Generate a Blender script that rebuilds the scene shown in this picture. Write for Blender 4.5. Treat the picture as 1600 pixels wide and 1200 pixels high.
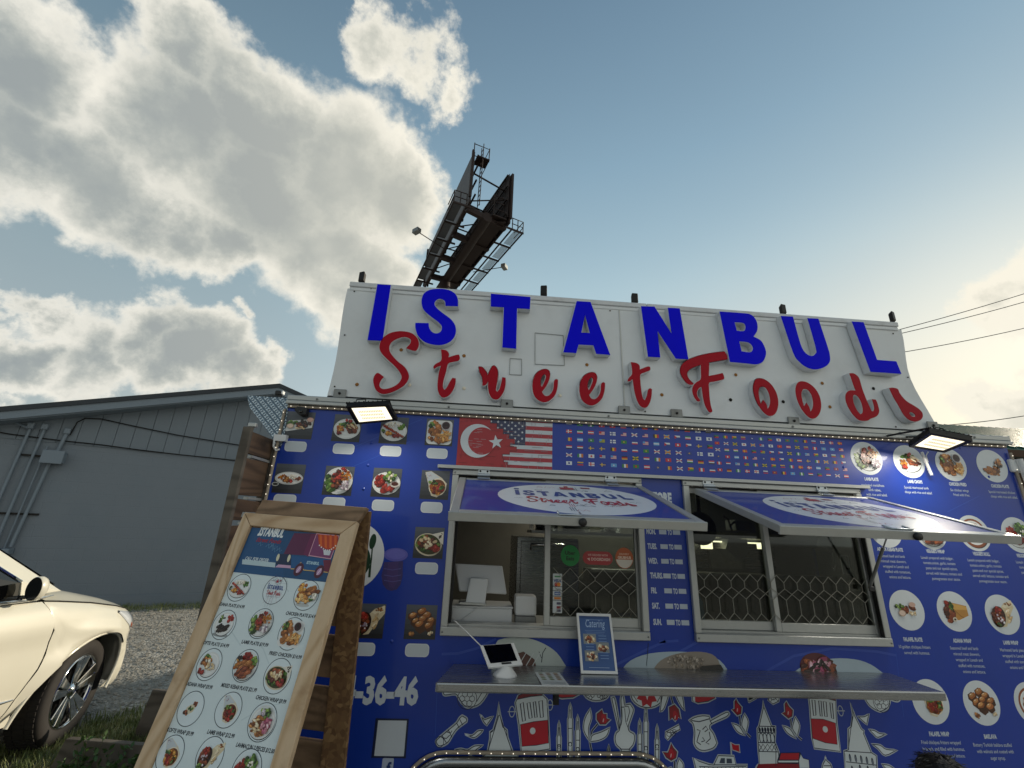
import bpy, bmesh, math, random
from mathutils import Vector, Matrix
from mathutils.geometry import tessellate_polygon

for o in list(bpy.data.objects):
    bpy.data.objects.remove(o)
SC = bpy.context.scene
COL = SC.collection
R = math.radians
rng = random.Random(7)

# ------------------------------------------------------------------ camera
FPX, CAMD, CAMH = 681.0, 2.5, 1.70          # focal length in photo pixels (1600 wide), metres to the truck wall, eye height
PITCH, ROLL, YAW = R(18.48), R(2.32), R(3.79)
_F = Vector((math.sin(YAW)*math.cos(PITCH), math.cos(YAW)*math.cos(PITCH), math.sin(PITCH)))
_R0 = Vector((math.cos(YAW), -math.sin(YAW), 0))
_U0 = _R0.cross(_F)
_RT = math.cos(ROLL)*_R0 + math.sin(ROLL)*_U0
_UP = -math.sin(ROLL)*_R0 + math.cos(ROLL)*_U0
CP = Vector((0, -CAMD, CAMH))
cam = bpy.data.cameras.new('camera')
cam.sensor_width = 36.0
cam.lens = FPX/1600*36.0
cam.clip_start, cam.clip_end = 0.05, 3000
camo = bpy.data.objects.new('camera', cam)
COL.objects.link(camo)
camo.matrix_world = Matrix(((_RT.x, _UP.x, -_F.x, CP.x), (_RT.y, _UP.y, -_F.y, CP.y), (_RT.z, _UP.z, -_F.z, CP.z), (0, 0, 0, 1)))
SC.camera = camo

# ------------------------------------------------------------------ exposure
SC.render.engine = 'CYCLES'
SC.view_settings.view_transform = 'Standard'
SC.view_settings.look = 'None'
SC.view_settings.gamma = 1
SC.view_settings.use_curve_mapping = False
SC.view_settings.exposure = 0.22
SC.cycles.use_denoising = True
SC.cycles.max_bounces = 6
SC.cycles.transparent_max_bounces = 8
SC.cycles.sample_clamp_indirect = 4.0

# ------------------------------------------------------------------ sun and sky
SUN_AZ, SUN_EL = R(59), R(17)                # clockwise from +Y: behind the truck to the right, just outside the frame
SUND = Vector((math.sin(SUN_AZ)*math.cos(SUN_EL), math.cos(SUN_AZ)*math.cos(SUN_EL), math.sin(SUN_EL)))
sl = bpy.data.lights.new('sun', 'SUN')
sl.energy = 3.6
sl.angle = R(0.6)
sl.color = (1.0, 0.88, 0.68)
so = bpy.data.objects.new('sun', sl)
so.rotation_euler = (-SUND).to_track_quat('-Z', 'Y').to_euler()
COL.objects.link(so)

def lin(c):
    if isinstance(c, str):
        c = c.lstrip('#')
        c = [int(c[i:i+2], 16)/255 for i in (0, 2, 4)]
        c = [x/12.92 if x <= 0.04045 else ((x+0.055)/1.055)**2.4 for x in c]
    return (c[0], c[1], c[2], 1.0)

class NB:
    """small node builder"""
    def __init__(s, tree): s.t = tree; s.n = tree.nodes; s.l = tree.links
    def new(s, typ, **kw):
        n = s.n.new(typ)
        for k, v in kw.items(): setattr(n, k, v)
        return n
    def put(s, sock, v):
        if hasattr(v, 'links') or isinstance(v, bpy.types.NodeSocket): s.l.new(v, sock)
        else: sock.default_value = v
    def m(s, op, a, b=0.0, c=None):
        n = s.new('ShaderNodeMath', operation=op); s.put(n.inputs[0], a); s.put(n.inputs[1], b)
        if c is not None: s.put(n.inputs[2], c)
        return n.outputs[0]
    def v(s, op, a, b=(0, 0, 0), scale=None):
        n = s.new('ShaderNodeVectorMath', operation=op); s.put(n.inputs[0], a); s.put(n.inputs[1], b)
        if scale is not None: s.put(n.inputs['Scale'], scale)
        return n.outputs['Value'] if op in ('DOT_PRODUCT', 'DISTANCE', 'LENGTH') else n.outputs[0]
    def noise(s, vec, scale, detail=4, rough=0.55, dist=0.0, out='Fac'):
        n = s.new('ShaderNodeTexNoise'); s.put(n.inputs['Vector'], vec)
        n.inputs['Scale'].default_value = scale; n.inputs['Detail'].default_value = detail
        n.inputs['Roughness'].default_value = rough; n.inputs['Distortion'].default_value = dist
        return n.outputs[out]
    def ramp(s, f, stops, interp='LINEAR'):
        n = s.new('ShaderNodeValToRGB'); s.put(n.inputs[0], f); cr = n.color_ramp; cr.interpolation = interp
        while len(cr.elements) < len(stops): cr.elements.new(0.5)
        for e, (p, c) in zip(cr.elements, stops):
            e.position = p; e.color = lin(c) if not isinstance(c, (int, float)) else (c, c, c, 1)
        return n.outputs[0]
    def mixc(s, f, a, b, mode='MIX'):
        n = s.new('ShaderNodeMix', data_type='RGBA', blend_type=mode); s.put(n.inputs[0], f)
        s.put(n.inputs[6], a); s.put(n.inputs[7], b)
        return n.outputs[2]
    def sstep(s, x, a, b):
        n = s.new('ShaderNodeMapRange', interpolation_type='SMOOTHSTEP'); s.put(n.inputs[0], x)
        n.inputs[1].default_value = a; n.inputs[2].default_value = b
        return n.outputs[0]

W_ = bpy.data.worlds.new('World')
SC.world = W_
W_.use_nodes = True
nb = NB(W_.node_tree)
nb.n.clear()
dirv = nb.v('NORMALIZE', nb.new('ShaderNodeTexCoord').outputs['Generated'])
sky = nb.new('ShaderNodeTexSky', sky_type='NISHITA', sun_disc=False)
sky.sun_elevation = SUN_EL
sky.sun_rotation = SUN_AZ
sky.air_density, sky.dust_density, sky.ozone_density = 1.0, 1.0, 1.2
SKY_STRENGTH = 0.05
# clouds: lumps given by direction (unit vectors) and size, their edges broken up by noise
CLOUDS = [(-0.66, 0.491, 0.569, 0.123, 1), (-0.718, 0.503, 0.481, 0.132, 1), (-0.671, 0.552, 0.495, 0.113, 1), (-0.616, 0.605, 0.504, 0.122, 1), (-0.505, 0.531, 0.68, 0.095, 0.95), (-0.521, 0.595, 0.612, 0.145, 1), (-0.437, 0.613, 0.658, 0.133, 1), (-0.443, 0.689, 0.574, 0.18, 1), (-0.317, 0.69, 0.65, 0.178, 1), (-0.227, 0.727, 0.648, 0.156, 1), (-0.347, 0.772, 0.532, 0.169, 1), (-0.273, 0.81, 0.519, 0.129, 1), (-0.512, 0.71, 0.484, 0.1, 1), (-0.177, 0.724, 0.667, 0.096, 1), (-0.578, 0.661, 0.479, 0.107, 1), (-0.684, 0.448, 0.575, 0.105, 1), (-0.212, 0.54, 0.815, 0.079, 0.75), (-0.171, 0.574, 0.801, 0.076, 0.75), (-0.126, 0.606, 0.785, 0.063, 0.7), (-0.245, 0.517, 0.82, 0.047, 0.6), (-0.695, 0.653, 0.301, 0.051, 0.8), (-0.72, 0.628, 0.296, 0.044, 0.7), (-0.594, 0.747, 0.297, 0.083, 0.9), (-0.542, 0.792, 0.283, 0.095, 1), (-0.656, 0.712, 0.25, 0.085, 0.85), (-0.493, 0.831, 0.256, 0.076, 0.9), (-0.711, 0.669, 0.216, 0.063, 0.9), (-0.448, 0.843, 0.297, 0.04, 0.5), (-0.485, 0.794, 0.367, 0.028, 0.45), (0.77, 0.53, 0.354, 0.054, 0.8), (0.791, 0.497, 0.358, 0.068, 0.9), (0.793, 0.575, 0.201, 0.067, 0.9), (0.777, 0.592, 0.213, 0.042, 0.7), (0.81, 0.523, 0.264, 0.051, 0.6)]
n1 = nb.noise(dirv, 5.5, 7, 0.62, 0.0, 'Color')
warp = nb.v('SCALE', nb.v('SUBTRACT', n1, (0.5, 0.5, 0.5)), scale=0.26)
dw = nb.v('ADD', dirv, warp)
dens = None
for (cx, cy, cz, r, w) in CLOUDS:
    d = nb.v('DISTANCE', dw, (cx, cy, cz))
    f = nb.m('MULTIPLY', nb.m('SUBTRACT', 1.0, nb.m('DIVIDE', d, r)), w)
    dens = f if dens is None else nb.m('SMOOTH_MAX', dens, f, 0.12)
sepz = nb.new('ShaderNodeSeparateXYZ'); nb.l.new(dirv, sepz.inputs[0])
dz = sepz.outputs[2]
# flat-layer coordinates for the loose clouds of the rest of the sky
lay = nb.new('ShaderNodeVectorMath', operation='DIVIDE')
comb = nb.new('ShaderNodeCombineXYZ')
hz = nb.m('ADD', nb.m('MAXIMUM', dz, 0.0), 0.22)
for i in range(3): nb.put(comb.inputs[i], hz)
nb.put(lay.inputs[0], dirv); nb.put(lay.inputs[1], comb.outputs[0])
fine = nb.noise(dirv, 7.0, 8, 0.58)
fine2 = nb.noise(nb.v('ADD', dirv, tuple(SUND*0.05)), 7.0, 8, 0.52)
broad = nb.noise(lay.outputs[0], 1.1, 6, 0.6)
# behind and above the viewer: a generic broken cover, fading out towards the part described lump by lump
back = nb.m('MULTIPLY', nb.m('SUBTRACT', 1.0, nb.sstep(nb.v('DOT_PRODUCT', dirv, (0.0, 0.9, 0.43)), -0.05, 0.42)), 1.0)
gen = nb.m('SUBTRACT', nb.m('MULTIPLY', nb.m('SUBTRACT', broad, 0.47), 2.4), nb.m('SUBTRACT', 1.0, back))
dens = nb.m('MAXIMUM', dens, gen)
base = dens
dens = nb.m('ADD', dens, nb.m('MULTIPLY', nb.m('SUBTRACT', fine, 0.5), 0.62))
cover = nb.sstep(nb.m('ADD', dens, nb.m('MULTIPLY', nb.m('SUBTRACT', nb.noise(dirv, 24.0, 5, 0.6), 0.5), 0.22)), -0.03, 0.30)
soft = nb.noise(dirv, 3.2, 3, 0.5)
thick = nb.sstep(nb.m('ADD', base, nb.m('MULTIPLY', nb.m('SUBTRACT', fine, 0.5), 0.34)), 0.04, 0.85)
relief = nb.m('MULTIPLY', nb.m('SUBTRACT', fine, fine2), 0.75)
toward = nb.sstep(nb.v('DOT_PRODUCT', dirv, tuple(SUND)), -0.35, 0.95)
shade = nb.m('SUBTRACT', thick, relief)
shade = nb.m('ADD', shade, nb.m('MULTIPLY', nb.m('SUBTRACT', soft, 0.5), 0.7))
shade = nb.m('SUBTRACT', shade, nb.m('ADD', nb.m('MULTIPLY', toward, 0.22), nb.m('MULTIPLY', nb.sstep(nb.v('DOT_PRODUCT', dirv, tuple(SUND)), 0.75, 1.0), 0.30)))
ccol = nb.ramp(shade, [(0.0, '#ece9de'), (0.25, '#dad9d0'), (0.55, '#bcbfb9'), (0.85, '#9fa6a5'), (1.0, '#949c9e')])
ccol = nb.mixc(nb.m('MULTIPLY', toward, 0.35), ccol, lin('#fdf3d8'))
cover = nb.m('MULTIPLY', cover, nb.sstep(dz, -0.02, 0.05))
# thin high haze, thicker towards the horizon
inv = nb.m('SUBTRACT', 1.0, nb.m('MAXIMUM', dz, 0.0))
veil = nb.m('ADD', 0.66, nb.m('MULTIPLY', nb.m('POWER', inv, 2.0), 0.22))
veil = nb.m('MULTIPLY', veil, nb.m('MULTIPLY_ADD', nb.noise(lay.outputs[0], 0.7, 5, 0.6), 0.22, 0.89))
vcol = nb.ramp(nb.m('MAXIMUM', dz, 0.0), [(0.0, '#eaf0e8'), (0.25, '#d2e4e8'), (0.5, '#bad6e0'), (0.7, '#98bace'), (0.9, '#7595ae')])
sd_ = nb.v('DOT_PRODUCT', dirv, tuple(SUND))
dim = nb.m('MULTIPLY_ADD', nb.sstep(sd_, -0.2, 0.75), 0.34, 0.66)
dimv = nb.new('ShaderNodeVectorMath', operation='SCALE'); nb.l.new(vcol, dimv.inputs[0]); nb.put(dimv.inputs['Scale'], dim)
low = nb.m('SUBTRACT', 1.0, nb.sstep(dz, 0.12, 0.62))
vcol = nb.mixc(nb.m('MULTIPLY', nb.m('MULTIPLY', nb.sstep(sd_, 0.70, 1.0), low), 0.78), dimv.outputs[0], lin('#fff4d4'))
bg1 = nb.new('ShaderNodeBackground'); nb.l.new(sky.outputs[0], bg1.inputs[0]); bg1.inputs[1].default_value = SKY_STRENGTH
bgv = nb.new('ShaderNodeBackground'); nb.l.new(vcol, bgv.inputs[0]); bgv.inputs[1].default_value = 0.90
bg2 = nb.new('ShaderNodeBackground'); nb.l.new(ccol, bg2.inputs[0]); bg2.inputs[1].default_value = 0.93
mv = nb.new('ShaderNodeMixShader'); nb.l.new(veil, mv.inputs[0]); nb.l.new(bg1.outputs[0], mv.inputs[1]); nb.l.new(bgv.outputs[0], mv.inputs[2])
mx = nb.new('ShaderNodeMixShader'); nb.l.new(cover, mx.inputs[0]); nb.l.new(mv.outputs[0], mx.inputs[1]); nb.l.new(bg2.outputs[0], mx.inputs[2])
wo = nb.new('ShaderNodeOutputWorld'); nb.l.new(mx.outputs[0], wo.inputs[0])
W_.cycles.sampling_method = 'MANUAL'
W_.cycles.sample_map_resolution = 1024

# ------------------------------------------------------------------ measuring (pixels of the 1600x1200 photo -> points on real planes)
def ray(px, py):
    return _RT*((px-800)/FPX) - _UP*((py-600)/FPX) + _F
def Wp(px, py, y=0.0):
    d = ray(px, py); return CP + d*((y-CP.y)/d.y)
def Gp(px, py, z=0.0):
    d = ray(px, py); return CP + d*((z-CP.z)/d.z)
def Pp(px, py, o, n):
    d = ray(px, py); return CP + d*((o-CP).dot(n)/d.dot(n))

# ------------------------------------------------------------------ mesh helpers
class MB:
    def __init__(s): s.v = []; s.f = []; s.mi = []; s.sm = []
    def add(s, vs, fs, mi=0, smooth=False):
        o = len(s.v); s.v += [Vector(v) for v in vs]
        for f in fs: s.f.append([i+o for i in f]); s.mi.append(mi); s.sm.append(smooth)
        return s
    def obox(s, c, ax, ay, az, mi=0):
        c = Vector(c); vs = [c+ax*i+ay*j+az*k for k in (-1, 1) for j in (-1, 1) for i in (-1, 1)]
        return s.add(vs, [(0, 2, 3, 1), (4, 5, 7, 6), (0, 1, 5, 4), (2, 6, 7, 3), (0, 4, 6, 2), (1, 3, 7, 5)], mi)
    def box(s, x0, x1, y0, y1, z0, z1, mi=0):
        return s.obox(((x0+x1)/2, (y0+y1)/2, (z0+z1)/2), Vector((abs(x1-x0)/2, 0, 0)), Vector((0, abs(y1-y0)/2, 0)), Vector((0, 0, abs(z1-z0)/2)), mi)
    def bar(s, p, q, w, h, up=(0, 0, 1), mi=0, ext=0.0):
        p = Vector(p); q = Vector(q); d = (q-p).normalized(); up = Vector(up)
        if abs(d.dot(up)) > 0.98: up = Vector((0, 1, 0))
        sd = d.cross(up).normalized(); u = sd.cross(d)
        return s.obox((p+q)/2, d*((q-p).length/2+ext), sd*(w/2), u*(h/2), mi)
    def tube(s, pts, r, n=8, mi=0, closed=False, cap=True):
        pts = [Vector(p) for p in pts]; k = len(pts); vs = []; ref = None
        for i, p in enumerate(pts):
            if closed: t = pts[(i+1) % k]-pts[i-1]
            else: t = pts[min(i+1, k-1)]-pts[max(i-1, 0)]
            t.normalize()
            if ref is None: ref = Vector((0, 0, 1)) if abs(t.z) < 0.9 else Vector((1, 0, 0))
            a = (ref - t*ref.dot(t)).normalized(); b = t.cross(a); ref = a
            rr = r[i] if isinstance(r, (list, tuple)) else r
            vs += [p+(a*math.cos(2*math.pi*j/n)+b*math.sin(2*math.pi*j/n))*rr for j in range(n)]
        fs = []
        for i in range(k if closed else k-1):
            i2 = (i+1) % k
            for j in range(n): fs.append((i*n+j, i*n+(j+1) % n, i2*n+(j+1) % n, i2*n+j))
        s.add(vs, fs, mi, True)
        if cap and not closed: s.add(vs[:n], [tuple(range(n))[::-1]], mi); s.add(vs[-n:], [tuple(range(n))], mi)
        return s
    def lathe(s, prof, c, ax, n=32, mi=0, smooth=True):
        ax = Vector(ax).normalized(); c = Vector(c)
        a = ax.orthogonal().normalized(); b = ax.cross(a); vs = []
        for (r, h) in prof: vs += [c+ax*h+(a*math.cos(2*math.pi*j/n)+b*math.sin(2*math.pi*j/n))*r for j in range(n)]
        fs = [(i*n+j, i*n+(j+1) % n, (i+1)*n+(j+1) % n, (i+1)*n+j) for i in range(len(prof)-1) for j in range(n)]
        return s.add(vs, fs, mi, smooth)
    def prism(s, loops, d, mi=0, front=True, back=True, sides=True, mside=None):
        """loops: outer + holes as 3D points; d: offset to the back face"""
        loops = [[Vector(p) for p in L] for L in loops]; d = Vector(d)
        tri = tessellate_polygon(loops); fl = [p for L in loops for p in L]
        nrm = Vector()
        L0 = loops[0]
        for i in range(len(L0)): nrm += L0[i].cross(L0[(i+1) % len(L0)])
        flip = nrm.dot(d) > 0
        def orient(t, want):
            a, b, c = (fl[i] for i in t); return t if (b-a).cross(c-a).dot(want) > 0 else t[::-1]
        if front: s.add(fl, [orient(t, -d) for t in tri], mi)
        if back: s.add([p+d for p in fl], [orient(t, d) for t in tri], mi)
        if sides:
            for li, L in enumerate(loops):
                k = len(L); s.add(L+[p+d for p in L], [((i, i+k, (i+1) % k+k, (i+1) % k) if flip == (li == 0) else (i, (i+1) % k, (i+1) % k+k, i+k)) for i in range(k)], mi if mside is None else mside)
        return s
    def build(s, name, mats, parent=None, bevel=0.0, segs=1, autosm=None, fixn=False):
        me = bpy.data.meshes.new(name)
        off = root_loc(parent) if parent else Vector()
        me.from_pydata([v-off for v in s.v], [], s.f)
        mats = mats if isinstance(mats, (list, tuple)) else [mats]
        for m in mats: me.materials.append(m)
        me.polygons.foreach_set('material_index', s.mi); me.polygons.foreach_set('use_smooth', s.sm)
        if bevel or fixn:
            bm = bmesh.new(); bm.from_mesh(me)
            if fixn: bmesh.ops.remove_doubles(bm, verts=bm.verts, dist=1e-5); bmesh.ops.recalc_face_normals(bm, faces=bm.faces)
            if bevel:
                es = [e for e in bm.edges if len(e.link_faces) == 2 and e.calc_face_angle(0) > 0.6]
                bmesh.ops.bevel(bm, geom=es, offset=bevel, segments=segs, affect='EDGES', profile=0.6, clamp_overlap=True)
            bm.to_mesh(me); bm.free()
        if autosm is not None:
            me.polygons.foreach_set('use_smooth', [True]*len(me.polygons)); me.set_sharp_from_angle(angle=R(autosm))
        me.update()
        o = bpy.data.objects.new(name, me); COL.objects.link(o)
        if parent: o.parent = parent
        return o

def root_loc(o):
    v = Vector()
    while o: v += Vector(o.location); o = o.parent
    return v
def tag(o, label=None, cat=None, group=None, kind=None):
    if label: o['label'] = label
    if cat: o['category'] = cat
    if group: o['group'] = group
    if kind: o['kind'] = kind
    return o
def thing(name, label, cat, loc, group=None):
    o = bpy.data.objects.new(name, None); o.empty_display_size = 0.1; o.location = loc; COL.objects.link(o)
    return tag(o, label, cat, group)
def copy_tree(o, parent=None):
    c = o.copy(); COL.objects.link(c)
    if parent: c.parent = parent
    for ch in list(o.children): copy_tree(ch, c)
    return c
def smooth_loop(pts, k=4, sharp=70):
    """closed Catmull-Rom; corners turning more than `sharp` degrees stay corners"""
    n = len(pts); P = [Vector((p[0], p[1])) for p in pts]; out = []
    def corner(i):
        a = P[i]-P[i-1]; b = P[(i+1) % n]-P[i]
        if a.length < 1e-9 or b.length < 1e-9: return True
        return math.degrees(a.angle(b)) > sharp
    cs = [corner(i) for i in range(n)]
    for i in range(n):
        p1, p2 = P[i], P[(i+1) % n]
        p0 = P[i-1] if not cs[i] else p1-(p2-p1)
        p3 = P[(i+2) % n] if not cs[(i+1) % n] else p2+(p2-p1)
        for j in range(k):
            t = j/k
            out.append(0.5*((2*p1)+(p2-p0)*t+(2*p0-5*p1+4*p2-p3)*t*t+(3*p1-p0-3*p2+p3)*t**3))
    return out
def offset_loop(P, d):
    n = len(P); area = sum(P[i].x*P[(i+1) % n].y-P[(i+1) % n].x*P[i].y for i in range(n)); sg = 1 if area > 0 else -1
    out = []
    for i in range(n):
        t = (P[(i+1) % n]-P[i-1])
        if t.length < 1e-9: out.append(P[i]); continue
        t.normalize(); out.append(P[i]+Vector((t.y, -t.x))*d*sg)
    return out

# ------------------------------------------------------------------ materials
MATS = {}
def mat(name, col, rough=0.5, metal=0.0, grain=0.0, gscale=20.0, bump=0.0, bscale=60.0, coat=0.0, stretch=(1, 1, 1), emis=None, estr=0.0, dirt=0.0, dcol='#3a3226', dscale=3.0, spec=0.5):
    m = bpy.data.materials.new(name); m.use_nodes = True; b = NB(m.node_tree); p = b.n['Principled BSDF']
    p.inputs['Base Color'].default_value = lin(col); p.inputs['Roughness'].default_value = rough; p.inputs['Metallic'].default_value = metal
    p.inputs['Coat Weight'].default_value = coat; p.inputs['Coat Roughness'].default_value = 0.08; p.inputs['Specular IOR Level'].default_value = spec
    tc = b.new('ShaderNodeTexCoord').outputs['Object']
    mp = b.new('ShaderNodeMapping'); b.l.new(tc, mp.inputs[0]); mp.inputs['Scale'].default_value = stretch; vec = mp.outputs[0]
    c = lin(col)
    if grain:
        nz = b.noise(vec, gscale, 5, 0.6)
        f = b.m('MULTIPLY_ADD', nz, grain*2, 1-grain)
        cc = b.new('ShaderNodeVectorMath', operation='SCALE'); cc.inputs[0].default_value = c[:3]; b.put(cc.inputs['Scale'], f); c = cc.outputs[0]
        b.l.new(c, p.inputs['Base Color'])
        b.l.new(b.m('MULTIPLY_ADD', nz, 0.25, max(rough-0.12, 0.02)), p.inputs['Roughness'])
    if dirt:
        nz = b.noise(tc, dscale, 6, 0.65); k = b.m('MULTIPLY', b.sstep(nz, 0.48, 0.75), dirt)
        c2 = b.mixc(k, c, lin(dcol)); b.l.new(c2, p.inputs['Base Color'])
    if bump:
        bn = b.new('ShaderNodeBump'); bn.inputs['Strength'].default_value = bump; bn.inputs['Distance'].default_value = 0.01
        b.l.new(b.noise(vec, bscale, 4, 0.6), bn.inputs['Height']); b.l.new(bn.outputs[0], p.inputs['Normal'])
    if emis:
        p.inputs['Emission Color'].default_value = lin(emis); p.inputs['Emission Strength'].default_value = estr
    MATS[name] = m
    return m
def print_mat(name, rough=0.4, coat=0.0, wrinkle=0.0, wscale=3.0, fade=0.0):
    """flat print: colour comes with the printed shapes"""
    m = bpy.data.materials.new(name); m.use_nodes = True; b = NB(m.node_tree); p = b.n['Principled BSDF']
    at = b.new('ShaderNodeAttribute', attribute_name='Col')
    tc = b.new('ShaderNodeTexCoord').outputs['Object']
    nz = b.noise(tc, 6.0, 6, 0.65)
    sc = b.new('ShaderNodeVectorMath', operation='SCALE'); b.l.new(at.outputs['Color'], sc.inputs[0]); b.put(sc.inputs['Scale'], b.m('MULTIPLY_ADD', nz, 0.22, 0.89))
    b.l.new(sc.outputs[0], p.inputs['Base Color'])
    p.inputs['Roughness'].default_value = rough; p.inputs['Coat Weight'].default_value = coat; p.inputs['Coat Roughness'].default_value = 0.15
    if wrinkle:
        bn = b.new('ShaderNodeBump'); bn.inputs['Strength'].default_value = wrinkle; bn.inputs['Distance'].default_value = 0.02
        b.l.new(b.m('ADD', b.noise(tc, wscale, 3, 0.5), b.m('MULTIPLY', b.noise(tc, wscale*9, 2, 0.5), 0.12)), bn.inputs['Height']); b.l.new(bn.outputs[0], p.inputs['Normal'])
    MATS[name] = m
    return m

# ------------------------------------------------------------------ flat printed artwork
class Art:
    """layers of flat coloured polygons on a plane; u,v in metres, every shape 0.02-0.2 mm above the last"""
    def __init__(s, M, w0=0.0006, step=0.00004): s.M = M; s.v = []; s.f = []; s.c = []; s.w = w0; s.step = step
    def raw(s, vs, fs, col):
        o = len(s.v); s.v += [s.M @ Vector((p[0], p[1], s.w)) for p in vs]; col = lin(col) if isinstance(col, str) else col
        for f in fs: s.f.append([i+o for i in f]); s.c.append(col)
    def poly(s, pts, col, holes=(), up=True):
        if up: s.w += s.step
        L = [[Vector((p[0], p[1], 0)) for p in q] for q in [pts, *holes]]
        fl = [p for q in L for p in q]
        tr = []
        for t in tessellate_polygon(L):
            a, b, c = (fl[i] for i in t)
            tr.append(t if (b-a).cross(c-a).z > 0 else t[::-1])
        s.raw(fl, tr, col)
    def ell(s, cx, cy, rx, ry, col, rot=0.0, n=28, a0=0.0, a1=360.0):
        c, sn = math.cos(rot), math.sin(rot)
        full = abs(a1-a0) >= 359.9
        P = []
        for i in range(n if full else n+1):
            t = R(a0+(a1-a0)*i/n); x, y = rx*math.cos(t), ry*math.sin(t); P.append((cx+x*c-y*sn, cy+x*sn+y*c))
        s.poly(P, col)
    def ring(s, cx, cy, rx, ry, wd, col, n=36):
        s.w += s.step
        vs = []; 
        for i in range(n):
            t = 2*math.pi*i/n; vs += [(cx+rx*math.cos(t), cy+ry*math.sin(t)), (cx+(rx+wd)*math.cos(t), cy+(ry+wd)*math.sin(t))]
        s.raw(vs, [(2*i, 2*i+1, (2*i+3) % (2*n), (2*i+2) % (2*n)) for i in range(n)], col)
    def rect(s, x0, y0, x1, y1, col, r=0.0, n=5):
        x0, x1 = sorted((x0, x1)); y0, y1 = sorted((y0, y1))
        if r <= 0: s.poly([(x0, y0), (x1, y0), (x1, y1), (x0, y1)], col); return
        P = []
        for (cx, cy, a) in ((x1-r, y1-r, 0), (x0+r, y1-r, 90), (x0+r, y0+r, 180), (x1-r, y0+r, 270)):
            for i in range(n+1): t = R(a+90*i/n); P.append((cx+r*math.cos(t), cy+r*math.sin(t)))
        s.poly(P, col)
    def line(s, pts, wd, col, closed=False):
        s.w += s.step
        P = [Vector((p[0], p[1])) for p in pts]; k = len(P)
        vs = []
        for i in range(k):
            if closed: t = P[(i+1) % k]-P[i-1]
            else: t = P[min(i+1, k-1)]-P[max(i-1, 0)]
            if t.length < 1e-9: t = Vector((1, 0))
            t.normalize(); nn = Vector((-t.y, t.x))*wd/2; vs += [P[i]+nn, P[i]-nn]
        m = k if closed else k-1
        s.raw(vs, [(2*i, 2*i+1, (2*i+3) % (2*k), (2*i+2) % (2*k)) for i in range(m)], col)
    def text(s, txt, u, v, h, col, sx=1.0, bold=0.0, align='C', rot=0.0, shear=0.0, width=None):
        vs, fs, w = glyphs(txt, bold)
        k = h/CAPH
        if width: sx = width/(w*k)
        ox = {'C': -w/2, 'L': 0, 'R': -w}[align]
        c, sn = math.cos(rot), math.sin(rot); P = []
        for (x, y) in vs:
            x = ((x+ox)*sx + y*shear)*k; y *= k; P.append((u+x*c-y*sn, v+x*sn+y*c))
        s.w += s.step; s.raw(P, fs, col)
        return w*k*sx
    def build(s, name, m, parent=None):
        me = bpy.data.meshes.new(name); off = root_loc(parent) if parent else Vector()
        me.from_pydata([v-off for v in s.v], [], s.f); me.materials.append(m)
        ca = me.color_attributes.new('Col', 'FLOAT_COLOR', 'CORNER')
        buf = []
        for f, c in zip(s.f, s.c): buf += list(c)*len(f)
        ca.data.foreach_set('color', buf); me.update()
        o = bpy.data.objects.new(name, me); COL.objects.link(o)
        if parent: o.parent = parent
        return o
_GC = {}
def glyphs(txt, bold=0.0):
    key = (txt, bold)
    if key in _GC: return _GC[key]
    cu = bpy.data.curves.new('lettering', 'FONT'); cu.body = txt; cu.size = 1.0; cu.offset = bold; cu.resolution_u = 2
    ob = bpy.data.objects.new('lettering', cu); COL.objects.link(ob)
    bpy.context.view_layer.update()
    me = bpy.data.meshes.new_from_object(ob.evaluated_get(bpy.context.evaluated_depsgraph_get()))
    vs = [(v.co.x, v.co.y) for v in me.vertices]
    x0 = min((p[0] for p in vs), default=0); x1 = max((p[0] for p in vs), default=0.3)
    fs = []
    for p in me.polygons:
        f = list(p.vertices); a, b, c = (Vector((*vs[i], 0)) for i in f[:3])
        fs.append(f if (b-a).cross(c-a).z >= 0 else f[::-1])
    vs = [(x-x0, y) for x, y in vs]
    bpy.data.objects.remove(ob); bpy.data.curves.remove(cu); bpy.data.meshes.remove(me)
    _GC[key] = (vs, fs, x1-x0)
    return _GC[key]
CAPH = 1.0
_h = glyphs('H')[0]; CAPH = max(p[1] for p in _h)-min(p[1] for p in _h)
def wall_matrix(y): return Matrix(((1, 0, 0, 0), (0, 0, -1, y), (0, 1, 0, 0), (0, 0, 0, 1)))

PAL = dict(bread=['#94897c', '#8a7e70', '#9c9184', '#857868'], meat=['#5a2a1a', '#7a3a22', '#8e4a2a', '#432014', '#9c5530'], red=['#8a1f16', '#a5352a', '#6a160f', '#94281c'],
           green=['#3a5a20', '#527832', '#7c9848', '#27421a'], orange=['#b87a2a', '#a8601c', '#cc9340', '#9a5018'],
           rice=['#e8e0d0', '#d8ccb4', '#f2ece0'], fries=['#d9a25a', '#c98b45', '#e8bd7c', '#b87838'], tan=['#d9c19a', '#c7a878', '#e6d5b5'],
           dark=['#241a16', '#3a2a22', '#1c1512'], pink=['#c98a98', '#b06078', '#e0b0b8', '#8c3a58'], onion=['#d8d0d4', '#b8a8b4', '#8a7888'], brown=['#6b3a1c', '#8a5226', '#a86a34', '#c0854a'])
def vary(h, r, a=0.12):
    c = lin(h); k = 1+r.uniform(-a, a)*2; return (min(c[0]*k, 1), min(c[1]*k, 1), min(c[2]*k, 1), 1)
def blob(a, x, y, rx, ry, rot, col, r, n=7):
    c, s = math.cos(rot), math.sin(rot); P = []
    for i in range(n):
        t = 2*math.pi*i/n; k = r.uniform(0.78, 1.18); px, py = rx*k*math.cos(t), ry*k*math.sin(t); P.append((x+px*c-py*s, y+px*s+py*c))
    a.poly(P, col)
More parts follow.
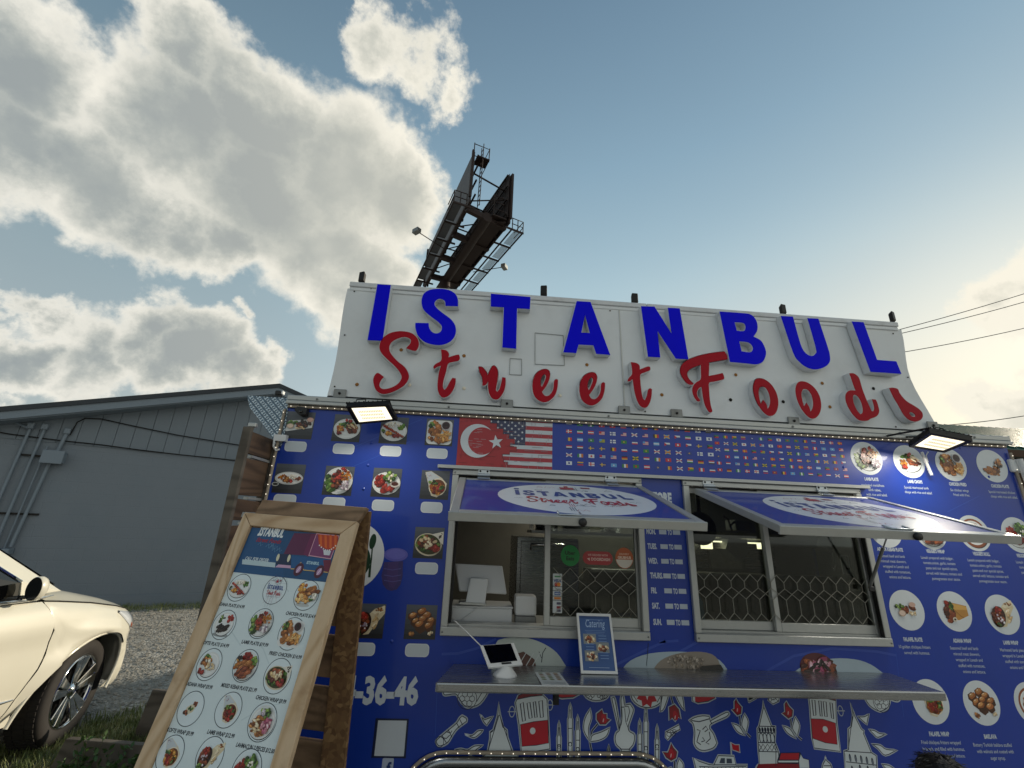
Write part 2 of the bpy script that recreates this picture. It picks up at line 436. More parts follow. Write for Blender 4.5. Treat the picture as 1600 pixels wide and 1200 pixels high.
def heap(a, x, y, rx, ry, pal, n, size, r, elong=1.0, rot=None, rs=3.2):
    cols = PAL[pal]
    for i in range(n):
        t = r.uniform(0, 2*math.pi); q = math.sqrt(r.random())
        bx, by = x+rx*q*math.cos(t), y+ry*q*math.sin(t); ro = r.uniform(0, math.pi) if rot is None else rot+r.uniform(-.35, .35)
        sz = size*r.uniform(0.7, 1.25); c = vary(r.choice(cols), r)
        blob(a, bx+sz*.12, by-sz*.18, sz*elong, sz, ro, (c[0]*.35, c[1]*.3, c[2]*.3, 1), r)
        blob(a, bx, by, sz*elong, sz, ro, c, r)
        if r.random() < .75: blob(a, bx-sz*.2, by+sz*.22, sz*elong*.45, sz*.35, ro, tuple(min(1, v*1.7+.03) for v in c[:3])+(1,), r, 5)
def food(a, x, y, s, kind, r):
    """a printed food photo about 2s wide round (x, y)"""
    def plate(rx=.95, ry=.8, dy=0.0, col='#d9dcdc'):
        a.ell(x+.03*s, y+dy*s-.05*s, rx*s, ry*s, '#15161a'); a.ell(x, y+dy*s, rx*s, ry*s, col); a.ell(x, y+dy*s+.02*s, rx*.86*s, ry*.84*s, '#eceeed'); a.ell(x, y+dy*s+.01*s, rx*.8*s, ry*.78*s, '#dfe2e2')
    H = lambda dx, dy, rx, ry, pal, n, sz, el=1.0, rot=None: heap(a, x+dx*s, y+dy*s, rx*s, ry*s, pal, n, sz*s, r, el, rot)
    if kind == 'tray':
        a.poly([(x-.95*s, y-.5*s), (x+.9*s, y-.15*s), (x+.95*s, y+.5*s), (x-.8*s, y+.3*s)], '#d5d8d8')
        H(-.45, .15, .4, .16, 'green', 18, .1); H(.25, .1, .5, .2, 'dark', 16, .11, 1.4); H(.1, .0, .5, .15, 'meat', 16, .08); H(.1, -.18, .5, .08, 'tan', 10, .06)
        a.ell(x-.6*s, y-.1*s, .25*s, .18*s, '#b9a08e'); a.ell(x-.6*s, y-.09*s, .2*s, .14*s, '#e0c7b4'); a.ell(x+.72*s, y+.42*s, .24*s, .17*s, '#caa093'); a.ell(x+.72*s, y+.43*s, .19*s, .13*s, '#d9b0a2')
    elif kind == 'chops':
        plate(.95, .75, -.05); H(-.05, .3, .5, .2, 'green', 20, .1, 1.7, .4); H(.3, -.05, .5, .28, 'meat', 20, .11, 1.7, -.5); H(.35, .15, .4, .2, 'tan', 7, .05, 4, -.6); H(-.5, -.1, .25, .25, 'orange', 14, .09); H(-.5, -.42, .12, .1, 'red', 5, .12); H(.05, .55, .2, .1, 'red', 4, .1)
    elif kind == 'skewer':
        plate(.95, .75, -.05); H(.5, .3, .25, .18, 'green', 14, .1); H(-.1, .4, .5, .2, 'rice', 20, .08)
        for i in range(9): blob(a, x+(-.7+.17*i)*s, y+(.28-.09*i)*s, .13*s, .1*s, -.5, vary(PAL['red'][i % 3], r), r); blob(a, x+(-.7+.17*i)*s, y+(.31-.09*i)*s, .06*s, .03*s, -.5, '#d8795a', r)
        H(-.35, -.25, .2, .16, 'orange', 14, .1); H(.2, -.4, .25, .1, 'red', 7, .1); H(-.75, -.1, .1, .15, 'green', 6, .08)
    elif kind == 'wings':
        a.rect(x-.92*s, y-.9*s, x+.92*s, y+.9*s, '#dfe1e0', .3*s); H(-.35, .2, .42, .5, 'brown', 26, .17, 1.3); H(-.1, -.4, .6, .3, 'brown', 16, .15, 1.3); H(-.6, .45, .2, .25, 'green', 9, .1)
        H(.5, -.3, .33, .42, 'fries', 36, .06, 3.0); a.ell(x+.45*s, y+.5*s, .34*s, .34*s, '#c8c4c4'); a.ell(x+.45*s, y+.5*s, .29*s, .29*s, '#3a1a22'); H(.45, .5, .2, .2, 'dark', 10, .06)
    elif kind == 'oval':
        a.ell(x, y+.02*s, .95*s, .44*s, '#d2d4d4'); a.ell(x, y+.03*s, .85*s, .36*s, '#eef0f0'); H(-.35, .08, .35, .16, 'orange', 18, .08); H(-.1, -.05, .3, .14, 'brown', 14, .09); H(.3, .1, .3, .14, 'rice', 20, .07); H(.65, .02, .15, .16, 'meat', 12, .06); H(.2, -.15, .2, .08, 'red', 5, .09)
        a.ell(x-.8*s, y-.42*s, .24*s, .13*s, '#bfc4c4'); a.ell(x-.8*s, y-.42*s, .18*s, .08*s, '#33302c')
    elif kind == 'lamb':
        plate(.97, .93); H(-.72, .05, .16, .42, 'green', 20, .12); H(-.45, -.5, .32, .25, 'green', 16, .11, 1.6, .6); H(-.1, .1, .34, .6, 'meat', 44, .12); H(-.15, .3, .3, .4, 'red', 9, .1); H(.5, .35, .38, .35, 'orange', 36, .07); H(.55, -.35, .3, .3, 'onion', 26, .07, 1.8); H(.3, .72, .15, .12, 'red', 5, .1)
    elif kind == 'bites':
        plate(.97, .78, -.05); H(-.45, .12, .35, .36, 'red', 34, .12); H(-.05, -.4, .55, .2, 'red', 22, .12, 1.3); H(.2, .4, .4, .35, 'green', 34, .13); H(.3, .3, .2, .2, 'rice', 6, .07); a.ell(x+.6*s, y-.12*s, .3*s, .2*s, '#c9bfb8'); a.ell(x+.6*s, y-.08*s, .24*s, .14*s, '#4a1a14')
    elif kind in ('wrap', 'doner'):
        a.poly([(x-.2*s, y-.75*s), (x-.75*s, y+.85*s), (x-.35*s, y+.95*s), (x+.45*s, y+.5*s), (x+.85*s, y+.1*s), (x+.7*s, y-.5*s), (x+.2*s, y-.85*s)], '#d8cdb6'); a.poly([(x-.7*s, y+.85*s), (x-.35*s, y+.93*s), (x+.35*s, y+.5*s), (x-.3*s, y+.3*s), (x-.45*s, y)], '#c2cad0')
        H(-.5, .65, .2, .2, 'onion', 10, .035)
        a.ell(x+.2*s, y-.15*s, .62*s, .6*s, '#e6dcc4', .4); a.ell(x+.2*s, y-.15*s, .55*s, .53*s, '#6a3a1c', .4)
        H(.15, -.2, .46, .42, 'meat' if kind == 'doner' else 'orange', 30, .13); H(.2, -.25, .42, .38, 'red', 12, .12); H(-.1, .15, .3, .12, 'green', 10, .08); H(.5, -.2, .12, .3, 'green', 8, .07)
    elif kind == 'shawarma':
        a.ell(x-.02*s, y-.12*s, .92*s, .72*s, '#d2c7ae', -.2); a.poly([(x+.15*s, y+.55*s), (x+.95*s, y+.75*s), (x+.98*s, y-.1*s), (x+.6*s, y+.2*s)], '#ddd8cc'); H(.75, .5, .15, .16, 'dark', 7, .035, 2)
        a.ell(x-.02*s, y-.1*s, .84*s, .64*s, '#40401c', -.2); H(-.05, -.05, .75, .5, 'green', 46, .11); H(-.1, .02, .55, .36, 'meat', 34, .12, 1.4); H(-.05, .05, .5, .3, 'tan', 16, .09, 1.6); H(.5, -.35, .25, .16, 'red', 9, .13)
    elif kind == 'roll':
        a.poly([(x-.25*s, y-.8*s), (x-.1*s, y+.3*s), (x+.3*s, y+.7*s), (x+.95*s, y+.9*s), (x+.98*s, y+.45*s), (x+.5*s, y-.15*s), (x+.1*s, y-.75*s)], '#d3c4a2'); a.poly([(x+.1*s, y+.5*s), (x+.9*s, y+.92*s), (x+.98*s, y+.6*s), (x+.45*s, y+.35*s)], '#e4d8ba'); H(.6, .66, .25, .1, 'brown', 12, .05); H(.45, .0, .1, .4, 'tan', 8, .08, 2.5, .9)
        a.ell(x-.35*s, y-.15*s, .5*s, .68*s, '#2a1512', -.35); H(-.38, -.1, .4, .55, 'meat', 34, .13); H(-.35, .3, .25, .18, 'red', 9, .11); H(-.3, -.25, .3, .35, 'onion', 7, .07); H(-.55, -.65, .15, .15, 'green', 6, .09)
    elif kind == 'cone':
        a.poly([(x-.35*s, y-.5*s), (x-.15*s, y+.55*s), (x+.98*s, y+.35*s), (x+.98*s, y-.25*s), (x+.2*s, y-.55*s)], '#b98540'); a.poly([(x-.1*s, y+.5*s), (x+.98*s, y+.3*s), (x+.98*s, y+.1*s), (x, y+.1*s)], '#d3a455'); a.line([(x-.1*s, y+.2*s), (x+.4*s, y-.3*s), (x+.6*s, y-.4*s)], .05*s, '#8a5a26')
        H(-.4, -.1, .3, .45, 'meat', 26, .14, 1.6, .9); H(-.45, .4, .2, .15, 'red', 9, .13); H(-.2, .35, .12, .2, 'green', 8, .09); a.ell(x-.15*s, y-.5*s, .16*s, .14*s, '#cfc8b8'); a.ell(x-.15*s, y-.5*s, .08*s, .06*s, '#2a2420')
    elif kind == 'baklava':
        for (dx, dy) in ((-.55, .3), (0, .55), (.35, .35), (-.35, -.02), (.1, .12), (.65, .05), (.0, -.35), (-.1, -.2), (.5, -.25)):
            bx, by = x+dx*s, y+dy*s
            a.poly([(bx-.3*s, by-.12*s), (bx+.02*s, by-.34*s), (bx+.32*s, by-.16*s), (bx+.3*s, by+.12*s), (bx, by+.3*s), (bx-.3*s, by+.14*s)], vary('#4a2a14', r)); blob(a, bx, by+.08*s, .27*s, .17*s, .4, vary('#9a5a2c', r), r, 9); blob(a, bx-.03*s, by+.12*s, .2*s, .1*s, .4, vary('#c28a50', r), r); blob(a, bx-.08*s, by+.16*s, .08*s, .03*s, .4, '#ead9c0', r, 5)
        H(-.55, -.7, .15, .12, 'brown', 8, .09); H(.7, -.62, .12, .1, 'tan', 6, .08)
    elif kind == 'bowl':
        plate(.95, .95, 0, '#8a4a2a'); H(0, 0, .6, .55, 'orange', 30, .16); H(.1, .1, .4, .4, 'red', 12, .14); H(0, .05, .12, .12, 'rice', 5, .07)
    elif kind == 'flat':
        plate(.95, .95); H(-.15, -.25, .65, .5, 'brown', 46, .12, 1.8, -.1); H(-.1, -.2, .55, .4, 'tan', 14, .08, 2.4, -.2); H(.4, -.1, .3, .4, 'pink', 22, .12, 1.6); H(.1, .55, .35, .22, 'green', 22, .11); H(-.1, .5, .2, .12, 'onion', 8, .08, 2)
    elif kind == 'mixed':
        plate(.97, .95); H(-.1, .55, .4, .28, 'red', 18, .14); H(.6, .3, .22, .4, 'green', 18, .12); H(-.72, -.05, .16, .4, 'orange', 16, .1); H(0, -.05, .6, .35, 'brown', 26, .13, 1.8, .4); H(.05, -.45, .55, .3, 'meat', 26, .13, 2.2, .5); H(-.55, .4, .2, .2, 'dark', 7, .1)
    elif kind == 'iskender':
        plate(.85, .85); H(-.35, .45, .3, .14, 'green', 14, .1); H(-.3, .15, .4, .3, 'brown', 22, .11, 1.6); H(.2, -.1, .45, .25, 'tan', 18, .09); H(-.45, -.5, .22, .14, 'red', 7, .12); H(-.1, .2, .2, .14, 'rice', 8, .08)
    elif kind == 'chicken':
        a.ell(x-.1*s, y-.72*s, .6*s, .14*s, '#b8bcbc'); H(-.45, .25, .35, .5, 'orange', 26, .15); H(.3, .3, .45, .3, 'brown', 18, .14, 2.2, .4); H(-.1, -.3, .6, .3, 'fries', 20, .15); H(.65, -.05, .22, .2, 'rice', 10, .11); H(.5, -.2, .25, .12, 'green', 8, .07)
    elif kind == 'kofte':
        a.ell(x, y-.75*s, .75*s, .15*s, '#8d9496'); plate(.85, .85, .05); H(-.35, .35, .2, .3, 'green', 9, .08, 2); H(.4, .5, .22, .2, 'red', 9, .14); H(.05, -.25, .5, .22, 'dark', 14, .13, 1.8, .5)
    elif kind == 'small':
        blob(a, x, y, .5*s, .3*s, .7, '#d6ccb0', r, 9); H(.3, .35, .14, .14, 'meat', 9, .1); H(-.3, -.3, .16, .14, 'meat', 9, .1); H(0, .02, .3, .12, 'green', 8, .07)
    elif kind == 'falafel':
        H(.1, .05, .55, .18, 'meat', 22, .11); H(-.55, .2, .3, .14, 'green', 14, .09); H(.1, -.2, .5, .1, 'tan', 12, .07); a.ell(x-.45*s, y-.2*s, .26*s, .2*s, '#b9a08e'); a.ell(x-.45*s, y-.19*s, .2*s, .15*s, '#dcc4b4'); a.ell(x+.4*s, y+.35*s, .24*s, .15*s, '#c8a595')
    elif kind == 'strips':
        H(-.1, -.35, .65, .28, 'brown', 26, .13, 1.6, -.2); H(.5, .05, .3, .18, 'rice', 12, .1); H(.5, .3, .25, .25, 'brown', 12, .12); H(.45, -.02, .3, .1, 'dark', 8, .08)


# ================================================================== materials in use
mat('alu', '#b4b6b4', 0.40, 0.5, 0.10, 30, 0.05, 200)
mat('alu_dull', '#8b8d8c', 0.5, 0.7, 0.15, 18, dirt=0.4, dcol='#4b4540', dscale=9)
mat('steel', '#a2a5a8', 0.26, 0.95, 0.02, 6, stretch=(.6, 14, 14))
mat('chrome', '#d8d8d8', 0.07, 1.0)
mat('zinc', '#b9bfc4', 0.3, 0.9, 0.1, 60)
mat('sign_white', '#dce0e3', 0.42, 0, 0.05, 4, 0.10, 2.2, dirt=0.22, dcol='#8f8c86', dscale=1.7)
mat('return_white', '#d2d5d8', 0.45, 0, 0.05, 30, dirt=0.3, dcol='#8b8780', dscale=12)
mat('letter_blue', '#0808e0', 0.5, 0, 0.06, 9, spec=0.08)
mat('letter_red', '#a50d22', 0.45, 0, 0.12, 9, spec=0.15)
mat('vinyl_blue', '#05349a', 0.38, 0, 0.07, 5, 0.20, 3.0, coat=0.25, dirt=0.25, dcol='#1c3f86', dscale=2.2)
mat('black_plastic', '#141416', 0.45, 0, 0.1, 40)
mat('black_metal', '#1c1a19', 0.5, 0.4, 0.15, 30)
mat('white_plastic', '#d9dbdc', 0.35)
mat('screen_black', '#050506', 0.12, coat=0.5)
mat('gray_paint', '#737c85', 0.6, 0, 0.05, 6, 0.25, 40, dirt=0.45, dcol='#687580', dscale=0.9)
mat('gray_siding', '#707a83', 0.6, 0, 0.06, 8, 0.15, 60, stretch=(6, 6, 1))
mat('gray_trim', '#76828d', 0.55, 0, 0.05, 8)
mat('shingle', '#3e4247', 0.9, 0, 0.25, 30)
def wood(name, a, b_, c_, stretch, rough=0.65, rings=26, bump=0.3):
    m = bpy.data.materials.new(name); m.use_nodes = True; b = NB(m.node_tree); p = b.n['Principled BSDF']; tc = b.new('ShaderNodeTexCoord').outputs['Object']
    mp = b.new('ShaderNodeMapping'); b.l.new(tc, mp.inputs[0]); mp.inputs['Scale'].default_value = stretch; v = mp.outputs[0]
    n = b.noise(v, 3.2, 2, 0.5); ring = b.m('MULTIPLY_ADD', b.m('SINE', b.m('MULTIPLY', n, rings*4)), 0.5, 0.5); fine = b.noise(v, 60, 3, 0.6); blot = b.noise(tc, 4, 5, 0.65)
    f = b.m('ADD', b.m('MULTIPLY', b.m('POWER', ring, 2.0), 0.55), b.m('MULTIPLY', fine, 0.5))
    c = b.mixc(f, lin(a), lin(b_)); c = b.mixc(b.m('MULTIPLY', b.sstep(blot, 0.5, 0.72), 0.65), c, lin(c_))
    vo = b.new('ShaderNodeTexVoronoi'); b.l.new(tc, vo.inputs['Vector']); vo.inputs['Scale'].default_value = 5.5; c = b.mixc(b.m('MULTIPLY', b.sstep(vo.outputs['Distance'], 0.10, 0.05), 0.8), c, lin('#3a2416'))
    b.l.new(c, p.inputs['Base Color']); p.inputs['Roughness'].default_value = rough
    bn = b.new('ShaderNodeBump'); bn.inputs['Strength'].default_value = bump; bn.inputs['Distance'].default_value = 0.004; b.l.new(f, bn.inputs['Height']); b.l.new(bn.outputs[0], p.inputs['Normal']); MATS[name] = m
wood('wood_new', '#d6bd9e', '#b3946f', '#8c6a4a', (1, 1, .10)); wood('wood_new_h', '#d2b898', '#ab8a66', '#8c6a4a', (.12, 1, 1)); wood('wood_old_h', '#9c8066', '#64503c', '#46362a', (.10, 1, 1.2), .8)
wood('wood_old', '#6a5442', '#3e2f24', '#2a2019', (.3, .10, 1.2), .8); wood('wood_gray', '#6e675e', '#453f38', '#33302b', (.15, .3, .6), .85)
m = bpy.data.materials.new('osb'); m.use_nodes = True; b = NB(m.node_tree); p = b.n['Principled BSDF']; tc = b.new('ShaderNodeTexCoord').outputs['Object']; MATS['osb'] = m
wv = b.v('ADD', tc, b.v('SCALE', b.v('SUBTRACT', b.noise(tc, 9, 2, .5, 0, 'Color'), (.5, .5, .5)), scale=.06)); vo = b.new('ShaderNodeTexVoronoi'); b.l.new(wv, vo.inputs['Vector']); vo.inputs['Scale'].default_value = 60
spx = b.new('ShaderNodeSeparateColor'); b.l.new(vo.outputs['Color'], spx.inputs[0]); c = b.ramp(spx.outputs[0], [(0.0, '#63482f'), (0.35, '#73563a'), (0.7, '#806342'), (1.0, '#927450')]); b.l.new(c, p.inputs['Base Color']); p.inputs['Roughness'].default_value = .75
mat('inside_dark', '#6c6b64', 0.5, 0.3, 0.15, 8)
mat('inside_black', '#0e0e0f', 0.5)
mat('brown_steel', '#2e201c', 0.7, 0.2, 0.25, 4)
mat('rubber', '#17171a', 0.8, 0, 0.2, 30)
mat('bulb', '#ffffff', 0.4, emis='#fff2d8', estr=1.2)
mat('led_panel', '#8a8064', 0.4, emis='#fff2d4', estr=1.35)
mat('led_chips', '#8a8470', 0.4, emis='#e8dcb4', estr=0.62)
mat('led_strip_base', '#9a8f80', 0.6, 0, 0.2, 40)
mat('tube_light', '#fff6e0', 0.4, emis='#fff0c8', estr=5)
mat('rust', '#9a6a34', 0.9, 0, 0.3, 80)
mat('hole_dark', '#16130f', 0.9)
mat('hole_daylight', '#f0e6d0', 0.5)  # pale colour stands in for light coming through the sign
mat('green_metal', '#2f5a50', 0.45, 0.3, 0.1, 10)
mat('brown_wall', '#4a3424', 0.8, 0, 0.2, 6)
print_mat('vinyl_print', 0.36, 0.2, 0.06, 3.0)
print_mat('paper_print', 0.5, 0.05, 0.10, 5.0)
M_ = MATS
# diamond plate: raised lozenges as fine relief
m = mat('diamond_plate', '#9fb0bd', 0.28, 0.9, 0.1, 20)
b = NB(m.node_tree); tc = b.new('ShaderNodeTexCoord').outputs['Object']; sx = b.new('ShaderNodeSeparateXYZ'); b.l.new(tc, sx.inputs[0])
u = b.m('ADD', sx.outputs[0], sx.outputs[2]); w = b.m('SUBTRACT', sx.outputs[0], sx.outputs[2])
def cell(v): return b.m('ABSOLUTE', b.m('SUBTRACT', b.m('FRACT', v), 0.5))
k = 24.0
A = b.m('ADD', b.m('MULTIPLY', cell(b.m('MULTIPLY', u, k)), 1.1), b.m('MULTIPLY', cell(b.m('MULTIPLY', w, k*2)), 2.2))
B2 = b.m('ADD', b.m('MULTIPLY', cell(b.m('MULTIPLY', b.m('ADD', u, 0.5/k), k*2)), 2.2), b.m('MULTIPLY', cell(b.m('MULTIPLY', b.m('ADD', w, 0.25/k), k)), 1.1))
par = b.m('GREATER_THAN', b.m('FRACT', b.m('MULTIPLY', w, k)), 0.5)
hgt = b.m('MAXIMUM', b.sstep(A, 0.75, 0.45), b.sstep(B2, 0.75, 0.45))
bn = b.new('ShaderNodeBump'); bn.inputs['Strength'].default_value = 0.9; bn.inputs['Distance'].default_value = 0.004; b.l.new(hgt, bn.inputs['Height']); b.l.new(bn.outputs[0], b.n['Principled BSDF'].inputs['Normal'])
b.l.new(b.mixc(hgt, lin('#5f6f7d'), lin('#b8c4cc')), b.n['Principled BSDF'].inputs['Base Color'])
# painted concrete block: faint mortar joints
m = M_['gray_paint']; b = NB(m.node_tree); p = b.n['Principled BSDF']
tc = b.new('ShaderNodeTexCoord').outputs['Object']; mp = b.new('ShaderNodeMapping'); b.l.new(tc, mp.inputs[0]); mp.inputs['Rotation'].default_value = (R(-90), 0, R(-24.7)) ; 
sx = b.new('ShaderNodeSeparateXYZ'); b.l.new(tc, sx.inputs[0])
cx = b.new('ShaderNodeCombineXYZ'); b.put(cx.inputs[0], b.m('ADD', b.m('MULTIPLY', sx.outputs[0], 0.9085), b.m('MULTIPLY', sx.outputs[1], 0.4179))); b.put(cx.inputs[1], sx.outputs[2])
br = b.new('ShaderNodeTexBrick'); b.l.new(cx.outputs[0], br.inputs['Vector']); br.inputs['Scale'].default_value = 1.0; br.inputs['Mortar Size'].default_value = 0.008; br.inputs['Brick Width'].default_value = 0.41; br.inputs['Row Height'].default_value = 0.205; br.inputs['Mortar Smooth'].default_value = 0.4
bn = b.new('ShaderNodeBump'); bn.invert = True; bn.inputs['Strength'].default_value = 0.35; bn.inputs['Distance'].default_value = 0.01; b.l.new(br.outputs['Fac'], bn.inputs['Height'])
old = p.inputs['Normal'].links[0].from_socket; b.l.new(old, bn.inputs['Normal']); b.l.new(bn.outputs[0], p.inputs['Normal'])
# glass: see-through with a reflection that grows at grazing angles
def glass_mat(name, tint, refl=0.10):
    m = bpy.data.materials.new(name); m.use_nodes = True; b = NB(m.node_tree); b.n.clear()
    t = b.new('ShaderNodeBsdfTransparent'); t.inputs[0].default_value = lin(tint)
    g = b.new('ShaderNodeBsdfGlossy'); g.inputs['Roughness'].default_value = 0.03
    fr = b.new('ShaderNodeFresnel'); fr.inputs[0].default_value = 1.5
    mx = b.new('ShaderNodeMixShader'); b.put(mx.inputs[0], b.m('MINIMUM', b.m('MULTIPLY_ADD', fr.outputs[0], 1.0, refl-0.04), 1.0)); b.l.new(t.outputs[0], mx.inputs[1]); b.l.new(g.outputs[0], mx.inputs[2])
    o = b.new('ShaderNodeOutputMaterial'); b.l.new(mx.outputs[0], o.inputs[0]); MATS[name] = m
mat('wire_gray', '#8c8a80', 0.5)
glass_mat('window_glass', '#b4bab6', 0.05)
glass_mat('car_glass', '#22282a', 0.10)
# gravel
m = mat('gravel', '#8d8a84', 0.95); b = NB(m.node_tree); p = b.n['Principled BSDF']; tc = b.new('ShaderNodeTexCoord').outputs['Object']
vo = b.new('ShaderNodeTexVoronoi'); b.l.new(tc, vo.inputs['Vector']); vo.inputs['Scale'].default_value = 38
vo2 = b.new('ShaderNodeTexVoronoi'); b.l.new(tc, vo2.inputs['Vector']); vo2.inputs['Scale'].default_value = 9
big = b.noise(tc, 0.55, 5, 0.6); med = b.noise(tc, 5, 5, 0.7)
c = b.ramp(vo.outputs['Color'], [(0.15, '#77746d'), (0.5, '#9d9a92'), (0.85, '#c4c0b8')])
c = b.mixc(b.sstep(med, 0.42, 0.65), c, lin('#8a867d')); c = b.mixc(b.m('MULTIPLY', b.sstep(big, 0.45, 0.62), 0.55), c, lin('#7e7a70'))
b.l.new(c, p.inputs['Base Color'])
bn = b.new('ShaderNodeBump'); bn.inputs['Strength'].default_value = 0.7; bn.inputs['Distance'].default_value = 0.03
b.l.new(b.m('ADD', b.m('MULTIPLY', vo.outputs['Distance'], -1.0), b.m('ADD', b.m('MULTIPLY', med, 1.6), b.m('MULTIPLY', vo2.outputs['Distance'], -0.7))), bn.inputs['Height']); b.l.new(bn.outputs[0], p.inputs['Normal'])
# grass blades
m = mat('grass', '#4c5526', 0.7); b = NB(m.node_tree); p = b.n['Principled BSDF']; tc = b.new('ShaderNodeTexCoord').outputs['Object']
b.l.new(b.ramp(b.noise(tc, 7, 4, 0.7), [(0.3, '#4a5a2a'), (0.5, '#6e7844'), (0.7, '#a09a6c')]), p.inputs['Base Color'])
mat('weed', '#3c5a24', 0.6, 0, 0.3, 20); mat('weed_stem', '#4a4a2a', 0.7)

# ================================================================== ground
g = MB(); N = 60
def gz(x, y): return 0.0
xs = [-220, -120, -60, -30, -16, -8, -4, 0, 4, 8, 16, 30, 60, 120, 220]
for i in range(len(xs)-1):
    for j in range(len(xs)-1):
        g.add([(xs[i], xs[j], 0), (xs[i+1], xs[j], 0), (xs[i+1], xs[j+1], 0), (xs[i], xs[j+1], 0)], [(0, 1, 2, 3)])
tag(g.build('ground', M_['gravel']), kind='structure')

# ================================================================== grey building
BO = Vector((-6.618, 7.515, 0)); BD = Vector((math.cos(R(24.7)), math.sin(R(24.7)), 0)); BN = Vector((math.sin(R(24.7)), -math.cos(R(24.7)), 0)); UZ = Vector((0, 0, 1))
def bp(s, z, n=0.0): return BO + BD*s + UZ*z + BN*n
SL, SR, RS, RZ, SLOPE = -3.35, 6.75, 1.70, 4.55, 0.30     # gable wall from s=SL to SR, ridge at s=RS
def roofz(s): return RZ - abs(s-RS)*SLOPE
bld = thing('gray_building', 'long gray painted block building with gable roof left behind the food truck', 'building', tuple(bp(RS, 0, -4)))
SPLIT = 2.98
q = MB()
q.prism([[bp(SL, 0), bp(SR, 0), bp(SR, SPLIT), bp(SL, SPLIT)]], -BN*0.2)
q.build('wall', M_['gray_paint'], bld)
q = MB(); q.prism([[bp(SL, 0, .03), bp(SR, 0, .03), bp(SR, .19, .03), bp(SL, .19, .03)]], -BN*0.028)
q.build('wall_base', M_['gray_paint'], bld)
q = MB()
for e in (SL, SR):
    q = MB(); q.prism([[bp(e, 0, -.21), bp(e, 0, -16), bp(e, roofz(e), -16), bp(e, roofz(e), -.21)]], BD*(0.2 if e < 0 else -0.2)); q.build('side_wall', M_['gray_paint'], bld)
# vertical siding boards of the gable, each its own board
s = -3.34; k = 0
q = MB(); q.prism([[bp(SL, SPLIT+.002, -.03), bp(SR, SPLIT+.002, -.03), bp(SR, roofz(SR)), bp(RS, RZ, -.03), bp(SL, roofz(SL), -.03)]], -BN*0.15); q.build('gable_sheathing', M_['gray_siding'], bld)
while s < 4.4:
    e = s+0.285; pts = [(s+.004, SPLIT), (e-.004, SPLIT)]
    top = [(e-.004, roofz(e)), (s+.004, roofz(s))]
    if s < RS < e: top = [(e-.004, roofz(e)), (RS, RZ), (s+.004, roofz(s))]
    q = MB(); q.prism([[bp(a, z, .018) for a, z in pts+top]], -BN*0.045)
    q.build('siding_board', M_['gray_siding'], bld); s = e
roof = MB()
for sg in (-1, 1):
    e = SL-.4 if sg < 0 else SR+.4
    roof.prism([[bp(RS, RZ+.14, .36), bp(e, roofz(e)+.14, .36), bp(e, roofz(e)+.28, .36), bp(RS, RZ+.28, .36)]], -BN*16.8)
rf = roof.build('roof', M_['shingle'], bld)
for sg in (-1, 1):
    e = SL-.4 if sg < 0 else SR+.4
    f = MB(); f.prism([[bp(RS, RZ+.02, .40), bp(e, roofz(e)+.02, .40), bp(e, roofz(e)+.22, .40), bp(RS, RZ+.22, .40)]], -BN*0.038); f.build('fascia_board', M_['gray_trim'], rf)
    f = MB(); f.prism([[bp(RS, RZ+.17, .43), bp(e, roofz(e)+.17, .43), bp(e, roofz(e)+.265, .43), bp(RS, RZ+.265, .43)]], -BN*0.028); f.build('drip_edge', M_['shingle'], rf)
    f = MB(); f.prism([[bp(RS, RZ+.0, .36), bp(e, roofz(e)+.0, .36), bp(e, roofz(e)+.02, .36), bp(RS, RZ+.02, .36)]], -BN*0.34); f.build('soffit', M_['gray_trim'], rf)
def conduit(pts, r=.025):
    q = MB(); q.tube([bp(s, z, n) for s, z, n in pts], r, 8); return q.build('conduit_pipe', M_['gray_trim'], bld)
conduit([(-2.33, 3.23, .05), (-2.33, 3.15, .06), (-2.40, .9, .06)]); conduit([(-2.13, 3.24, .05), (-2.13, 3.15, .06), (-2.2, .95, .06)])
conduit([(-2.0, 2.9, .05), (-2.06, 1.0, .05)], .014); conduit([(-1.79, 3.2, .05), (-1.80, 3.1, .06), (-1.83, 2.8, .06)], .032); conduit([(-1.88, 2.58, .06), (-1.98, 1.06, .06)], .028)
conduit([(-2.6, 3.30, .03), (-2.35, 3.2, .12)], .02)
for (s, z) in ((-1.79, 3.22), (-2.13, 3.26), (-2.33, 3.25)):
    q = MB(); q.obox(bp(s, z, .06), BD*.05, UZ*.06, BN*.05); q.build('conduit_elbow', M_['gray_trim'], bld, .015)
q = MB(); q.obox(bp(-1.83, 2.69, .10), BD*.15, UZ*.115, BN*.10); bx = q.build('junction_box', M_['gray_trim'], bld, .02)
q = MB(); q.obox(bp(-1.83, 2.69, .205), BD*.16, UZ*.125, BN*.008); q.build('box_lid', M_['gray_trim'], bx, .006)
for z, a, e in ((2.70, -2.32, -1.92), (1.63, -2.9, -1.78)):
    q = MB(); q.obox(bp((a+e)/2, z, .02), BD*((e-a)/2), UZ*.018, BN*.02); q.build('strut_rail', M_['black_metal'], bld)
q = MB(); q.obox(bp(-2.35, .98, .11), BD*.42, UZ*.05, BN*.11); q.build('wire_trough', M_['gray_trim'], bld, .01)
def cable(pts, name='cable', r=.011):
    q = MB(); q.tube([bp(s, z, .05) for s, z in pts], r, 6); q.build(name, M_['black_metal'], bld)
cable([(-1.74, 3.15), (-1.70, 3.42), (-1.6, 3.52), (-1.35, 3.54), (-.8, 3.47), (0, 3.38), (.8, 3.33), (2.2, 3.25), (5, 3.2)])
cable([(-3.2, 3.14), (-2.6, 3.06), (-1.9, 3.03), (-1.2, 3.02), (-.6, 2.99), (.1, 2.97), (.8, 2.96), (2.2, 2.92), (5, 2.9)])

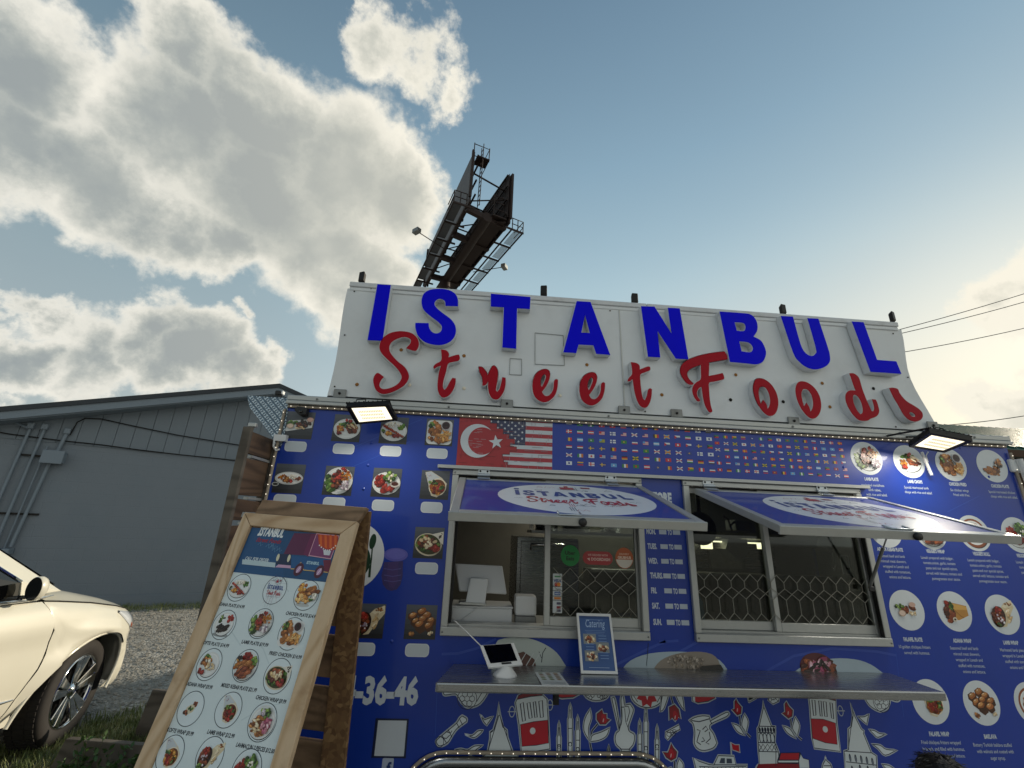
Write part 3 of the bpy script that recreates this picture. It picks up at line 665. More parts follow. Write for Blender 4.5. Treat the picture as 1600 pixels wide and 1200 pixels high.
# ================================================================== FOOD TRUCK
XL, XR, ZB, ZT = -1.118, 3.33, 0.42, 2.318
truck = thing('food_truck', 'blue vinyl wrapped food truck with two open serving windows and steel counter', 'food truck', (1.1, .9, 0))
W1 = (-0.128, 0.912, 1.205, 1.985); W2 = (1.192, 2.238, 1.205, 1.985)      # window openings x0 x1 z0 z1
def wall_with_holes(xs, zs, holes, y0, y1):
    q = MB()
    for i in range(len(xs)-1):
        for j in range(len(zs)-1):
            cx, cz = (xs[i]+xs[i+1])/2, (zs[j]+zs[j+1])/2
            if any(h[0] < cx < h[1] and h[2] < cz < h[3] for h in holes): continue
            for y, o in ((y0, 0), (y1, 1)):
                vs = [(xs[i], y, zs[j]), (xs[i+1], y, zs[j]), (xs[i+1], y, zs[j+1]), (xs[i], y, zs[j+1])]
                q.add(vs, [(0, 1, 2, 3) if o == 0 else (3, 2, 1, 0)])
    for h in holes:
        for (a, c) in (((h[0], h[2]), (h[1], h[2])), ((h[1], h[2]), (h[1], h[3])), ((h[1], h[3]), (h[0], h[3])), ((h[0], h[3]), (h[0], h[2]))):
            q.add([(a[0], y0, a[1]), (c[0], y0, c[1]), (c[0], y1, c[1]), (a[0], y1, a[1])], [(0, 1, 2, 3)])
    return q
q = wall_with_holes([XL, W1[0], W1[1], W2[0], W2[1], XR], [ZB, W1[2], W1[3], ZT], [W1, W2], 0.0, 0.05)
q.build('front_wall', M_['vinyl_blue'], truck)
q = MB(); q.box(XL, XL+.05, .0505, 1.8, ZB, ZT); q.build('end_wall', M_['vinyl_blue'], truck)
q = MB(); q.box(XR-.05, XR, .0505, 1.8, ZB, ZT); q.build('end_wall', M_['vinyl_blue'], truck)
q = MB(); q.box(XL+.051, XR-.051, 2.15, 1.8, ZB, ZT); q.build('back_wall', M_['inside_dark'], truck)
q = MB(); q.box(XL+.051, XR-.051, 0.051, 1.749, ZB, ZB+.06); q.build('floor', M_['inside_dark'], truck)
for xa, xb in ((XL+.0505, XL+.058), (XR-.058, XR-.0505)): q = MB(); q.box(xa, xb, .06, 1.745, ZB+.061, ZT-.002); q.build('inner_lining', M_['inside_dark'], truck)
for za, zb_, xa, xb in ((ZB+.061, W1[2]-.03, XL+.06, XR-.06), (W1[2], W1[3], XL+.06, W1[0]-.03), (W1[2], W1[3], W2[1]+.03, XR-.06)): q = MB(); q.box(xa, xb, .052, .058, za, zb_); q.build('inner_lining', M_['inside_dark'], truck)
q = MB(); q.box(XL, XR, .0, 1.8, ZT+.001, ZT+.05); q.build('roof', M_['alu_dull'], truck)
# roof edge rail and the black gap under the sign
q = MB(); q.box(XL, XR+.02, -.030, .02, 2.330, 2.352); q.box(XL, XR+.02, -.022, .02, 2.354, 2.384); q.build('roof_rail', M_['alu'], truck, .004)
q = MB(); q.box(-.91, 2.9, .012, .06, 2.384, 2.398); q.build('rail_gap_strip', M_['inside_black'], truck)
for x in (-.95, -.2, .75, 1.9, 2.6, 3.1):
    q = MB(); q.lathe([(0, -.006), (.006, -.005), (.007, 0)], (x, -.022, 2.366), (0, 1, 0), 8); q.build('rivet', M_['alu_dull'], truck)
# diamond plate nose corner
q = MB(); q.prism([[Wp(386, 618, -.004), Wp(390, 636, -.004), Wp(428, 688, -.004), Wp(438, 700, -.004), Wp(444, 684, -.004), Wp(452, 622, -.004)]], (0, .012, 0)); q.build('diamond_plate_corner', M_['diamond_plate'], truck, fixn=True)
q = MB(); q.tube([Wp(430, 682, -.02), Wp(428, 690, -.03), Wp(427, 697, -.03), Wp(431, 704, -.02), Wp(437, 702, -.015)], .006, 6); q.box(-1.14, -1.075, -.03, .0, 2.115, 2.15); q.build('plug_wire', M_['white_plastic'], truck)
# fender over the wheels, mostly below the frame
def roundrect(x0, x1, z0, z1, r, n=8, y=0.0):
    P = []
    for (cx, cz, a) in ((x1-r, z1-r, 0), (x0+r, z1-r, 90)):
        for i in range(n+1): t = R(a+90*i/n); P.append(Vector((cx+r*math.cos(t), y, cz+r*math.sin(t))))
    return P
fx0, fx1, fz = Wp(655, 1200).x-.05, Wp(1035, 1200).x+.04, .668
arch = roundrect(fx0, fx1, .2, fz, .17, 8, -.012)
q = MB(); q.tube([(fx1, -.012, .2)]+arch+[(fx0, -.012, .2)], .022, 8)
fen = q.build('fender', M_['steel'], truck)
inner = [(fx0+.02, -.006, .2)]+[Vector((p.x*.985+.0055, -.006, p.z-.022)) for p in reversed(arch)]+[(fx1-.02, -.006, .2)]
q = MB(); q.prism([[Vector(p) for p in inner]], (0, -.012, 0)); q.build('fender_panel', M_['steel'], fen, fixn=True)

# LED strips: a tan strip with small bulbs
def led_strip(label, path, step=.043):
    st = thing('led_strip', label, 'light strip', tuple(path[0]))
    q = MB(); q.tube(path, .0085, 6); q.build('strip_base', M_['led_strip_base'], st)
    q = MB(); L = 0; nxt = .02
    for a, c in zip(path, path[1:]):
        a, c = Vector(a), Vector(c); l = (c-a).length
        while nxt <= L+l:
            p = a+(c-a)*((nxt-L)/l); q.lathe([(0, -.0045), (.0018, -.003), (.0024, 0), (.002, .002)], p+Vector((0, -.008, 0)), (0, 1, 0), 6); nxt += step
        L += l
    tag(q.build('led', M_['bulb'], st), kind='stuff'); return st
led_strip('string of small lit bulbs under the white roof rail along the whole wall', [Vector((XL+.01, -.010, 2.318)), Vector((XR-.02, -.010, 2.318))], .0405)
led_strip('vertical string of small bulbs down the left edge of the blue wall', [Vector((XL-.004, -.010, 2.30)), Vector((XL-.010, -.010, .5))], .05)
led_strip('vertical string of small bulbs down the right edge of the blue wall', [Vector((XR-.004, -.012, 2.28)), Vector((XR-.002, -.012, .5))], .085)
led_strip('curved string of small bulbs round the steel wheel fender', [Vector((fx1+.034, -.012, .25))]+roundrect(fx0-.034, fx1+.034, .2, fz+.036, .2, 8, -.012)+[Vector((fx0-.034, -.012, .25))], .052)
q = MB(); q.box(XR-.03, XR+.05, -.02, .05, 2.16, 2.24); q.tube([(XR+.02, -.03, 2.24), (XR+.03, -.03, 2.1)], .018, 8); q.build('corner_marker', M_['white_plastic'], truck, .01)

# ------------------------------------------------------------------ windows
def xat(px, py, y=0): return Wp(px, py, y).x
def window(W, xm, open_left, lab):
    x0, x1, z0, z1 = W
    root = thing('serving_window', lab, 'window', ((x0+x1)/2, 0, z0))
    for nm, a in (('sill', (x0-.018, x1+.018, -.03, .0, z0-.018, z0+.022)), ('head', (x0-.018, x1+.018, -.022, .0, z1-.005, z1+.022)), ('jamb', (x0-.018, x0+.016, -.026, .0, z0+.0225, z1-.006)), ('jamb', (x1-.016, x1+.018, -.026, .0, z0+.0225, z1-.006))):
        q = MB(); q.box(*a[:2], a[2], a[3]-.001, *a[4:]); q.build(nm, M_['alu'], root, .003)
    for x in (x0-.006, x1+.006):
        for z in (z0, z1+.008):
            q = MB(); q.lathe([(0, -.004), (.004, -.003), (.005, 0)], (x, -.0305, z), (0, 1, 0), 8); q.build('screw', M_['alu_dull'], root)
    # reveal lining
    for nm, a in (('reveal', (x0+.0005, x0+.004, .0, .085, z0+.001, z1-.001)), ('shadow_reveal', (x1-.004, x1-.0005, .0, .085, z0+.001, z1-.001)), ('track', (x0+.005, x1-.005, .008, .085, z0+.001, z0+.03))):
        q = MB(); q.box(*a); q.build(nm, M_['alu'] if nm == 'track' else M_['black_plastic'] if nm == 'shadow_reveal' else M_['alu_dull'], root)  # right reveal is black: shade of the frame's depth put into the colour
    def sash(a, c, y):
        t = .022
        fr = MB()
        fr.box(a, a+t+.008, y, y+.022, z0+.031, z1-.01); fr.box(c-t, c, y, y+.022, z0+.031, z1-.01); fr.box(a+t+.0081, c-t-.0001, y, y+.022, z0+.031, z0+.075); fr.box(a+t+.0081, c-t-.0001, y, y+.022, z1-.04, z1-.01)
        s = fr.build('sash', M_['alu'], root, .002)
        g = MB(); g.box(a+t+.006, c-t+.002, y+.009, y+.013, z0+.07, z1-.036); g.build('pane', M_['window_glass'], s)
        return s
    sash(xm-.016, x1-.006, .012)
    if not open_left: sash(x0+.006, xm+.012, .04)
    else:
        q = MB(); q.box(x0+.006, x0+.03, .04, .062, z0+.031, z1-.01); q.build('stop', M_['black_plastic'], root)
    return root
XM1, XM2 = xat(856, 900), xat(1209, 900)
win1 = window(W1, XM1, True, 'left serving window, slid half open with stickers on its right pane')
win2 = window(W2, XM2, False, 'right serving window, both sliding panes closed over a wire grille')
# decorative wire grille behind the panes
def grille(label, x0, x1, z0, z1, pitch, y):
    t = thing('wire_grille', label, 'grille', ((x0+x1)/2, y, z0))
    q = MB(); r = .0010; n = max(1, int((x1-x0)/pitch)); p = (x1-x0)/n; hz = p*.5
    za, zb, zc, zd = z0+hz, z0+(z1-z0)*.46, z0+(z1-z0)*.46+hz*1.5, z1-hz
    for i in range(n):
        xa = x0+i*p; xb = xa+p/2; xc = xa+p
        for L in ([(xa, z0), (xb, za), (xc, z0)], [(xb, za), (xb, zb)], [(xb, zb), (xa, zb+hz*.8), (xb, zc)], [(xb, zb), (xc, zb+hz*.8), (xb, zc)], [(xb, zc), (xb, zd)], [(xb, zd), (xa, z1)], [(xb, zd), (xc, z1)]):
            for a, c in zip(L, L[1:]): q.bar((a[0], y, a[1]), (c[0], y, c[1]), r*2.5, r*2.5)
    tag(q.build('wire', M_['wire_gray'], t), kind='stuff')
z_top = Wp(1000, 888, .06).z
grille('hexagon wire grille behind the stickered pane of the left window', XM1+.03, W1[1]-.03, 1.285, Wp(950, 890, .006).z, .082, .006)
grille('hexagon wire grille across the full width of the right window', W2[0]+.03, W2[1]-.03, 1.285, Wp(1250, 900, .006).z, .074, .006)

# ================================================================== ROOF SIGN
sign = thing('roof_sign', 'white roof sign board with raised blue and red channel letters', 'sign', (1.0, .02, 2.39))
SZ0, SZ1 = 2.398, 3.105
q = MB(); nx, nz_ = 40, 10
def sx_l(t): return -.905+.012*t + .006*math.sin(t*5)
def sx_r(t): return 2.897 - .075*t - .028*math.sin(t*math.pi)*1.0 + .010*math.sin(t*9)
def syy(x, t):
    e = max(0, (x-2.35)/.55); l = max(0, (-.6-x)/.3)
    return .010*math.sin(x*2.3+t*2)*.25 + .03*e*e*math.sin(t*3.1) + .008*l*math.sin(t*6)
vs = []
for j in range(nz_+1):
    t = j/nz_
    for i in range(nx+1): x = sx_l(t)+(sx_r(t)-sx_l(t))*i/nx; vs.append((x, syy(x, t), SZ0+(SZ1-SZ0)*t))
fs = [(j*(nx+1)+i, j*(nx+1)+i+1, (j+1)*(nx+1)+i+1, (j+1)*(nx+1)+i) for j in range(nz_) for i in range(nx)]
q.add(vs, fs, 0, True); q.add([(a, y+.03, z) for a, y, z in vs], [f[::-1] for f in fs], 0, True)
n = len(vs); loop = [i for i in range(nx+1)]+[(j*(nx+1)+nx) for j in range(1, nz_+1)]+[nz_*(nx+1)+i for i in range(nx-1, -1, -1)]+[j*(nx+1) for j in range(nz_-1, 0, -1)]
q.add(vs+[(a, y+.03, z) for a, y, z in vs], [(loop[(i+1) % len(loop)], loop[i], loop[i]+n, loop[(i+1) % len(loop)]+n) for i in range(len(loop))])
q.build('panel', M_['sign_white'], sign)
q = MB(); q.box(-.889, 1.033, -.012, .05, 3.118, 3.152); q.box(1.036, 2.80, -.012, .05, 3.118, 3.152); q.build('top_rail', M_['return_white'], sign, .004)
q = MB(); q.box(-.887, 1.033, -.006, .05, 3.092, 3.1165); q.box(1.036, 2.795, -.006, .05, 3.092, 3.1165); q.build('lower_top_rail', M_['sign_white'], sign, .003)
q = MB(); q.bar(Wp(967, 477, -.003), Wp(976, 634, -.003), .007, .004, (0, -1, 0)); q.build('seam_strip', M_['alu'], sign)
# thin sealed patch outlines
for pts in ([(836, 520), (880, 524), (882, 571), (836, 569)], [(797, 560), (815, 561), (815, 586), (796, 585)]):
    q = MB(); P = [Wp(a, c, -.002) for a, c in pts]
    for a, c in zip(P, P[1:]+P[:1]): q.bar(a, c, .003, .002, (0, -1, 0))
    q.build('patch_outline', M_['alu_dull'], sign)
for (px, py) in ((531, 615), (792, 631), (975, 641), (1057, 646), (1240, 658), (1457, 665)):
    c = Wp(px, py, -.01); q = MB(); q.box(c.x-.036, c.x+.036, -.016, -.006, c.z-.026, c.z+.026); br_ = q.build('mount_bracket', M_['alu_dull'], sign, .003)
    q = MB(); q.lathe([(0, -.006), (.007, -.005), (.008, 0)], (c.x, -.017, c.z), (0, 1, 0), 8); q.build('bolt', M_['black_metal'], br_)
for (px, py, k) in ((558, 601, 'rust'), (627, 547, 'rust'), (725, 556, 'rust'), (917, 570, 'rust'), (1034, 617, 'rust'), (1149, 586, 'rust'), (1284, 599, 'rust'), (1296, 636, 'rust'), (640, 602, 'hole_daylight'), (725, 607, 'hole_daylight'), (875, 618, 'hole_daylight'), (1141, 625, 'hole_dark'), (1223, 628, 'hole_dark'), (1365, 607, 'hole_dark'), (523, 604, 'hole_dark'), (539, 524, 'hole_dark'), (554, 456, 'hole_dark'), (580, 452, 'hole_dark'), (1396, 521, 'hole_dark'), (1423, 588, 'hole_dark'), (953, 486, 'hole_dark'), (1008, 643, 'hole_dark'), (1399, 667, 'hole_dark')):
    c = Wp(px, py); r = .011 if k != 'hole_dark' or px in (1141, 1223, 1365) else .005
    q = MB(); q.lathe([(0, -.003), (r*.7, -.003), (r, 0)], (c.x, syy(c.x, (c.z-SZ0)/(SZ1-SZ0))-.003, c.z), (0, 1, 0), 10); q.build('plug_or_hole' if r > .006 else 'screw', M_[k], sign)  # rust plugs, dark holes, and bright holes with daylight painted in

LD = .05
LETTERS = []
def channel_letter(ch, pts, holes, mface, smooth=True, k=4, ox=0, oy=0, sc=1.0):
    tf = lambda L: [(ox+x/sc, oy+y/sc) for x, y in L]
    loops = [tf(pts)]+[tf(h) for h in holes]
    pl = [[Vector((w.x, w.z)) for w in (Wp(a, c, -LD-.006) for a, c in L)] for L in loops]
    if smooth: pl = [smooth_loop(L, k) for L in pl]
    LETTERS.append((ch, mface is M_['letter_blue'], pl))
    o2 = [offset_loop(L, .0035 if i == 0 else -.0035) for i, L in enumerate(pl)]
    q = MB(); q.prism([[Vector((p.x, -LD-.003, p.y)) for p in L] for L in pl], (0, .004, 0), back=False)
    f = q.build('letter', mface, sign)
    f['label'] = f'{"blue" if mface is M_["letter_blue"] else "red"} raised letter {ch} on the white sign'
    q = MB(); q.prism([[Vector((p.x, -LD, p.y)) for p in L] for L in o2], (0, LD-.002, 0), back=False)
    q.build('letter_return', M_['return_white'], f)
LB, LR = M_['letter_blue'], M_['letter_red']
channel_letter('I', [(448, 118), (552, 124), (487, 560), (370, 555)], [], LB, False, 4, 500, 420, 5)
channel_letter('S', [(1078, 290), (980, 287), (975, 250), (945, 232), (915, 237), (895, 262), (905, 297), (960, 345), (1020, 390), (1055, 440), (1060, 500), (1030, 555), (970, 588), (900, 592), (820, 570), (765, 520), (745, 460), (745, 420), (848, 422), (854, 462), (880, 495), (918, 502), (946, 482), (950, 445), (920, 410), (860, 365), (808, 315), (793, 255), (808, 197), (850, 165), (920, 154), (1000, 162), (1055, 192), (1077, 240)], [], LB, True, 4, 500, 420, 5)
channel_letter('T', [(767, 458.4), (829, 463.6), (828, 482.4), (808, 481.2), (806.6, 544.4), (785, 542.4), (787.4, 479.6), (767, 478.4)], [], LB, False)
channel_letter('A', [(507, 200), (615, 207), (768, 620), (660, 612), (637, 545), (522, 540), (503, 606), (402, 600)], [[(572, 308), (610, 450), (543, 446)]], LB, False, 4, 800, 430, 5)
channel_letter('N', [(1010, 240), (1115, 243), (1250, 458), (1220, 252), (1312, 257), (1380, 655), (1283, 650), (1138, 432), (1160, 640), (1065, 635)], [], LB, False, 4, 800, 430, 5)
channel_letter('B', [(140, 185), (290, 196), (335, 205), (362, 230), (376, 268), (373, 308), (352, 342), (398, 368), (424, 415), (429, 455), (410, 498), (372, 515), (310, 510), (205, 500)], [[(233, 252), (285, 256), (301, 272), (300, 298), (285, 308), (247, 305)], [(262, 372), (318, 378), (344, 400), (347, 425), (328, 440), (277, 434)]], LB, True, 4, 1090, 440, 4)
channel_letter('U', [(523, 213), (598, 217), (640, 370), (662, 425), (690, 455), (720, 463), (740, 448), (743, 415), (690, 227), (757, 230), (815, 405), (829, 460), (828, 500), (800, 530), (745, 547), (690, 536), (640, 500), (600, 440)], [], LB, True, 4, 1090, 440, 4)
channel_letter('L', [(968, 248), (1040, 252), (1125, 488), (1245, 497), (1277, 575), (1085, 562)], [], LB, False, 4, 1090, 440, 4)
channel_letter('S', [(740, 640), (672, 618), (705, 580), (705, 547), (660, 530), (600, 545), (555, 575), (540, 612), (550, 655), (600, 715), (660, 765), (690, 815), (690, 860), (655, 910), (590, 950), (530, 972), (480, 975), (440, 950), (420, 905), (415, 860), (430, 825), (455, 812), (498, 843), (475, 870), (462, 905), (475, 930), (505, 938), (560, 925), (610, 895), (635, 855), (630, 820), (590, 765), (520, 700), (475, 650), (463, 600), (485, 545), (540, 503), (600, 487), (660, 487), (720, 503), (760, 540), (772, 580), (765, 615)], [], LR, True, 3, 500, 420, 5)
channel_letter('t', [(945, 628), (985, 635), (1007, 660), (1003, 690), (1060, 672), (1085, 668), (1092, 690), (1083, 715), (1040, 725), (1000, 740), (985, 800), (965, 870), (960, 920), (972, 945), (990, 925), (1015, 880), (1035, 850), (1060, 855), (1058, 890), (1045, 935), (1015, 980), (985, 1000), (955, 1003), (930, 975), (918, 930), (920, 870), (930, 800), (945, 755), (915, 765), (893, 780), (885, 765), (905, 740), (940, 722), (950, 690)], [], LR, True, 3, 500, 420, 5)
channel_letter('r', [(1240, 762), (1270, 768), (1300, 805), (1310, 830), (1345, 760), (1370, 760), (1388, 790), (1390, 840), (1382, 900), (1375, 945), (1385, 960), (1405, 930), (1420, 870), (1425, 845), (1450, 850), (1450, 900), (1435, 960), (1400, 1010), (1370, 1020), (1340, 1005), (1320, 965), (1312, 910), (1318, 870), (1295, 905), (1268, 912), (1270, 870), (1265, 840), (1245, 800)], [], LR, True, 3, 500, 420, 5)
E_ = ([(360, 815), (357, 870), (340, 930), (305, 970), (265, 990), (225, 985), (185, 955), (165, 910), (160, 855), (170, 800), (195, 760), (230, 738), (265, 732), (290, 745), (298, 780), (290, 820), (265, 870), (235, 910), (255, 938), (285, 940), (310, 915), (325, 880), (330, 825), (345, 810)], [[(255, 770), (266, 790), (254, 830), (234, 872), (224, 850), (226, 815), (238, 785)]])
channel_letter('e', *E_, LR, True, 3, 800, 430, 5)
channel_letter('e', *E_, LR, True, 3, 873.6, 435, 5)
channel_letter('t', [(930, 677), (975, 685), (998, 705), (1000, 735), (1060, 712), (1080, 715), (1080, 740), (1045, 755), (1005, 775), (1005, 830), (1012, 900), (1025, 960), (1040, 975), (1055, 940), (1065, 895), (1080, 882), (1095, 890), (1092, 940), (1080, 990), (1060, 1025), (1035, 1035), (1005, 1020), (980, 980), (962, 920), (950, 850), (945, 810), (920, 828), (903, 825), (915, 800), (940, 770), (938, 720)], [], LR, True, 3, 800, 430, 5)
channel_letter('F', [(925, 88), (965, 150), (970, 210), (850, 230), (740, 250), (680, 260), (685, 300), (680, 470), (790, 450), (895, 425), (915, 470), (915, 520), (850, 540), (760, 560), (685, 580), (685, 700), (695, 830), (715, 950), (735, 1020), (715, 1040), (680, 1030), (630, 950), (595, 830), (575, 700), (565, 640), (530, 660), (505, 700), (495, 750), (510, 800), (540, 840), (545, 865), (510, 870), (470, 830), (435, 760), (422, 690), (440, 620), (490, 565), (555, 520), (558, 400), (555, 295), (480, 320), (400, 355), (350, 400), (340, 450), (365, 510), (410, 560), (440, 585), (425, 608), (360, 600), (300, 540), (250, 460), (232, 380), (255, 300), (320, 240), (420, 190), (560, 145), (740, 110)], [], LR, True, 3, 1040, 540, 10)
channel_letter('o', [(375, 605), (420, 610), (465, 645), (495, 695), (507, 750), (500, 800), (480, 832), (450, 838), (420, 820), (385, 775), (360, 720), (350, 665), (358, 625)], [[(400, 655), (425, 660), (447, 695), (457, 745), (450, 780), (440, 795), (432, 765), (412, 738), (398, 765), (388, 730), (383, 690), (388, 665)]], LR, True, 3, 1090, 440, 4)
channel_letter('o', [(645, 622), (690, 630), (735, 665), (765, 715), (775, 770), (768, 815), (745, 848), (715, 855), (685, 835), (650, 790), (625, 735), (615, 680), (622, 642)], [[(668, 670), (695, 678), (717, 712), (726, 760), (720, 795), (708, 812), (700, 782), (682, 755), (668, 780), (658, 745), (652, 705), (656, 682)]], LR, True, 3, 1090, 440, 4)
channel_letter('d', [(280, 130), (340, 130), (405, 170), (440, 230), (480, 370), (540, 530), (595, 650), (625, 720), (655, 720), (670, 680), (660, 620), (635, 535), (690, 540), (715, 590), (735, 660), (745, 720), (725, 780), (680, 815), (610, 840), (560, 870), (440, 865), (350, 790), (280, 690), (230, 580), (220, 490), (240, 430), (290, 395), (380, 400), (350, 330), (310, 210)], [[(370, 465), (420, 500), (465, 580), (490, 680), (485, 750), (450, 770), (400, 710), (355, 620), (335, 530), (340, 480)]], LR, True, 3, 1300, 570, 10)
channel_letter('s', [(905, 360), (960, 355), (1035, 375), (1060, 430), (1110, 500), (1180, 570), (1280, 630), (1370, 690), (1420, 750), (1425, 810), (1390, 860), (1310, 885), (1220, 860), (1140, 790), (1090, 710), (1040, 620), (980, 520), (930, 420)], [[(1225, 735), (1270, 745), (1310, 780), (1310, 810), (1260, 805), (1220, 765)]], LR, True, 3, 1300, 570, 10)
# little spotlights along the sign's top edge, seen from behind
for i, (px, py, lab) in enumerate(((567, 437, 'leftmost black spotlight on the sign top above the letter I'), (849, 458, 'black spotlight on the sign top right of the letter T'), (990, 470, 'black spotlight on the sign top between the letters A and N'), (1220, 487, 'black spotlight on the sign top above the letter U'), (1390, 498, 'rightmost black spotlight on the sign top above the letter L'))):
    c = Wp(px, py, .09); t = thing('sign_spotlight', lab, 'spotlight', (c.x, .06, 3.14), 'spotlights along the top edge of the roof sign')
    q = MB(); d = Vector((.012*(i-2), -.05, .045)).normalized(); sd = d.cross(UZ).normalized(); u2 = sd.cross(d)
    q.obox((c.x, .07, c.z), sd*.022, d*.016, UZ*.034); q.build('lamp_head', M_['black_metal'], t, .004)
    q = MB(); q.tube([(c.x, .075, 3.13), (c.x, .075, c.z-.02)], .007, 6); q.build('stem', M_['black_metal'], t)

# ------------------------------------------------------------------ awning flaps
def awning(label, x0, x1, hp, lock_px):
    zh, zf, d = 1.966, 1.757, .70
    root = thing('awning_flap', label, 'awning', ((x0+x1)/2, -.02, zh), 'hinged flaps propped open over the serving windows')
    a = Vector((0, -d, zf-zh)).normalized(); up = Vector((1, 0, 0)).cross(a)
    if up.z < 0: up = -up
    L = math.hypot(d, zf-zh); o = Vector((0, -.022, zh))
    def P(x, s, n=0): return Vector((x, 0, 0))+o+a*s+up*n
    th = .028; fw = .036
    def slab(nm, xa, xb, sa, sb, n0, n1, m, par=root, bev=.002):
        q = MB(); c = (P(xa, sa, n0)+P(xb, sb, n1))/2; q.obox(c, Vector(((xb-xa)/2, 0, 0)), a*((sb-sa)/2), up*((n1-n0)/2)); return q.build(nm, m, par, bev)
    slab('side_rail', x0, x0+fw, .02, L-.001, -th, .004, M_['alu']); slab('side_rail', x1-fw, x1, .02, L-.001, -th, .004, M_['alu'])
    slab('front_rail', x0-.004, x1+.004, L, L+.012, -.032, .004, M_['alu']); slab('front_rail_top', x0+fw+.001, x1-fw-.001, L-.034, L-.001, -th, .003, M_['alu'])
    slab('rear_rail', x0+fw+.001, x1-fw-.001, .02, .05, -th, .002, M_['alu'])
    pn = slab('panel', x0+fw+.001, x1-fw-.001, .051, L-.035, -th+.004, -.002, M_['vinyl_blue'], root, 0)
    for px, py in hp:
        h = Wp(px, py, -.02); q = MB(); q.box(h.x-.032, h.x+.032, -.028, -.022, zh+.022, zh+.048); q.tube([(h.x-.034, -.032, zh+.018), (h.x+.034, -.032, zh+.018)], .008, 8); q.obox(P(h.x, .03, .008), Vector((.034, 0, 0)), a*.022, up*.003)
        hg = q.build('hinge', M_['zinc'], root, .001)
        for dx in (-.02, .02):
            q = MB(); q.lathe([(0, -.004), (.005, -.003), (.006, 0)], (h.x+dx, -.0285, zh+.038), (0, 1, 0), 8); q.build('screw', M_['black_metal'], hg)
    # latch and lock on the front edge
    lx = lock_px
    q = MB(); c0 = P(lx-.045, L-.05, .007); q.tube([c0, c0+a*.045, P(lx+.045, L-.005, .007), P(lx+.045, L-.05, .007)], .004, 6); q.build('handle', M_['zinc'], root)
    q = MB(); q.lathe([(.0, -.016), (.014, -.016), (.016, -.012), (.016, .0)], P(lx+.045, L+.012, -.016), (0, 1, 0), 14); q.build('lock', M_['black_plastic'], root)
    # printed oval logo
    Ml = Matrix((( 1, -a.x, up.x, 0), (0, -a.y, up.y, 0), (0, -a.z, up.z, 0), (0, 0, 0, 1))); cc = P((x0+x1)/2+.06, L*.52, -.002); Ml.translation = cc
    A = Art(Ml, .0004, .00003)
    A.ell(0, 0, .375, .30, '#dfe3e8', 0, 48)
    logo(A, 0, 0, .36, .29)
    A.poly([(-.42, -.335), (-.3, -.305), (0, -.31), (.2, -.332), (.2, -.337), (-.42, -.337)], '#d5d9de')
    A.build('oval_logo', M_['vinyl_print'], pn)
    return root, P, L
def doodle_lines(A, x0, x1, y0, y1, n, r, col='#4a5468', wd=.0022, red=.12):
    for i in range(n):
        x, y = r.uniform(x0, x1), r.uniform(y0, y1); s = r.uniform(.012, .03); k = r.randrange(5); c = col if r.random() > red else '#a8283a'
        if k == 0: A.line([(x-s, y), (x, y+s*1.5), (x+s, y)], wd, c); A.line([(x-s, y), (x+s, y)], wd, c)
        elif k == 1: A.ring(x, y, s*.6, s*.45, wd, c, 12)
        elif k == 2:
            for d in (-1, 0, 1): A.line([(x+d*s*.4, y-s), (x+d*s*.4, y+s*1.2)], wd, c)
        elif k == 3: A.line([(x-s, y+s*.3), (x-s*.4, y+s*.7), (x, y), (x+s*.4, y+s*.7), (x+s, y+s*.3)], wd, c)
        else: A.line([(x-s, y-s*.5), (x-s*.6, y+s*.5), (x, y-s*.2), (x+s*.5, y+s*.6), (x+s, y-s*.3)], wd, c)
def logo(A, cx, cy, rx, ry):
    r = random.Random(11)
    for i in range(70):
        t = r.uniform(0, 2*math.pi); q = math.sqrt(r.random())*.85; x, y = cx+rx*q*math.cos(t), cy+ry*q*math.sin(t)
        if abs(y-cy-ry*.16) < ry*.30 and abs(x-cx) < rx*.85: continue
        if abs(y-cy+ry*.25) < ry*.22 and abs(x-cx) < rx*.75: continue
        doodle_lines(A, x, x, y, y, 1, r, wd=rx*.008)
    A.rect(cx-.12*rx, cy+.62*ry, cx+.08*rx, cy+.8*ry, '#a8283a'); A.rect(cx-.04*rx, cy+.82*ry, cx+.02*rx, cy+.92*ry, '#a8283a'); A.rect(cx+.2*rx, cy+.75*ry, cx+.34*rx, cy+.86*ry, '#8a3040')
    traced(A, True, cx, cy+.04*ry, .36*ry, 1.6*rx, '#1c3f8c', .16)
    A.rect(cx-.80*rx, cy+.46*ry, cx-.73*rx, cy+.54*ry, '#1c3f8c')
    traced(A, False, cx+.02*rx, cy-.42*ry, .40*ry, 1.4*rx, '#b0202e', -.04)
def traced(A, blue, cx, base, h, width, col, gap):
    """the sign's own letter shapes set as a printed line"""
    L = [l for l in LETTERS if l[1] == blue]
    H0 = max(p.y for p in L[0][2][0])-min(p.y for p in L[0][2][0]); k = h/H0; x = 0; out = []
    for n, (ch, _, loops) in enumerate(L):
        x0, x1 = min(p.x for p in loops[0]), max(p.x for p in loops[0]); y0 = min(p.y for p in loops[0])
        out.append([[((p.x-x0)*k+x, (p.y-y0)*k) for p in lp] for lp in loops]); x += (x1-x0)*k+gap*h
        if not blue and n == 5: x += .35*h
    f = width/(x-gap*h)
    for loops in out:
        lp = [[(cx-width/2+px*f, base+py) for px, py in l] for l in loops]; A.poly(lp[0], col, lp[1:])
aw1 = awning('blue awning flap with oval logo over the left serving window', -.105, .922, [(756, 741), (954, 751)], xat(890, 800, -.7))
aw2 = awning('blue awning flap with oval logo and bright reflection over the right serving window', 1.232, 2.288, [(1106, 757), (1284, 770)], xat(1404, 830, -.7))
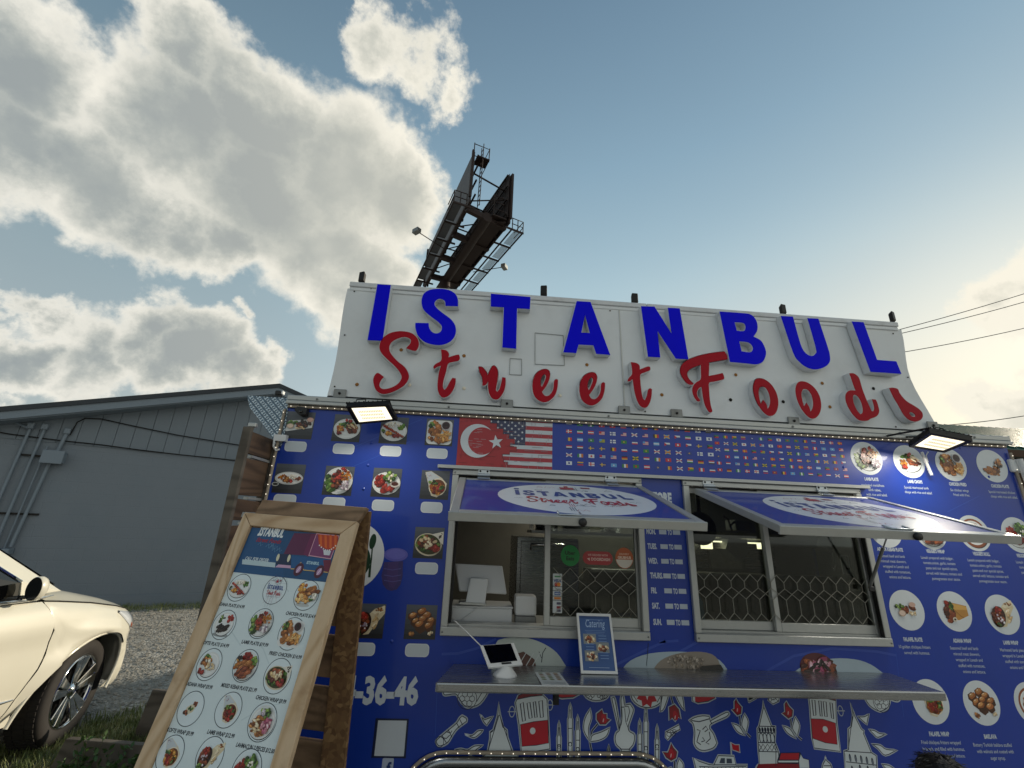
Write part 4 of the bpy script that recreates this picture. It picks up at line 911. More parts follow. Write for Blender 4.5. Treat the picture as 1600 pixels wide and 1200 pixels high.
# gas struts holding the flaps
for lab, P, L, x in (('thin gas strut propping the right end of the right awning flap', aw2[1], aw2[2], 2.205),):
    t = thing('gas_strut', lab, 'strut', (x, -.03, 1.5))
    e = P(x, L*.36, -.03); f = Vector((x-.01, -.014, 1.47)); md = f+(e-f)*.55
    q = MB(); q.tube([f, md], .008, 8); q.build('cylinder', M_['alu_dull'], t); q = MB(); q.tube([md, e], .004, 6); q.build('rod', M_['steel'], t)
    q = MB(); q.box(x-.03, x+.005, -.035, -.027, 1.455, 1.48); q.build('end_bracket', M_['black_plastic'], t, .003)
q = MB(); q.box(W2[1]-.020, W2[1]-.0165, -.024, .0, 1.23, 1.97); q.build('shadow_strip', M_['black_plastic'], win2)  # black strip painted in for the shadow gap beside the right jamb
# drip rail over the flaps
q = MB(); p0, p1 = Wp(685, 726), Wp(1348, 766)
q.box(p0.x, p1.x+.02, -.034, -.001, 2.012, 2.030); q.box(p0.x, p1.x+.02, -.036, -.0345, 2.012, 2.022); q.build('drip_rail', M_['alu'], truck, .002)
q = MB(); q.box(W1[0]-.02, W1[1]+.02, -.018, -.001, 1.99+.0175, 2.011); q.box(W2[0]-.02, W2[1]+.02, -.018, -.001, 1.99+.0175, 2.011); q.build('hinge_rail', M_['alu_dull'], truck)

# ------------------------------------------------------------------ steel counter
cx0, cx1, cy = -.122, 2.14, -.36
sh = thing('serving_counter', 'long brushed steel counter shelf with rolled lip under the serving windows', 'counter', ((cx0+cx1)/2, 0, 1.06))
q = MB(); q.add([(cx0+.06, -.002, 1.060), (cx1+.075, -.002, 1.060), (cx1, cy, 1.082), (cx0, cy, 1.082)], [(3, 2, 1, 0)]); q.add([(cx0+.06, -.002, 1.055), (cx1+.075, -.002, 1.055), (cx1, cy, 1.077), (cx0, cy, 1.077)], [(0, 1, 2, 3)])
q.build('top_sheet', M_['steel'], sh)
q = MB(); q.box(cx0, cx1, cy-.014, cy, 1.050, 1.086); q.build('front_lip', M_['steel'], sh, .006, 2)
q = MB(); q.prism([[(cx0, cy, 1.05), (cx0, cy, 1.082), (cx0+.06, -.002, 1.06), (cx0+.06, -.002, 1.03)]], (-.004, 0, 0)); q.build('end_plate', M_['steel'], sh, fixn=True)
q = MB(); q.prism([[(cx1, cy, 1.05), (cx1, cy, 1.082), (cx1+.075, -.002, 1.06), (cx1+.075, -.002, 1.03)]], (.004, 0, 0)); q.build('end_plate', M_['steel'], sh, fixn=True)
q = MB(); q.box(.385, .405, -.30, -.26, 1.005, 1.06); q.box(.382, .408, -.285, -.275, .985, 1.02); q.build('latch', M_['black_metal'], sh)



# ================================================================== VINYL PRINTS ON THE WALL
WM = wall_matrix(0.0)
VP_ = M_['vinyl_print']
def T(px, py): p = Wp(px, py); return (p.x, p.z)
def TT(L, ox=0, oy=0, sc=1.0): return [T(ox+x/sc, oy+y/sc) for x, y in L]
WHITE = '#d3dde3'; NAVY = '#0f1c3a'; RED = '#b3122a'
# --- left: square food photos with blank price labels
HS = .078
def square(px, py, kind, seed, hs=HS):
    c = T(px, py); A = Art(WM); r = random.Random(seed)
    n = 7
    for i in range(n):
        t = i/n; col = tuple(a+(b_-a)*t for a, b_ in zip(lin('#26282c')[:3], lin('#575d66')[:3]))+(1,)
        A.poly([(c[0]-hs, c[1]-hs+2*hs*t), (c[0]+hs, c[1]-hs+2*hs*t), (c[0]+hs, c[1]+hs), (c[0]-hs, c[1]+hs)], col)
    food(A, c[0], c[1], hs, kind, r); A.build('food_photo', VP_, truck)
def label(px, py, w=.118, h=.058):
    c = T(px, py); A = Art(WM); A.rect(c[0]-w/2, c[1]-h/2, c[0]+w/2, c[1]+h/2, '#d3d9de', .02); A.rect(c[0]-w/2+.004, c[1]-h/2+.004, c[0]+w/2-.004, c[1]+h/2-.004, '#c3ccd3', .017); A.build('price_label', VP_, truck)
SQ = [(468, 664.4, 'tray'), (542.4, 669, 'chops'), (615.6, 672.4, 'skewer'), (686.6, 675.6, 'wings'), (451.6, 747.6, 'oval'), (529, 751, 'lamb'), (604, 754, 'bites'), (679.5, 757.6, 'wrap'), (670, 848, 'shawarma'), (576, 970, 'roll'), (657.5, 971.7, 'baklava')]
for i, (x, y, k) in enumerate(SQ): square(x, y, k, 100+i)
for x, y in ((462, 697.6), (537, 701.4), (610.4, 705), (683, 708.6), (445, 781), (522, 785.6), (598.4, 789.6), (674.4, 793), (666.5, 888), (567, 1014.3), (651.8, 1016)): label(x, y)
# --- plate emblem with spoon, partly behind the sandwich board
A = Art(WM); c = T(549, 868); A.ell(c[0], c[1], .168, .168, '#c9ced2', 0, 48); A.build('plate_emblem', VP_, truck)
A = Art(WM, .001); g = T(549, 877); A.ell(g[0], g[1], .098, .098, '#123524', 0, 40)
s0 = T(582.5, 846); s1 = T(577, 902); A.ell(s0[0], s0[1], .017, .038, '#123524', -.08); A.line([s0, ((s0[0]+s1[0])/2+.002, (s0[1]+s1[1])/2), s1], .007, '#123524'); A.line([((s0[0]+s1[0])/2, (s0[1]+s1[1])/2-.03), s1], .012, '#123524'); A.build('emblem_spoon', VP_, truck)
A = Art(WM)
A.poly(TT([(600, 470), (590, 540), (575, 600), (590, 680), (625, 725), (670, 740), (720, 725), (755, 680), (775, 600), (775, 540), (780, 460)], 500, 800, 6), '#3a3468')
A.poly(TT([(640, 470), (625, 600), (650, 700), (690, 715), (730, 650), (735, 470)], 500, 800, 6), '#46386c')
for y in (530, 590, 640): A.line(TT([(600, y), (680, y+14), (760, y)], 500, 800, 6), .004, '#54508c')
e = T(618.7, 866.7); A.ell(e[0], e[1], .062, .033, '#5a5aac'); A.ell(e[0], e[1]+.003, .05, .024, '#6464b4'); A.build('faded_cup_print', VP_, truck)
# --- phone number, blank code panel, social badge
A = Art(WM); b0 = T(537, 1100); b1 = T(653, 1101); tp = T(600, 1059)
A.text('4-36-46', b0[0]-.012, (b0[1]+b1[1])/2+.004, tp[1]-b0[1]-.006, '#c6d0da', bold=.045, align='L', width=b1[0]-b0[0]+.01); A.build('phone_number', VP_, truck)
A = Art(WM); A.poly(TT([(587, 1122), (639, 1123), (634, 1185), (580, 1184)]), '#101c40'); A.poly(TT([(591, 1125.4), (635.7, 1126), (631, 1181.7), (584.7, 1181)]), '#c2cbd4'); A.build('blank_sticker', VP_, truck)
A = Art(WM); A.poly(TT([(524, 1122), (535, 1122), (530, 1182), (519, 1182)]), '#c2cbd4'); A.build('blank_sticker', VP_, truck)
A = Art(WM); p = T(606, 1193); A.rect(p[0]-.026, p[1]-.034, p[0]+.026, p[1]+.022, '#aab6cc', .008); A.text('f', p[0]+.006, p[1]-.036, .04, '#12306e', bold=.04); A.build('social_badge', VP_, truck)
# --- two flags on printed bricks
A = Art(WM); f0 = T(712.4, 728.3); f1 = T(863.3, 656); FW, FH = f1[0]-f0[0], f1[1]-f0[1]
fu = lambda u, v: (f0[0]+u*FW, f0[1]+v*FH)
STAIR = [(.275, 1), (.275, .96), (.33, .96), (.33, .86), (.40, .86), (.40, .76), (.47, .76), (.47, .66), (.535, .66), (.535, .57), (.60, .57), (.60, .48), (.55, .48), (.55, .42), (.62, .42), (.62, .34), (.55, .34), (.55, .27), (.475, .27), (.475, .19), (.49, .19), (.49, .12), (.535, .12), (.535, .04), (.55, .04), (.55, 0)]
A.poly([fu(0, 0), fu(1, 0), fu(1, 1), fu(0, 1)], '#c3cad0')
for i in range(7): A.poly([fu(.4, 1-(2*i+1)/13), fu(1, 1-(2*i+1)/13), fu(1, 1-2*i/13), fu(.4, 1-2*i/13)], '#a22434')
A.poly([fu(.25, .46), fu(.71, .46), fu(.71, 1), fu(.25, 1)], '#2b3458')
def star(A, u, v, r, col, r2=.4, rot=math.pi/2, n=5):
    A.poly([(u+r*(1 if i % 2 == 0 else r2)*math.cos(rot+math.pi*i/n), v+r*(1 if i % 2 == 0 else r2)*math.sin(rot+math.pi*i/n)) for i in range(2*n)], col)
for j in range(8):
    for i in range(6):
        u, v = .30+.075*i+(.037 if j % 2 else 0), .96-.062*j
        if u < .70: star(A, *fu(u, v), .0085, '#d5dae0')
A.poly([fu(0, 0)]+[fu(*p) for p in reversed(STAIR)]+[fu(0, 1)], '#a3202a')
A.line([fu(*p) for p in STAIR], .004, '#5a1018')
rr = random.Random(3)
for i in range(60):
    u, v = rr.random()*.98, rr.random(); v = round(v*14)/14
    A.line([fu(u, v), fu(min(u+.03+rr.random()*.09, .995), v)], .0022, '#7c1a24' if u < .5 else '#8a7c84')
for i in range(70):
    v = rr.randrange(14)/14; u = rr.random()*.99; A.line([fu(u, v), fu(u, v+1/14)], .0018, '#7c1a24' if u < .5 else '#94848c')
cu_, cv_ = fu(.205, .50); A.ell(cu_, cv_, .098, .098, '#ccd3d8', 0, 40); A.ell(cu_+.026, cv_, .080, .080, '#a3202a', 0, 40)
star(A, *fu(.40, .49), .043, '#ccd3d8', .4, math.pi*.95)
for i in range(16): u, v = fu(.08+.16*rr.random(), .25+.5*rr.random()); A.line([(u, v), (u+.03, v)], .0016, '#a8a0a4')
A.build('brick_flag_print', VP_, truck)
# --- flags of the world
def flag(A, x, y, w, h, r):
    R_, G_, B_, Y_, K_, W_2, O_, L_ = '#c2202c', '#1f7a3c', '#1c3a8a', '#d8b02a', '#1c1c20', '#d8dce0', '#d07a24', '#5a9ad0'
    k = r.randrange(11); x0, y0 = x-w/2, y-h/2; P = [R_, G_, B_, Y_, K_, W_2, O_, L_]
    if k <= 2: c = r.choice([(R_, W_2, R_), (G_, W_2, R_), (B_, W_2, R_), (Y_, B_, R_), (K_, R_, Y_), (W_2, G_, R_), (R_, W_2, B_), (O_, W_2, G_), (L_, W_2, L_), (W_2, B_, R_), (R_, W_2, K_)]); [A.rect(x0, y0+h*(2-i)/3, x0+w, y0+h*(3-i)/3, c[i]) for i in range(3)]
    elif k <= 4: c = r.choice([(G_, W_2, R_), (B_, W_2, R_), (G_, W_2, O_), (K_, Y_, R_), (G_, Y_, R_), (B_, Y_, R_), (R_, W_2, R_), (G_, W_2, G_)]); [A.rect(x0+w*i/3, y0, x0+w*(i+1)/3, y0+h, c[i]) for i in range(3)]
    elif k == 5: c = r.choice([(R_, W_2), (W_2, R_), (B_, Y_), (W_2, B_), (B_, Y_), (R_, Y_)]); A.rect(x0, y0, x0+w, y0+h, c[0]); A.rect(x0+w*.28, y0, x0+w*.46, y0+h, c[1]); A.rect(x0, y0+h*.4, x0+w, y0+h*.6, c[1])
    elif k == 6: c = r.choice([R_, B_, G_, L_, '#8a1c3c']); A.rect(x0, y0, x0+w, y0+h, c); star(A, x, y, h*.32, r.choice([Y_, W_2]))
    elif k == 7: c = r.choice([(R_, W_2), (B_, W_2), (G_, Y_)]); [A.rect(x0, y0+h*i/7, x0+w, y0+h*(i+1)/7, c[i % 2]) for i in range(7)]; A.rect(x0, y0+h*3/7, x0+w*.42, y0+h, r.choice([B_, L_, R_]))
    elif k == 8: c = r.choice([(W_2, R_), (R_, W_2), (G_, R_), (W_2, B_)]); A.rect(x0, y0, x0+w, y0+h, c[0]); A.ell(x, y, h*.3, h*.3, c[1], 0, 10)
    elif k == 9: c = r.choice([(R_, G_, K_), (G_, Y_, R_), (B_, W_2, R_)]); A.rect(x0, y0, x0+w, y0+h/2, c[0]); A.rect(x0, y0+h/2, x0+w, y0+h, c[1]); A.poly([(x0, y0), (x0+w*.45, y), (x0, y0+h)], c[2])
    else: c = r.choice([(B_, W_2, R_), (G_, Y_, K_), (L_, Y_, R_)]); A.rect(x0, y0, x0+w, y0+h, c[0]); A.line([(x0, y0), (x0+w, y0+h)], h*.28, c[1]); A.line([(x0, y0+h), (x0+w, y0)], h*.28, c[1]); A.line([(x0, y), (x0+w, y)], h*.2, c[2])
fr_ = random.Random(21)
ga, gb, gc = T(889, 661), T(1106, 668), T(889.5, 722.5)
for j in range(6):
    for i in range(14):
        A = Art(WM, .0006, .00003); flag(A, ga[0]+(gb[0]-ga[0])*i/13, ga[1]+(gc[1]-ga[1])*j/5-.004, .034, .0205, fr_); A.build('flag_print', VP_, truck)
ga, gb, gc = T(1118, 672), T(1310, 683), T(1122, 734)
for j in range(7):
    for i in range(15):
        A = Art(WM, .0006, .00003); flag(A, ga[0]+(gb[0]-ga[0])*i/14, ga[1]+(gc[1]-ga[1])*j/6, .028, .0165, fr_); A.build('flag_print', VP_, truck)
# --- opening hours
A = Art(WM); s = T(1032, 785); A.text('STORE', s[0], s[1], .052, '#ccd5df', bold=.06, width=.135); A.build('hours_heading', VP_, truck)
for i, (d, px, py) in enumerate((('MON.', 1010, 834), ('TUES.', 1012, 857), ('WED.', 1013, 880), ('THURS.', 1016, 903), ('FRI.', 1017.5, 926.5), ('SAT.', 1019, 950.5), ('SUN.', 1021, 976))):
    A = Art(WM); p = T(px, py); h = .026; A.text(d, p[0], p[1], h, '#c3ccd8', bold=.045, align='L', sx=.55)
    x = p[0]+.073; A.rect(x, p[1]+.001, x+.042, p[1]+h-.001, '#b9c3cf'); A.text('TO', x+.061, p[1], h*.95, '#c3ccd8', bold=.045, width=.026); A.rect(x+.079, p[1]+.001, x+.121, p[1]+h-.001, '#b9c3cf'); A.build('hours_line', VP_, truck)
# --- right: round food photos with names and descriptions
RC = .101
def rnd(px, py, kind, seed, rot=0):
    c = T(px, py); A = Art(WM); A.ell(c[0], c[1], RC, RC, '#d0d7dc', 0, 40); food(A, c[0], c[1], RC*.80, kind, random.Random(seed)); A.build('round_food_photo', VP_, truck)
def desc(px, py, title, lines, dl=0):
    p = T(px, py); A = Art(WM); A.text(title, p[0], p[1], .0175, '#c2ccd8', bold=.05, sx=.62)
    for i, l in enumerate(lines): A.text(l, p[0]+.006*i, p[1]-.034-.0275*i, .0145, '#b4c0d0', bold=.012, sx=.80)
    A.build('menu_text', VP_, truck)
P1 = T(1353.6, 716); P4 = T(1550, 728); Q1 = T(1417, 953)
for (x, y, k, s_) in ((1353.6, 716, 'lamb', 1), (1420, 721, 'chops', 2), (1485.6, 726, 'wings', 3), (1550, 728, 'strips', 4), (1417, 953, 'falafel', 9), (1491, 955, 'cone', 10), (1566, 960, 'roll', 11), (1454, 1096, 'wrap', 12), (1533.5, 1098, 'baklava', 13), (1613, 1100, 'bowl', 14)): rnd(x, y, k, s_)
def Ti(x, z):                                   # photo-measured rows for the circles half behind the flap
    A = Art(WM); A.ell(x, z, RC, RC, '#d0d7dc', 0, 40); return A
zr = (P1[1]+Q1[1])/2+.005
for i, k in enumerate(('oval', 'mixed', 'bowl', 'bites')):
    x = P1[0]+.02+.279*i; A = Ti(x, zr); food(A, x, zr, RC*.85, k, random.Random(30+i)); A.build('round_food_photo', VP_, truck)
desc(1362, 751, 'LAMB PLATE', ['marinated medallions', 'lamb cubes,', 'with rice and salad.']); desc(1430, 755, 'LAMB CHOPS', ['Special marinated lamb', 'chops with rice and salad.']); desc(1497, 759, 'CHICKEN FRIED', ['Six chicken wings', 'Fried with fries.']); desc(1563, 762, 'CHICKEN PLATE', ['Special marinated chicken', 'chops with rice and salad.'])
desc(1391, 861, 'ADANA KEBAB PLATE', ['seasoned beef and lamb', 'minced meat skewers,', 'wrapped in Lavash and', 'stuffed with tomatoes,', 'onions and lettuce.']); desc(1462, 864, "VEGGIE'S WRAP", ['Lavash prepared with bulgur,', 'tomato,onion, garlic, tomato', 'paste and our special spices,', 'served with lettuce, tomato and', 'pomegranate sour sauce.']); desc(1534, 868, "VEGGIE'S ROLL", ['Lavash prepared with bulgur,', 'tomato,onion, garlic, tomato', 'paste and our special spices,', 'served with lettuce, tomato and', 'pomegranate sour sauce.']); desc(1603, 871, "VEGGIE'S BOWL", ['Lavash prepared with', 'tomato,onion, garlic', 'paste and our special', 'served with lettuce'])
desc(1427, 1002, 'FALAFEL PLATE', ['10 golden chickpea fritters', 'served with hummus.']); desc(1504, 1004, 'ADANA WRAP', ['Seasoned beef and lamb', 'minced meat skewers,', 'wrapped in Lavash and', 'stuffed with tomatoes,', 'onions and lettuce.']); desc(1580, 1007, 'LAMB WRAP', ['Marinated lamb pieces', 'wrapped in Lavash and', 'stuffed with tomatoes,', 'onions and lettuce.'])
desc(1468, 1150, 'FALAFEL WRAP', ['Fried chickpea fritters wrapped', 'in lavash, and filled with hummus,', 'tomatoes, onions and lettuce.']); desc(1548, 1154, 'BAKLAVA', ['Buttery Turkish baklava stuffed', 'with walnuts and coated with', 'sugar syrup.'])
# --- band between windows and counter: plates of bread, pale swooshes
for pts, c in (([(690, 1022), (715, 1021), (745, 1013), (775, 998)], '#2c4aa8'), ([(1005, 1050), (1040, 1030), (1090, 1003)], '#2c4aa8'), ([(960, 1040), (1010, 1015), (1040, 1002)], '#2c4aa8'), ([(1195, 1050), (1240, 1025), (1300, 1013), (1370, 1018), (1400, 1024)], '#2c4aa8'), ([(1030, 1003), (1060, 1001)], '#2c4aa8')):
    A = Art(WM); A.line(TT(pts), .012, c); A.build('swoosh_print', VP_, truck)
A = Art(WM, .001); A.poly(smooth_loop([Vector(T(*p)) for p in ((766, 1042), (775, 1005), (785, 998), (800, 996), (825, 997), (850, 1006), (870, 1020), (885, 1042))], 3, 100), '#b9c2bd'); A.poly(TT([(800, 1042), (805, 1022), (818, 1018), (835, 1030), (838, 1042)]), '#5a3a30'); A.line(TT([(846, 1035), (848, 1020), (853, 1012)]), .004, '#1c2430'); A.line(TT([(842, 1018), (846, 1028)]), .003, '#2a3040')
for x in (810, 822, 832): A.line(TT([(x, 1040), (x+12, 1020)]), .004, '#c8cccc')
A.build('bread_plate_print', VP_, truck)
A = Art(WM, .001); A.poly(smooth_loop([Vector(T(*p)) for p in ((968, 1050), (985, 1032), (1015, 1021), (1060, 1018), (1100, 1022), (1125, 1032), (1140, 1052))], 3, 100), '#a9b9c2'); A.poly(smooth_loop([Vector(T(*p)) for p in ((1018, 1049), (1032, 1032), (1055, 1022), (1085, 1018), (1112, 1022), (1124, 1036), (1118, 1050))], 3, 100), '#8f8478')
heap(A, *T(1072, 1034), .10, .03, 'bread', 60, .008, random.Random(5)); A.poly(TT([(1095, 1040), (1125, 1038), (1132, 1050), (1090, 1050)]), '#2a2620'); A.build('bread_plate_print', VP_, truck)
A = Art(WM, .001); A.poly(smooth_loop([Vector(T(*p)) for p in ((1240, 1050), (1262, 1037), (1300, 1029), (1335, 1030), (1360, 1038), (1380, 1052))], 3, 100), '#a9b9c2')
c = T(1277, 1042); A.ell(c[0], c[1], .095, .065, '#5a2024'); heap(A, c[0], c[1], .085, .05, 'meat', 30, .014, random.Random(6), 2.0)
heap(A, c[0], c[1], .07, .045, 'pink', 14, .010, random.Random(7), 2.6); heap(A, c[0], c[1]-.01, .06, .035, 'dark', 10, .007, random.Random(9), 3.0)
A.build('meat_wrap_print', VP_, truck)
A = Art(WM, .001); A.line(TT([(1010, 1040), (1013, 1005)]), .003, '#1c2430'); A.build('scratch_mark', VP_, truck)

# --- white outline drawings below the counter (pixel outlines measured on the wall)
def silh(A, pts, off=.0055, smooth=True, fill=WHITE):
    L = [Vector(T(*p)) for p in pts]
    if smooth: L = smooth_loop(L, 3, 60)
    A.poly(offset_loop(L, off), '#aeb9c2'); A.poly(L, NAVY); A.poly(offset_loop(L, -.0035), fill); return L
def ink(A, pts, w=.0036, col=NAVY, closed=False): A.line(TT(pts), w, col, closed)
def z1(L, ox=680, oy=1040, s=5.714): return [(ox+x/s, oy+y/s) for x, y in L]
z2 = lambda L: z1(L, 940, 1040, 5.714)
z3 = lambda L: z1(L, 1160, 1030, 5.714)
def drawing(nm, fn): A = Art(WM, .0008); fn(A); A.build(nm, VP_, truck)
def d(A): 
    silh(A, z1([(80, 150), (70, 235), (90, 265), (180, 255), (215, 300), (260, 360), (320, 372), (400, 340), (470, 240), (470, 190), (430, 150)])); 
    c = T(680+285/5.714, 1040+295/5.714); A.ring(c[0], c[1], .045, .042, .003, NAVY)
    for a in range(6): t = a*1.05; ink_c = (c[0]+.024*math.cos(t), c[1]+.022*math.sin(t)); A.ring(ink_c[0], ink_c[1], .012, .011, .0025, NAVY, 10)
    ink(A, z1([(80, 235), (150, 235), (220, 200), (250, 170)])); ink(A, z1([(370, 320), (440, 200), (380, 165)]))
drawing('dolma_drawing', d)
def d(A):
    silh(A, z1([(10, 690), (40, 720), (110, 690), (155, 620), (200, 560), (280, 500), (280, 470), (240, 445), (215, 470), (190, 510), (120, 570), (60, 620), (15, 660)]))
    for L in ([(55, 640), (100, 650), (130, 620)], [(95, 590), (140, 600), (150, 580)], [(115, 570), (150, 640)], [(190, 510), (215, 555)], [(60, 620), (100, 690)], [(220, 480), (245, 530)]): ink(A, z1(L))
    c = T(680+40/5.714, 1040+680/5.714); A.ring(c[0], c[1], .018, .02, .003, NAVY, 14)
drawing('sugar_roll_drawing', d)
def bird(pts): drawing('bird_drawing', lambda A: silh(A, pts, .004))
bird(z1([(400, 430), (440, 480), (520, 450), (460, 535), (430, 500)])); bird(z1([(260, 610), (330, 620), (380, 580), (430, 575), (400, 610), (350, 645), (300, 630)])); bird(z1([(175, 750), (230, 740), (290, 750), (350, 715), (430, 710), (370, 750), (320, 795), (260, 770), (200, 775)]))
bird(z3([(1130, 485), (1110, 585), (1070, 550), (1025, 510), (1085, 510)])); bird(z3([(1125, 625), (1180, 635), (1225, 660), (1290, 665), (1210, 700), (1170, 670)])); bird(z3([(1150, 755), (1230, 765), (1280, 800), (1385, 810), (1275, 860), (1210, 800)])); bird(z3([(1240, 935), (1310, 945), (1370, 985), (1440, 990), (1330, 1030), (1280, 980)]))
def tower(pts, Z, xs):
    def d(A):
        silh(A, Z(pts[0]), .005, False)
        for L in pts[1:]: ink(A, Z(L))
        for x, y, w, h in xs: c = T(*Z([(x, y)])[0]); A.ell(c[0], c[1], w, h, NAVY, 0, 12); A.ell(c[0], c[1]-.004, w*.55, h*.8, '#6f7c8c', 0, 12)
    return d
drawing('spire_drawing', tower([[(570, 325), (580, 440), (605, 545), (640, 575), (645, 640), (690, 765), (740, 790), (740, 830), (420, 830), (430, 800), (465, 785), (490, 650), (490, 590), (520, 570), (555, 450)], [(465, 785), (690, 768)], [(490, 600), (520, 580)], [(570, 440), (465, 780)], [(575, 440), (685, 765)]], z1, []))
drawing('spire_drawing', tower([[(965, 380), (990, 470), (1005, 510), (1060, 620), (1085, 640), (1080, 660), (1150, 830), (1195, 860), (1200, 970), (1200, 1010), (915, 1010), (910, 850), (905, 820), (945, 805), (945, 620), (970, 600), (985, 500)], [(915, 820), (1150, 835), (1190, 860)], [(925, 915), (1195, 945)], [(945, 805), (980, 510)]], z3, [(960, 880, .006, .017), (1010, 885, .006, .017), (1060, 893, .006, .017), (1110, 903, .006, .017), (1160, 915, .006, .017), (980, 985, .006, .017), (1050, 975, .006, .017), (1120, 985, .006, .017)]))
def tram(Z, body, win, redp, c0, roof, hooks):
    def d(A):
        silh(A, Z(body), .005, False)
        for w in win: L = TT(Z(w)); A.poly(L, NAVY); A.poly(offset_loop([Vector(p) for p in L], -.005), WHITE)
        A.poly(TT(Z(redp)), RED); ink(A, Z(redp), .003, NAVY, True)
        c = T(*Z([c0])[0]); A.ell(c[0], c[1], .0135, .0135, WHITE)
        A.poly(TT(Z(roof)), '#7c1424'); ink(A, Z(roof), .004, NAVY, True)
        for h in hooks: A.ring(*T(*Z([h])[0]), .011, .02, .004, '#aeb9c2', 14); A.line(TT(Z([(h[0]-38, h[1]), (h[0]+38, h[1])])), .004, '#aeb9c2')
    return d
drawing('tram_drawing', tram(z1, [(800, 165), (950, 165), (960, 260), (1000, 300), (1010, 480), (1025, 745), (770, 790), (745, 520), (715, 330), (740, 270), (790, 240)], [[(755, 340), (790, 325), (810, 490), (775, 500)], [(815, 335), (850, 325), (870, 465), (835, 475)], [(870, 325), (900, 318), (915, 460), (885, 465)], [(920, 318), (960, 308), (970, 460), (935, 465)]], [(760, 525), (880, 500), (1005, 485), (1012, 690), (900, 710), (775, 720)], (870, 582), [(730, 300), (745, 265), (800, 240), (800, 165), (940, 165), (950, 250), (955, 265), (850, 275)], [(685, 410), (1025, 350)]))
drawing('tram_drawing', tram(z3, [(560, 300), (830, 300), (840, 560), (875, 825), (640, 795), (620, 700), (600, 420), (590, 340)], [[(615, 360), (650, 365), (660, 500), (630, 505)], [(675, 370), (705, 372), (715, 510), (690, 508)], [(715, 375), (750, 380), (760, 515), (730, 510)], [(775, 385), (805, 392), (818, 535), (790, 525)]], [(610, 530), (720, 535), (830, 570), (845, 760), (740, 745), (625, 705)], (738, 625), [(520, 300), (830, 300), (830, 370), (700, 335), (580, 325), (530, 345)], [(875, 460)]))
def minaret(x, yt, yb, w, Z, balc):
    def d(A):
        silh(A, Z([(x, yt), (x+w*.35, yt+40), (x+w*.5, yt+130), (x+w*.75, yt+150), (x+w*.6, yb), (x-w*.6, yb), (x-w*.75, yt+150), (x-w*.5, yt+130), (x-w*.35, yt+40)]), .004, False)
        ink(A, Z([(x, yt+60), (x, yt+140)]), .003); c = T(*Z([(x, balc)])[0]); A.ell(c[0], c[1], .0095, .009, NAVY, 0, 12); A.ell(c[0], c[1]-.001, .006, .006, WHITE, 0, 12); ink(A, Z([(x-w*.6, yt+230), (x+w*.6, yt+230)]), .003)
    drawing('minaret_drawing', d)
minaret(1105, 490, 860, 26, z1, 720); minaret(1205, 330, 860, 30, z1, 700); minaret(1272, 435, 860, 28, z1, 745); minaret(1548, 705, 860, 22, z1, 800); minaret(340, 470, 900, 26, z2, 780); minaret(395, 360, 930, 28, z2, 735); minaret(495, 520, 930, 26, z2, 720); minaret(65, 705, 860, 22, z2, 800)
def tulip(Z, stem, leaves, flower, shade=()):
    def d(A):
        A.line(TT(Z(stem)), .011, '#aeb9c2'); A.line(TT(Z(stem)), .0065, NAVY)
        for l in leaves: L = silh(A, Z(l), .004)
        L = [Vector(T(*p)) for p in Z(flower)]; A.poly(offset_loop(L, .005), '#aeb9c2'); A.poly(L, NAVY); A.poly(offset_loop(L, -.003), '#8c1226')
        cx_, cy_ = sum(p.x for p in L)/len(L), sum(p.y for p in L)/len(L); A.ell(cx_+.004, cy_-.004, .012, .02, RED, .3, 14); A.ell(cx_+.001, cy_-.012, .0025, .009, '#d0b8bc', -.3, 8)
    drawing('tulip_drawing', d)
tulip(z1, [(1400, 785), (1380, 680), (1400, 580), (1450, 520)], [[(1385, 380), (1335, 470), (1325, 580), (1380, 680), (1370, 560), (1395, 470)], [(1385, 680), (1400, 620), (1480, 590), (1560, 550), (1530, 630), (1460, 670)]], [(1490, 390), (1500, 430), (1530, 430), (1530, 470), (1565, 480), (1520, 525), (1470, 525), (1440, 480), (1440, 430)])
tulip(z2, [(625, 190), (620, 280), (640, 350)], [[(580, 190), (540, 260), (520, 415), (560, 380), (610, 230)], [(660, 190), (720, 270), (740, 405), (700, 350), (650, 240)]], [(600, 370), (650, 345), (690, 390), (705, 475), (680, 455), (655, 495), (630, 465), (605, 490)])
tulip(z2, [(1330, 640), (1240, 550), (1230, 440)], [[(1275, 425), (1310, 500), (1290, 600), (1250, 540), (1255, 480)], [(1160, 510), (1230, 540), (1280, 625), (1210, 590)]], [(1200, 295), (1215, 330), (1250, 370), (1245, 430), (1210, 445), (1160, 390), (1185, 385), (1185, 320)])
tulip(z2, [(650, 920), (650, 860), (640, 840)], [[(690, 825), (730, 880), (720, 960), (680, 940), (670, 890)], [(560, 930), (620, 905), (650, 960), (600, 980)]], [(620, 690), (640, 730), (675, 770), (665, 825), (620, 850), (575, 820), (545, 770), (590, 775), (605, 740)])
tulip(z3, [(530, 720), (440, 640), (430, 530)], [[(470, 510), (510, 590), (490, 690), (445, 620), (455, 560)], [(355, 590), (425, 620), (480, 710), (400, 660)]], [(390, 375), (415, 420), (450, 455), (445, 510), (410, 530), (350, 480), (380, 470), (375, 400)])
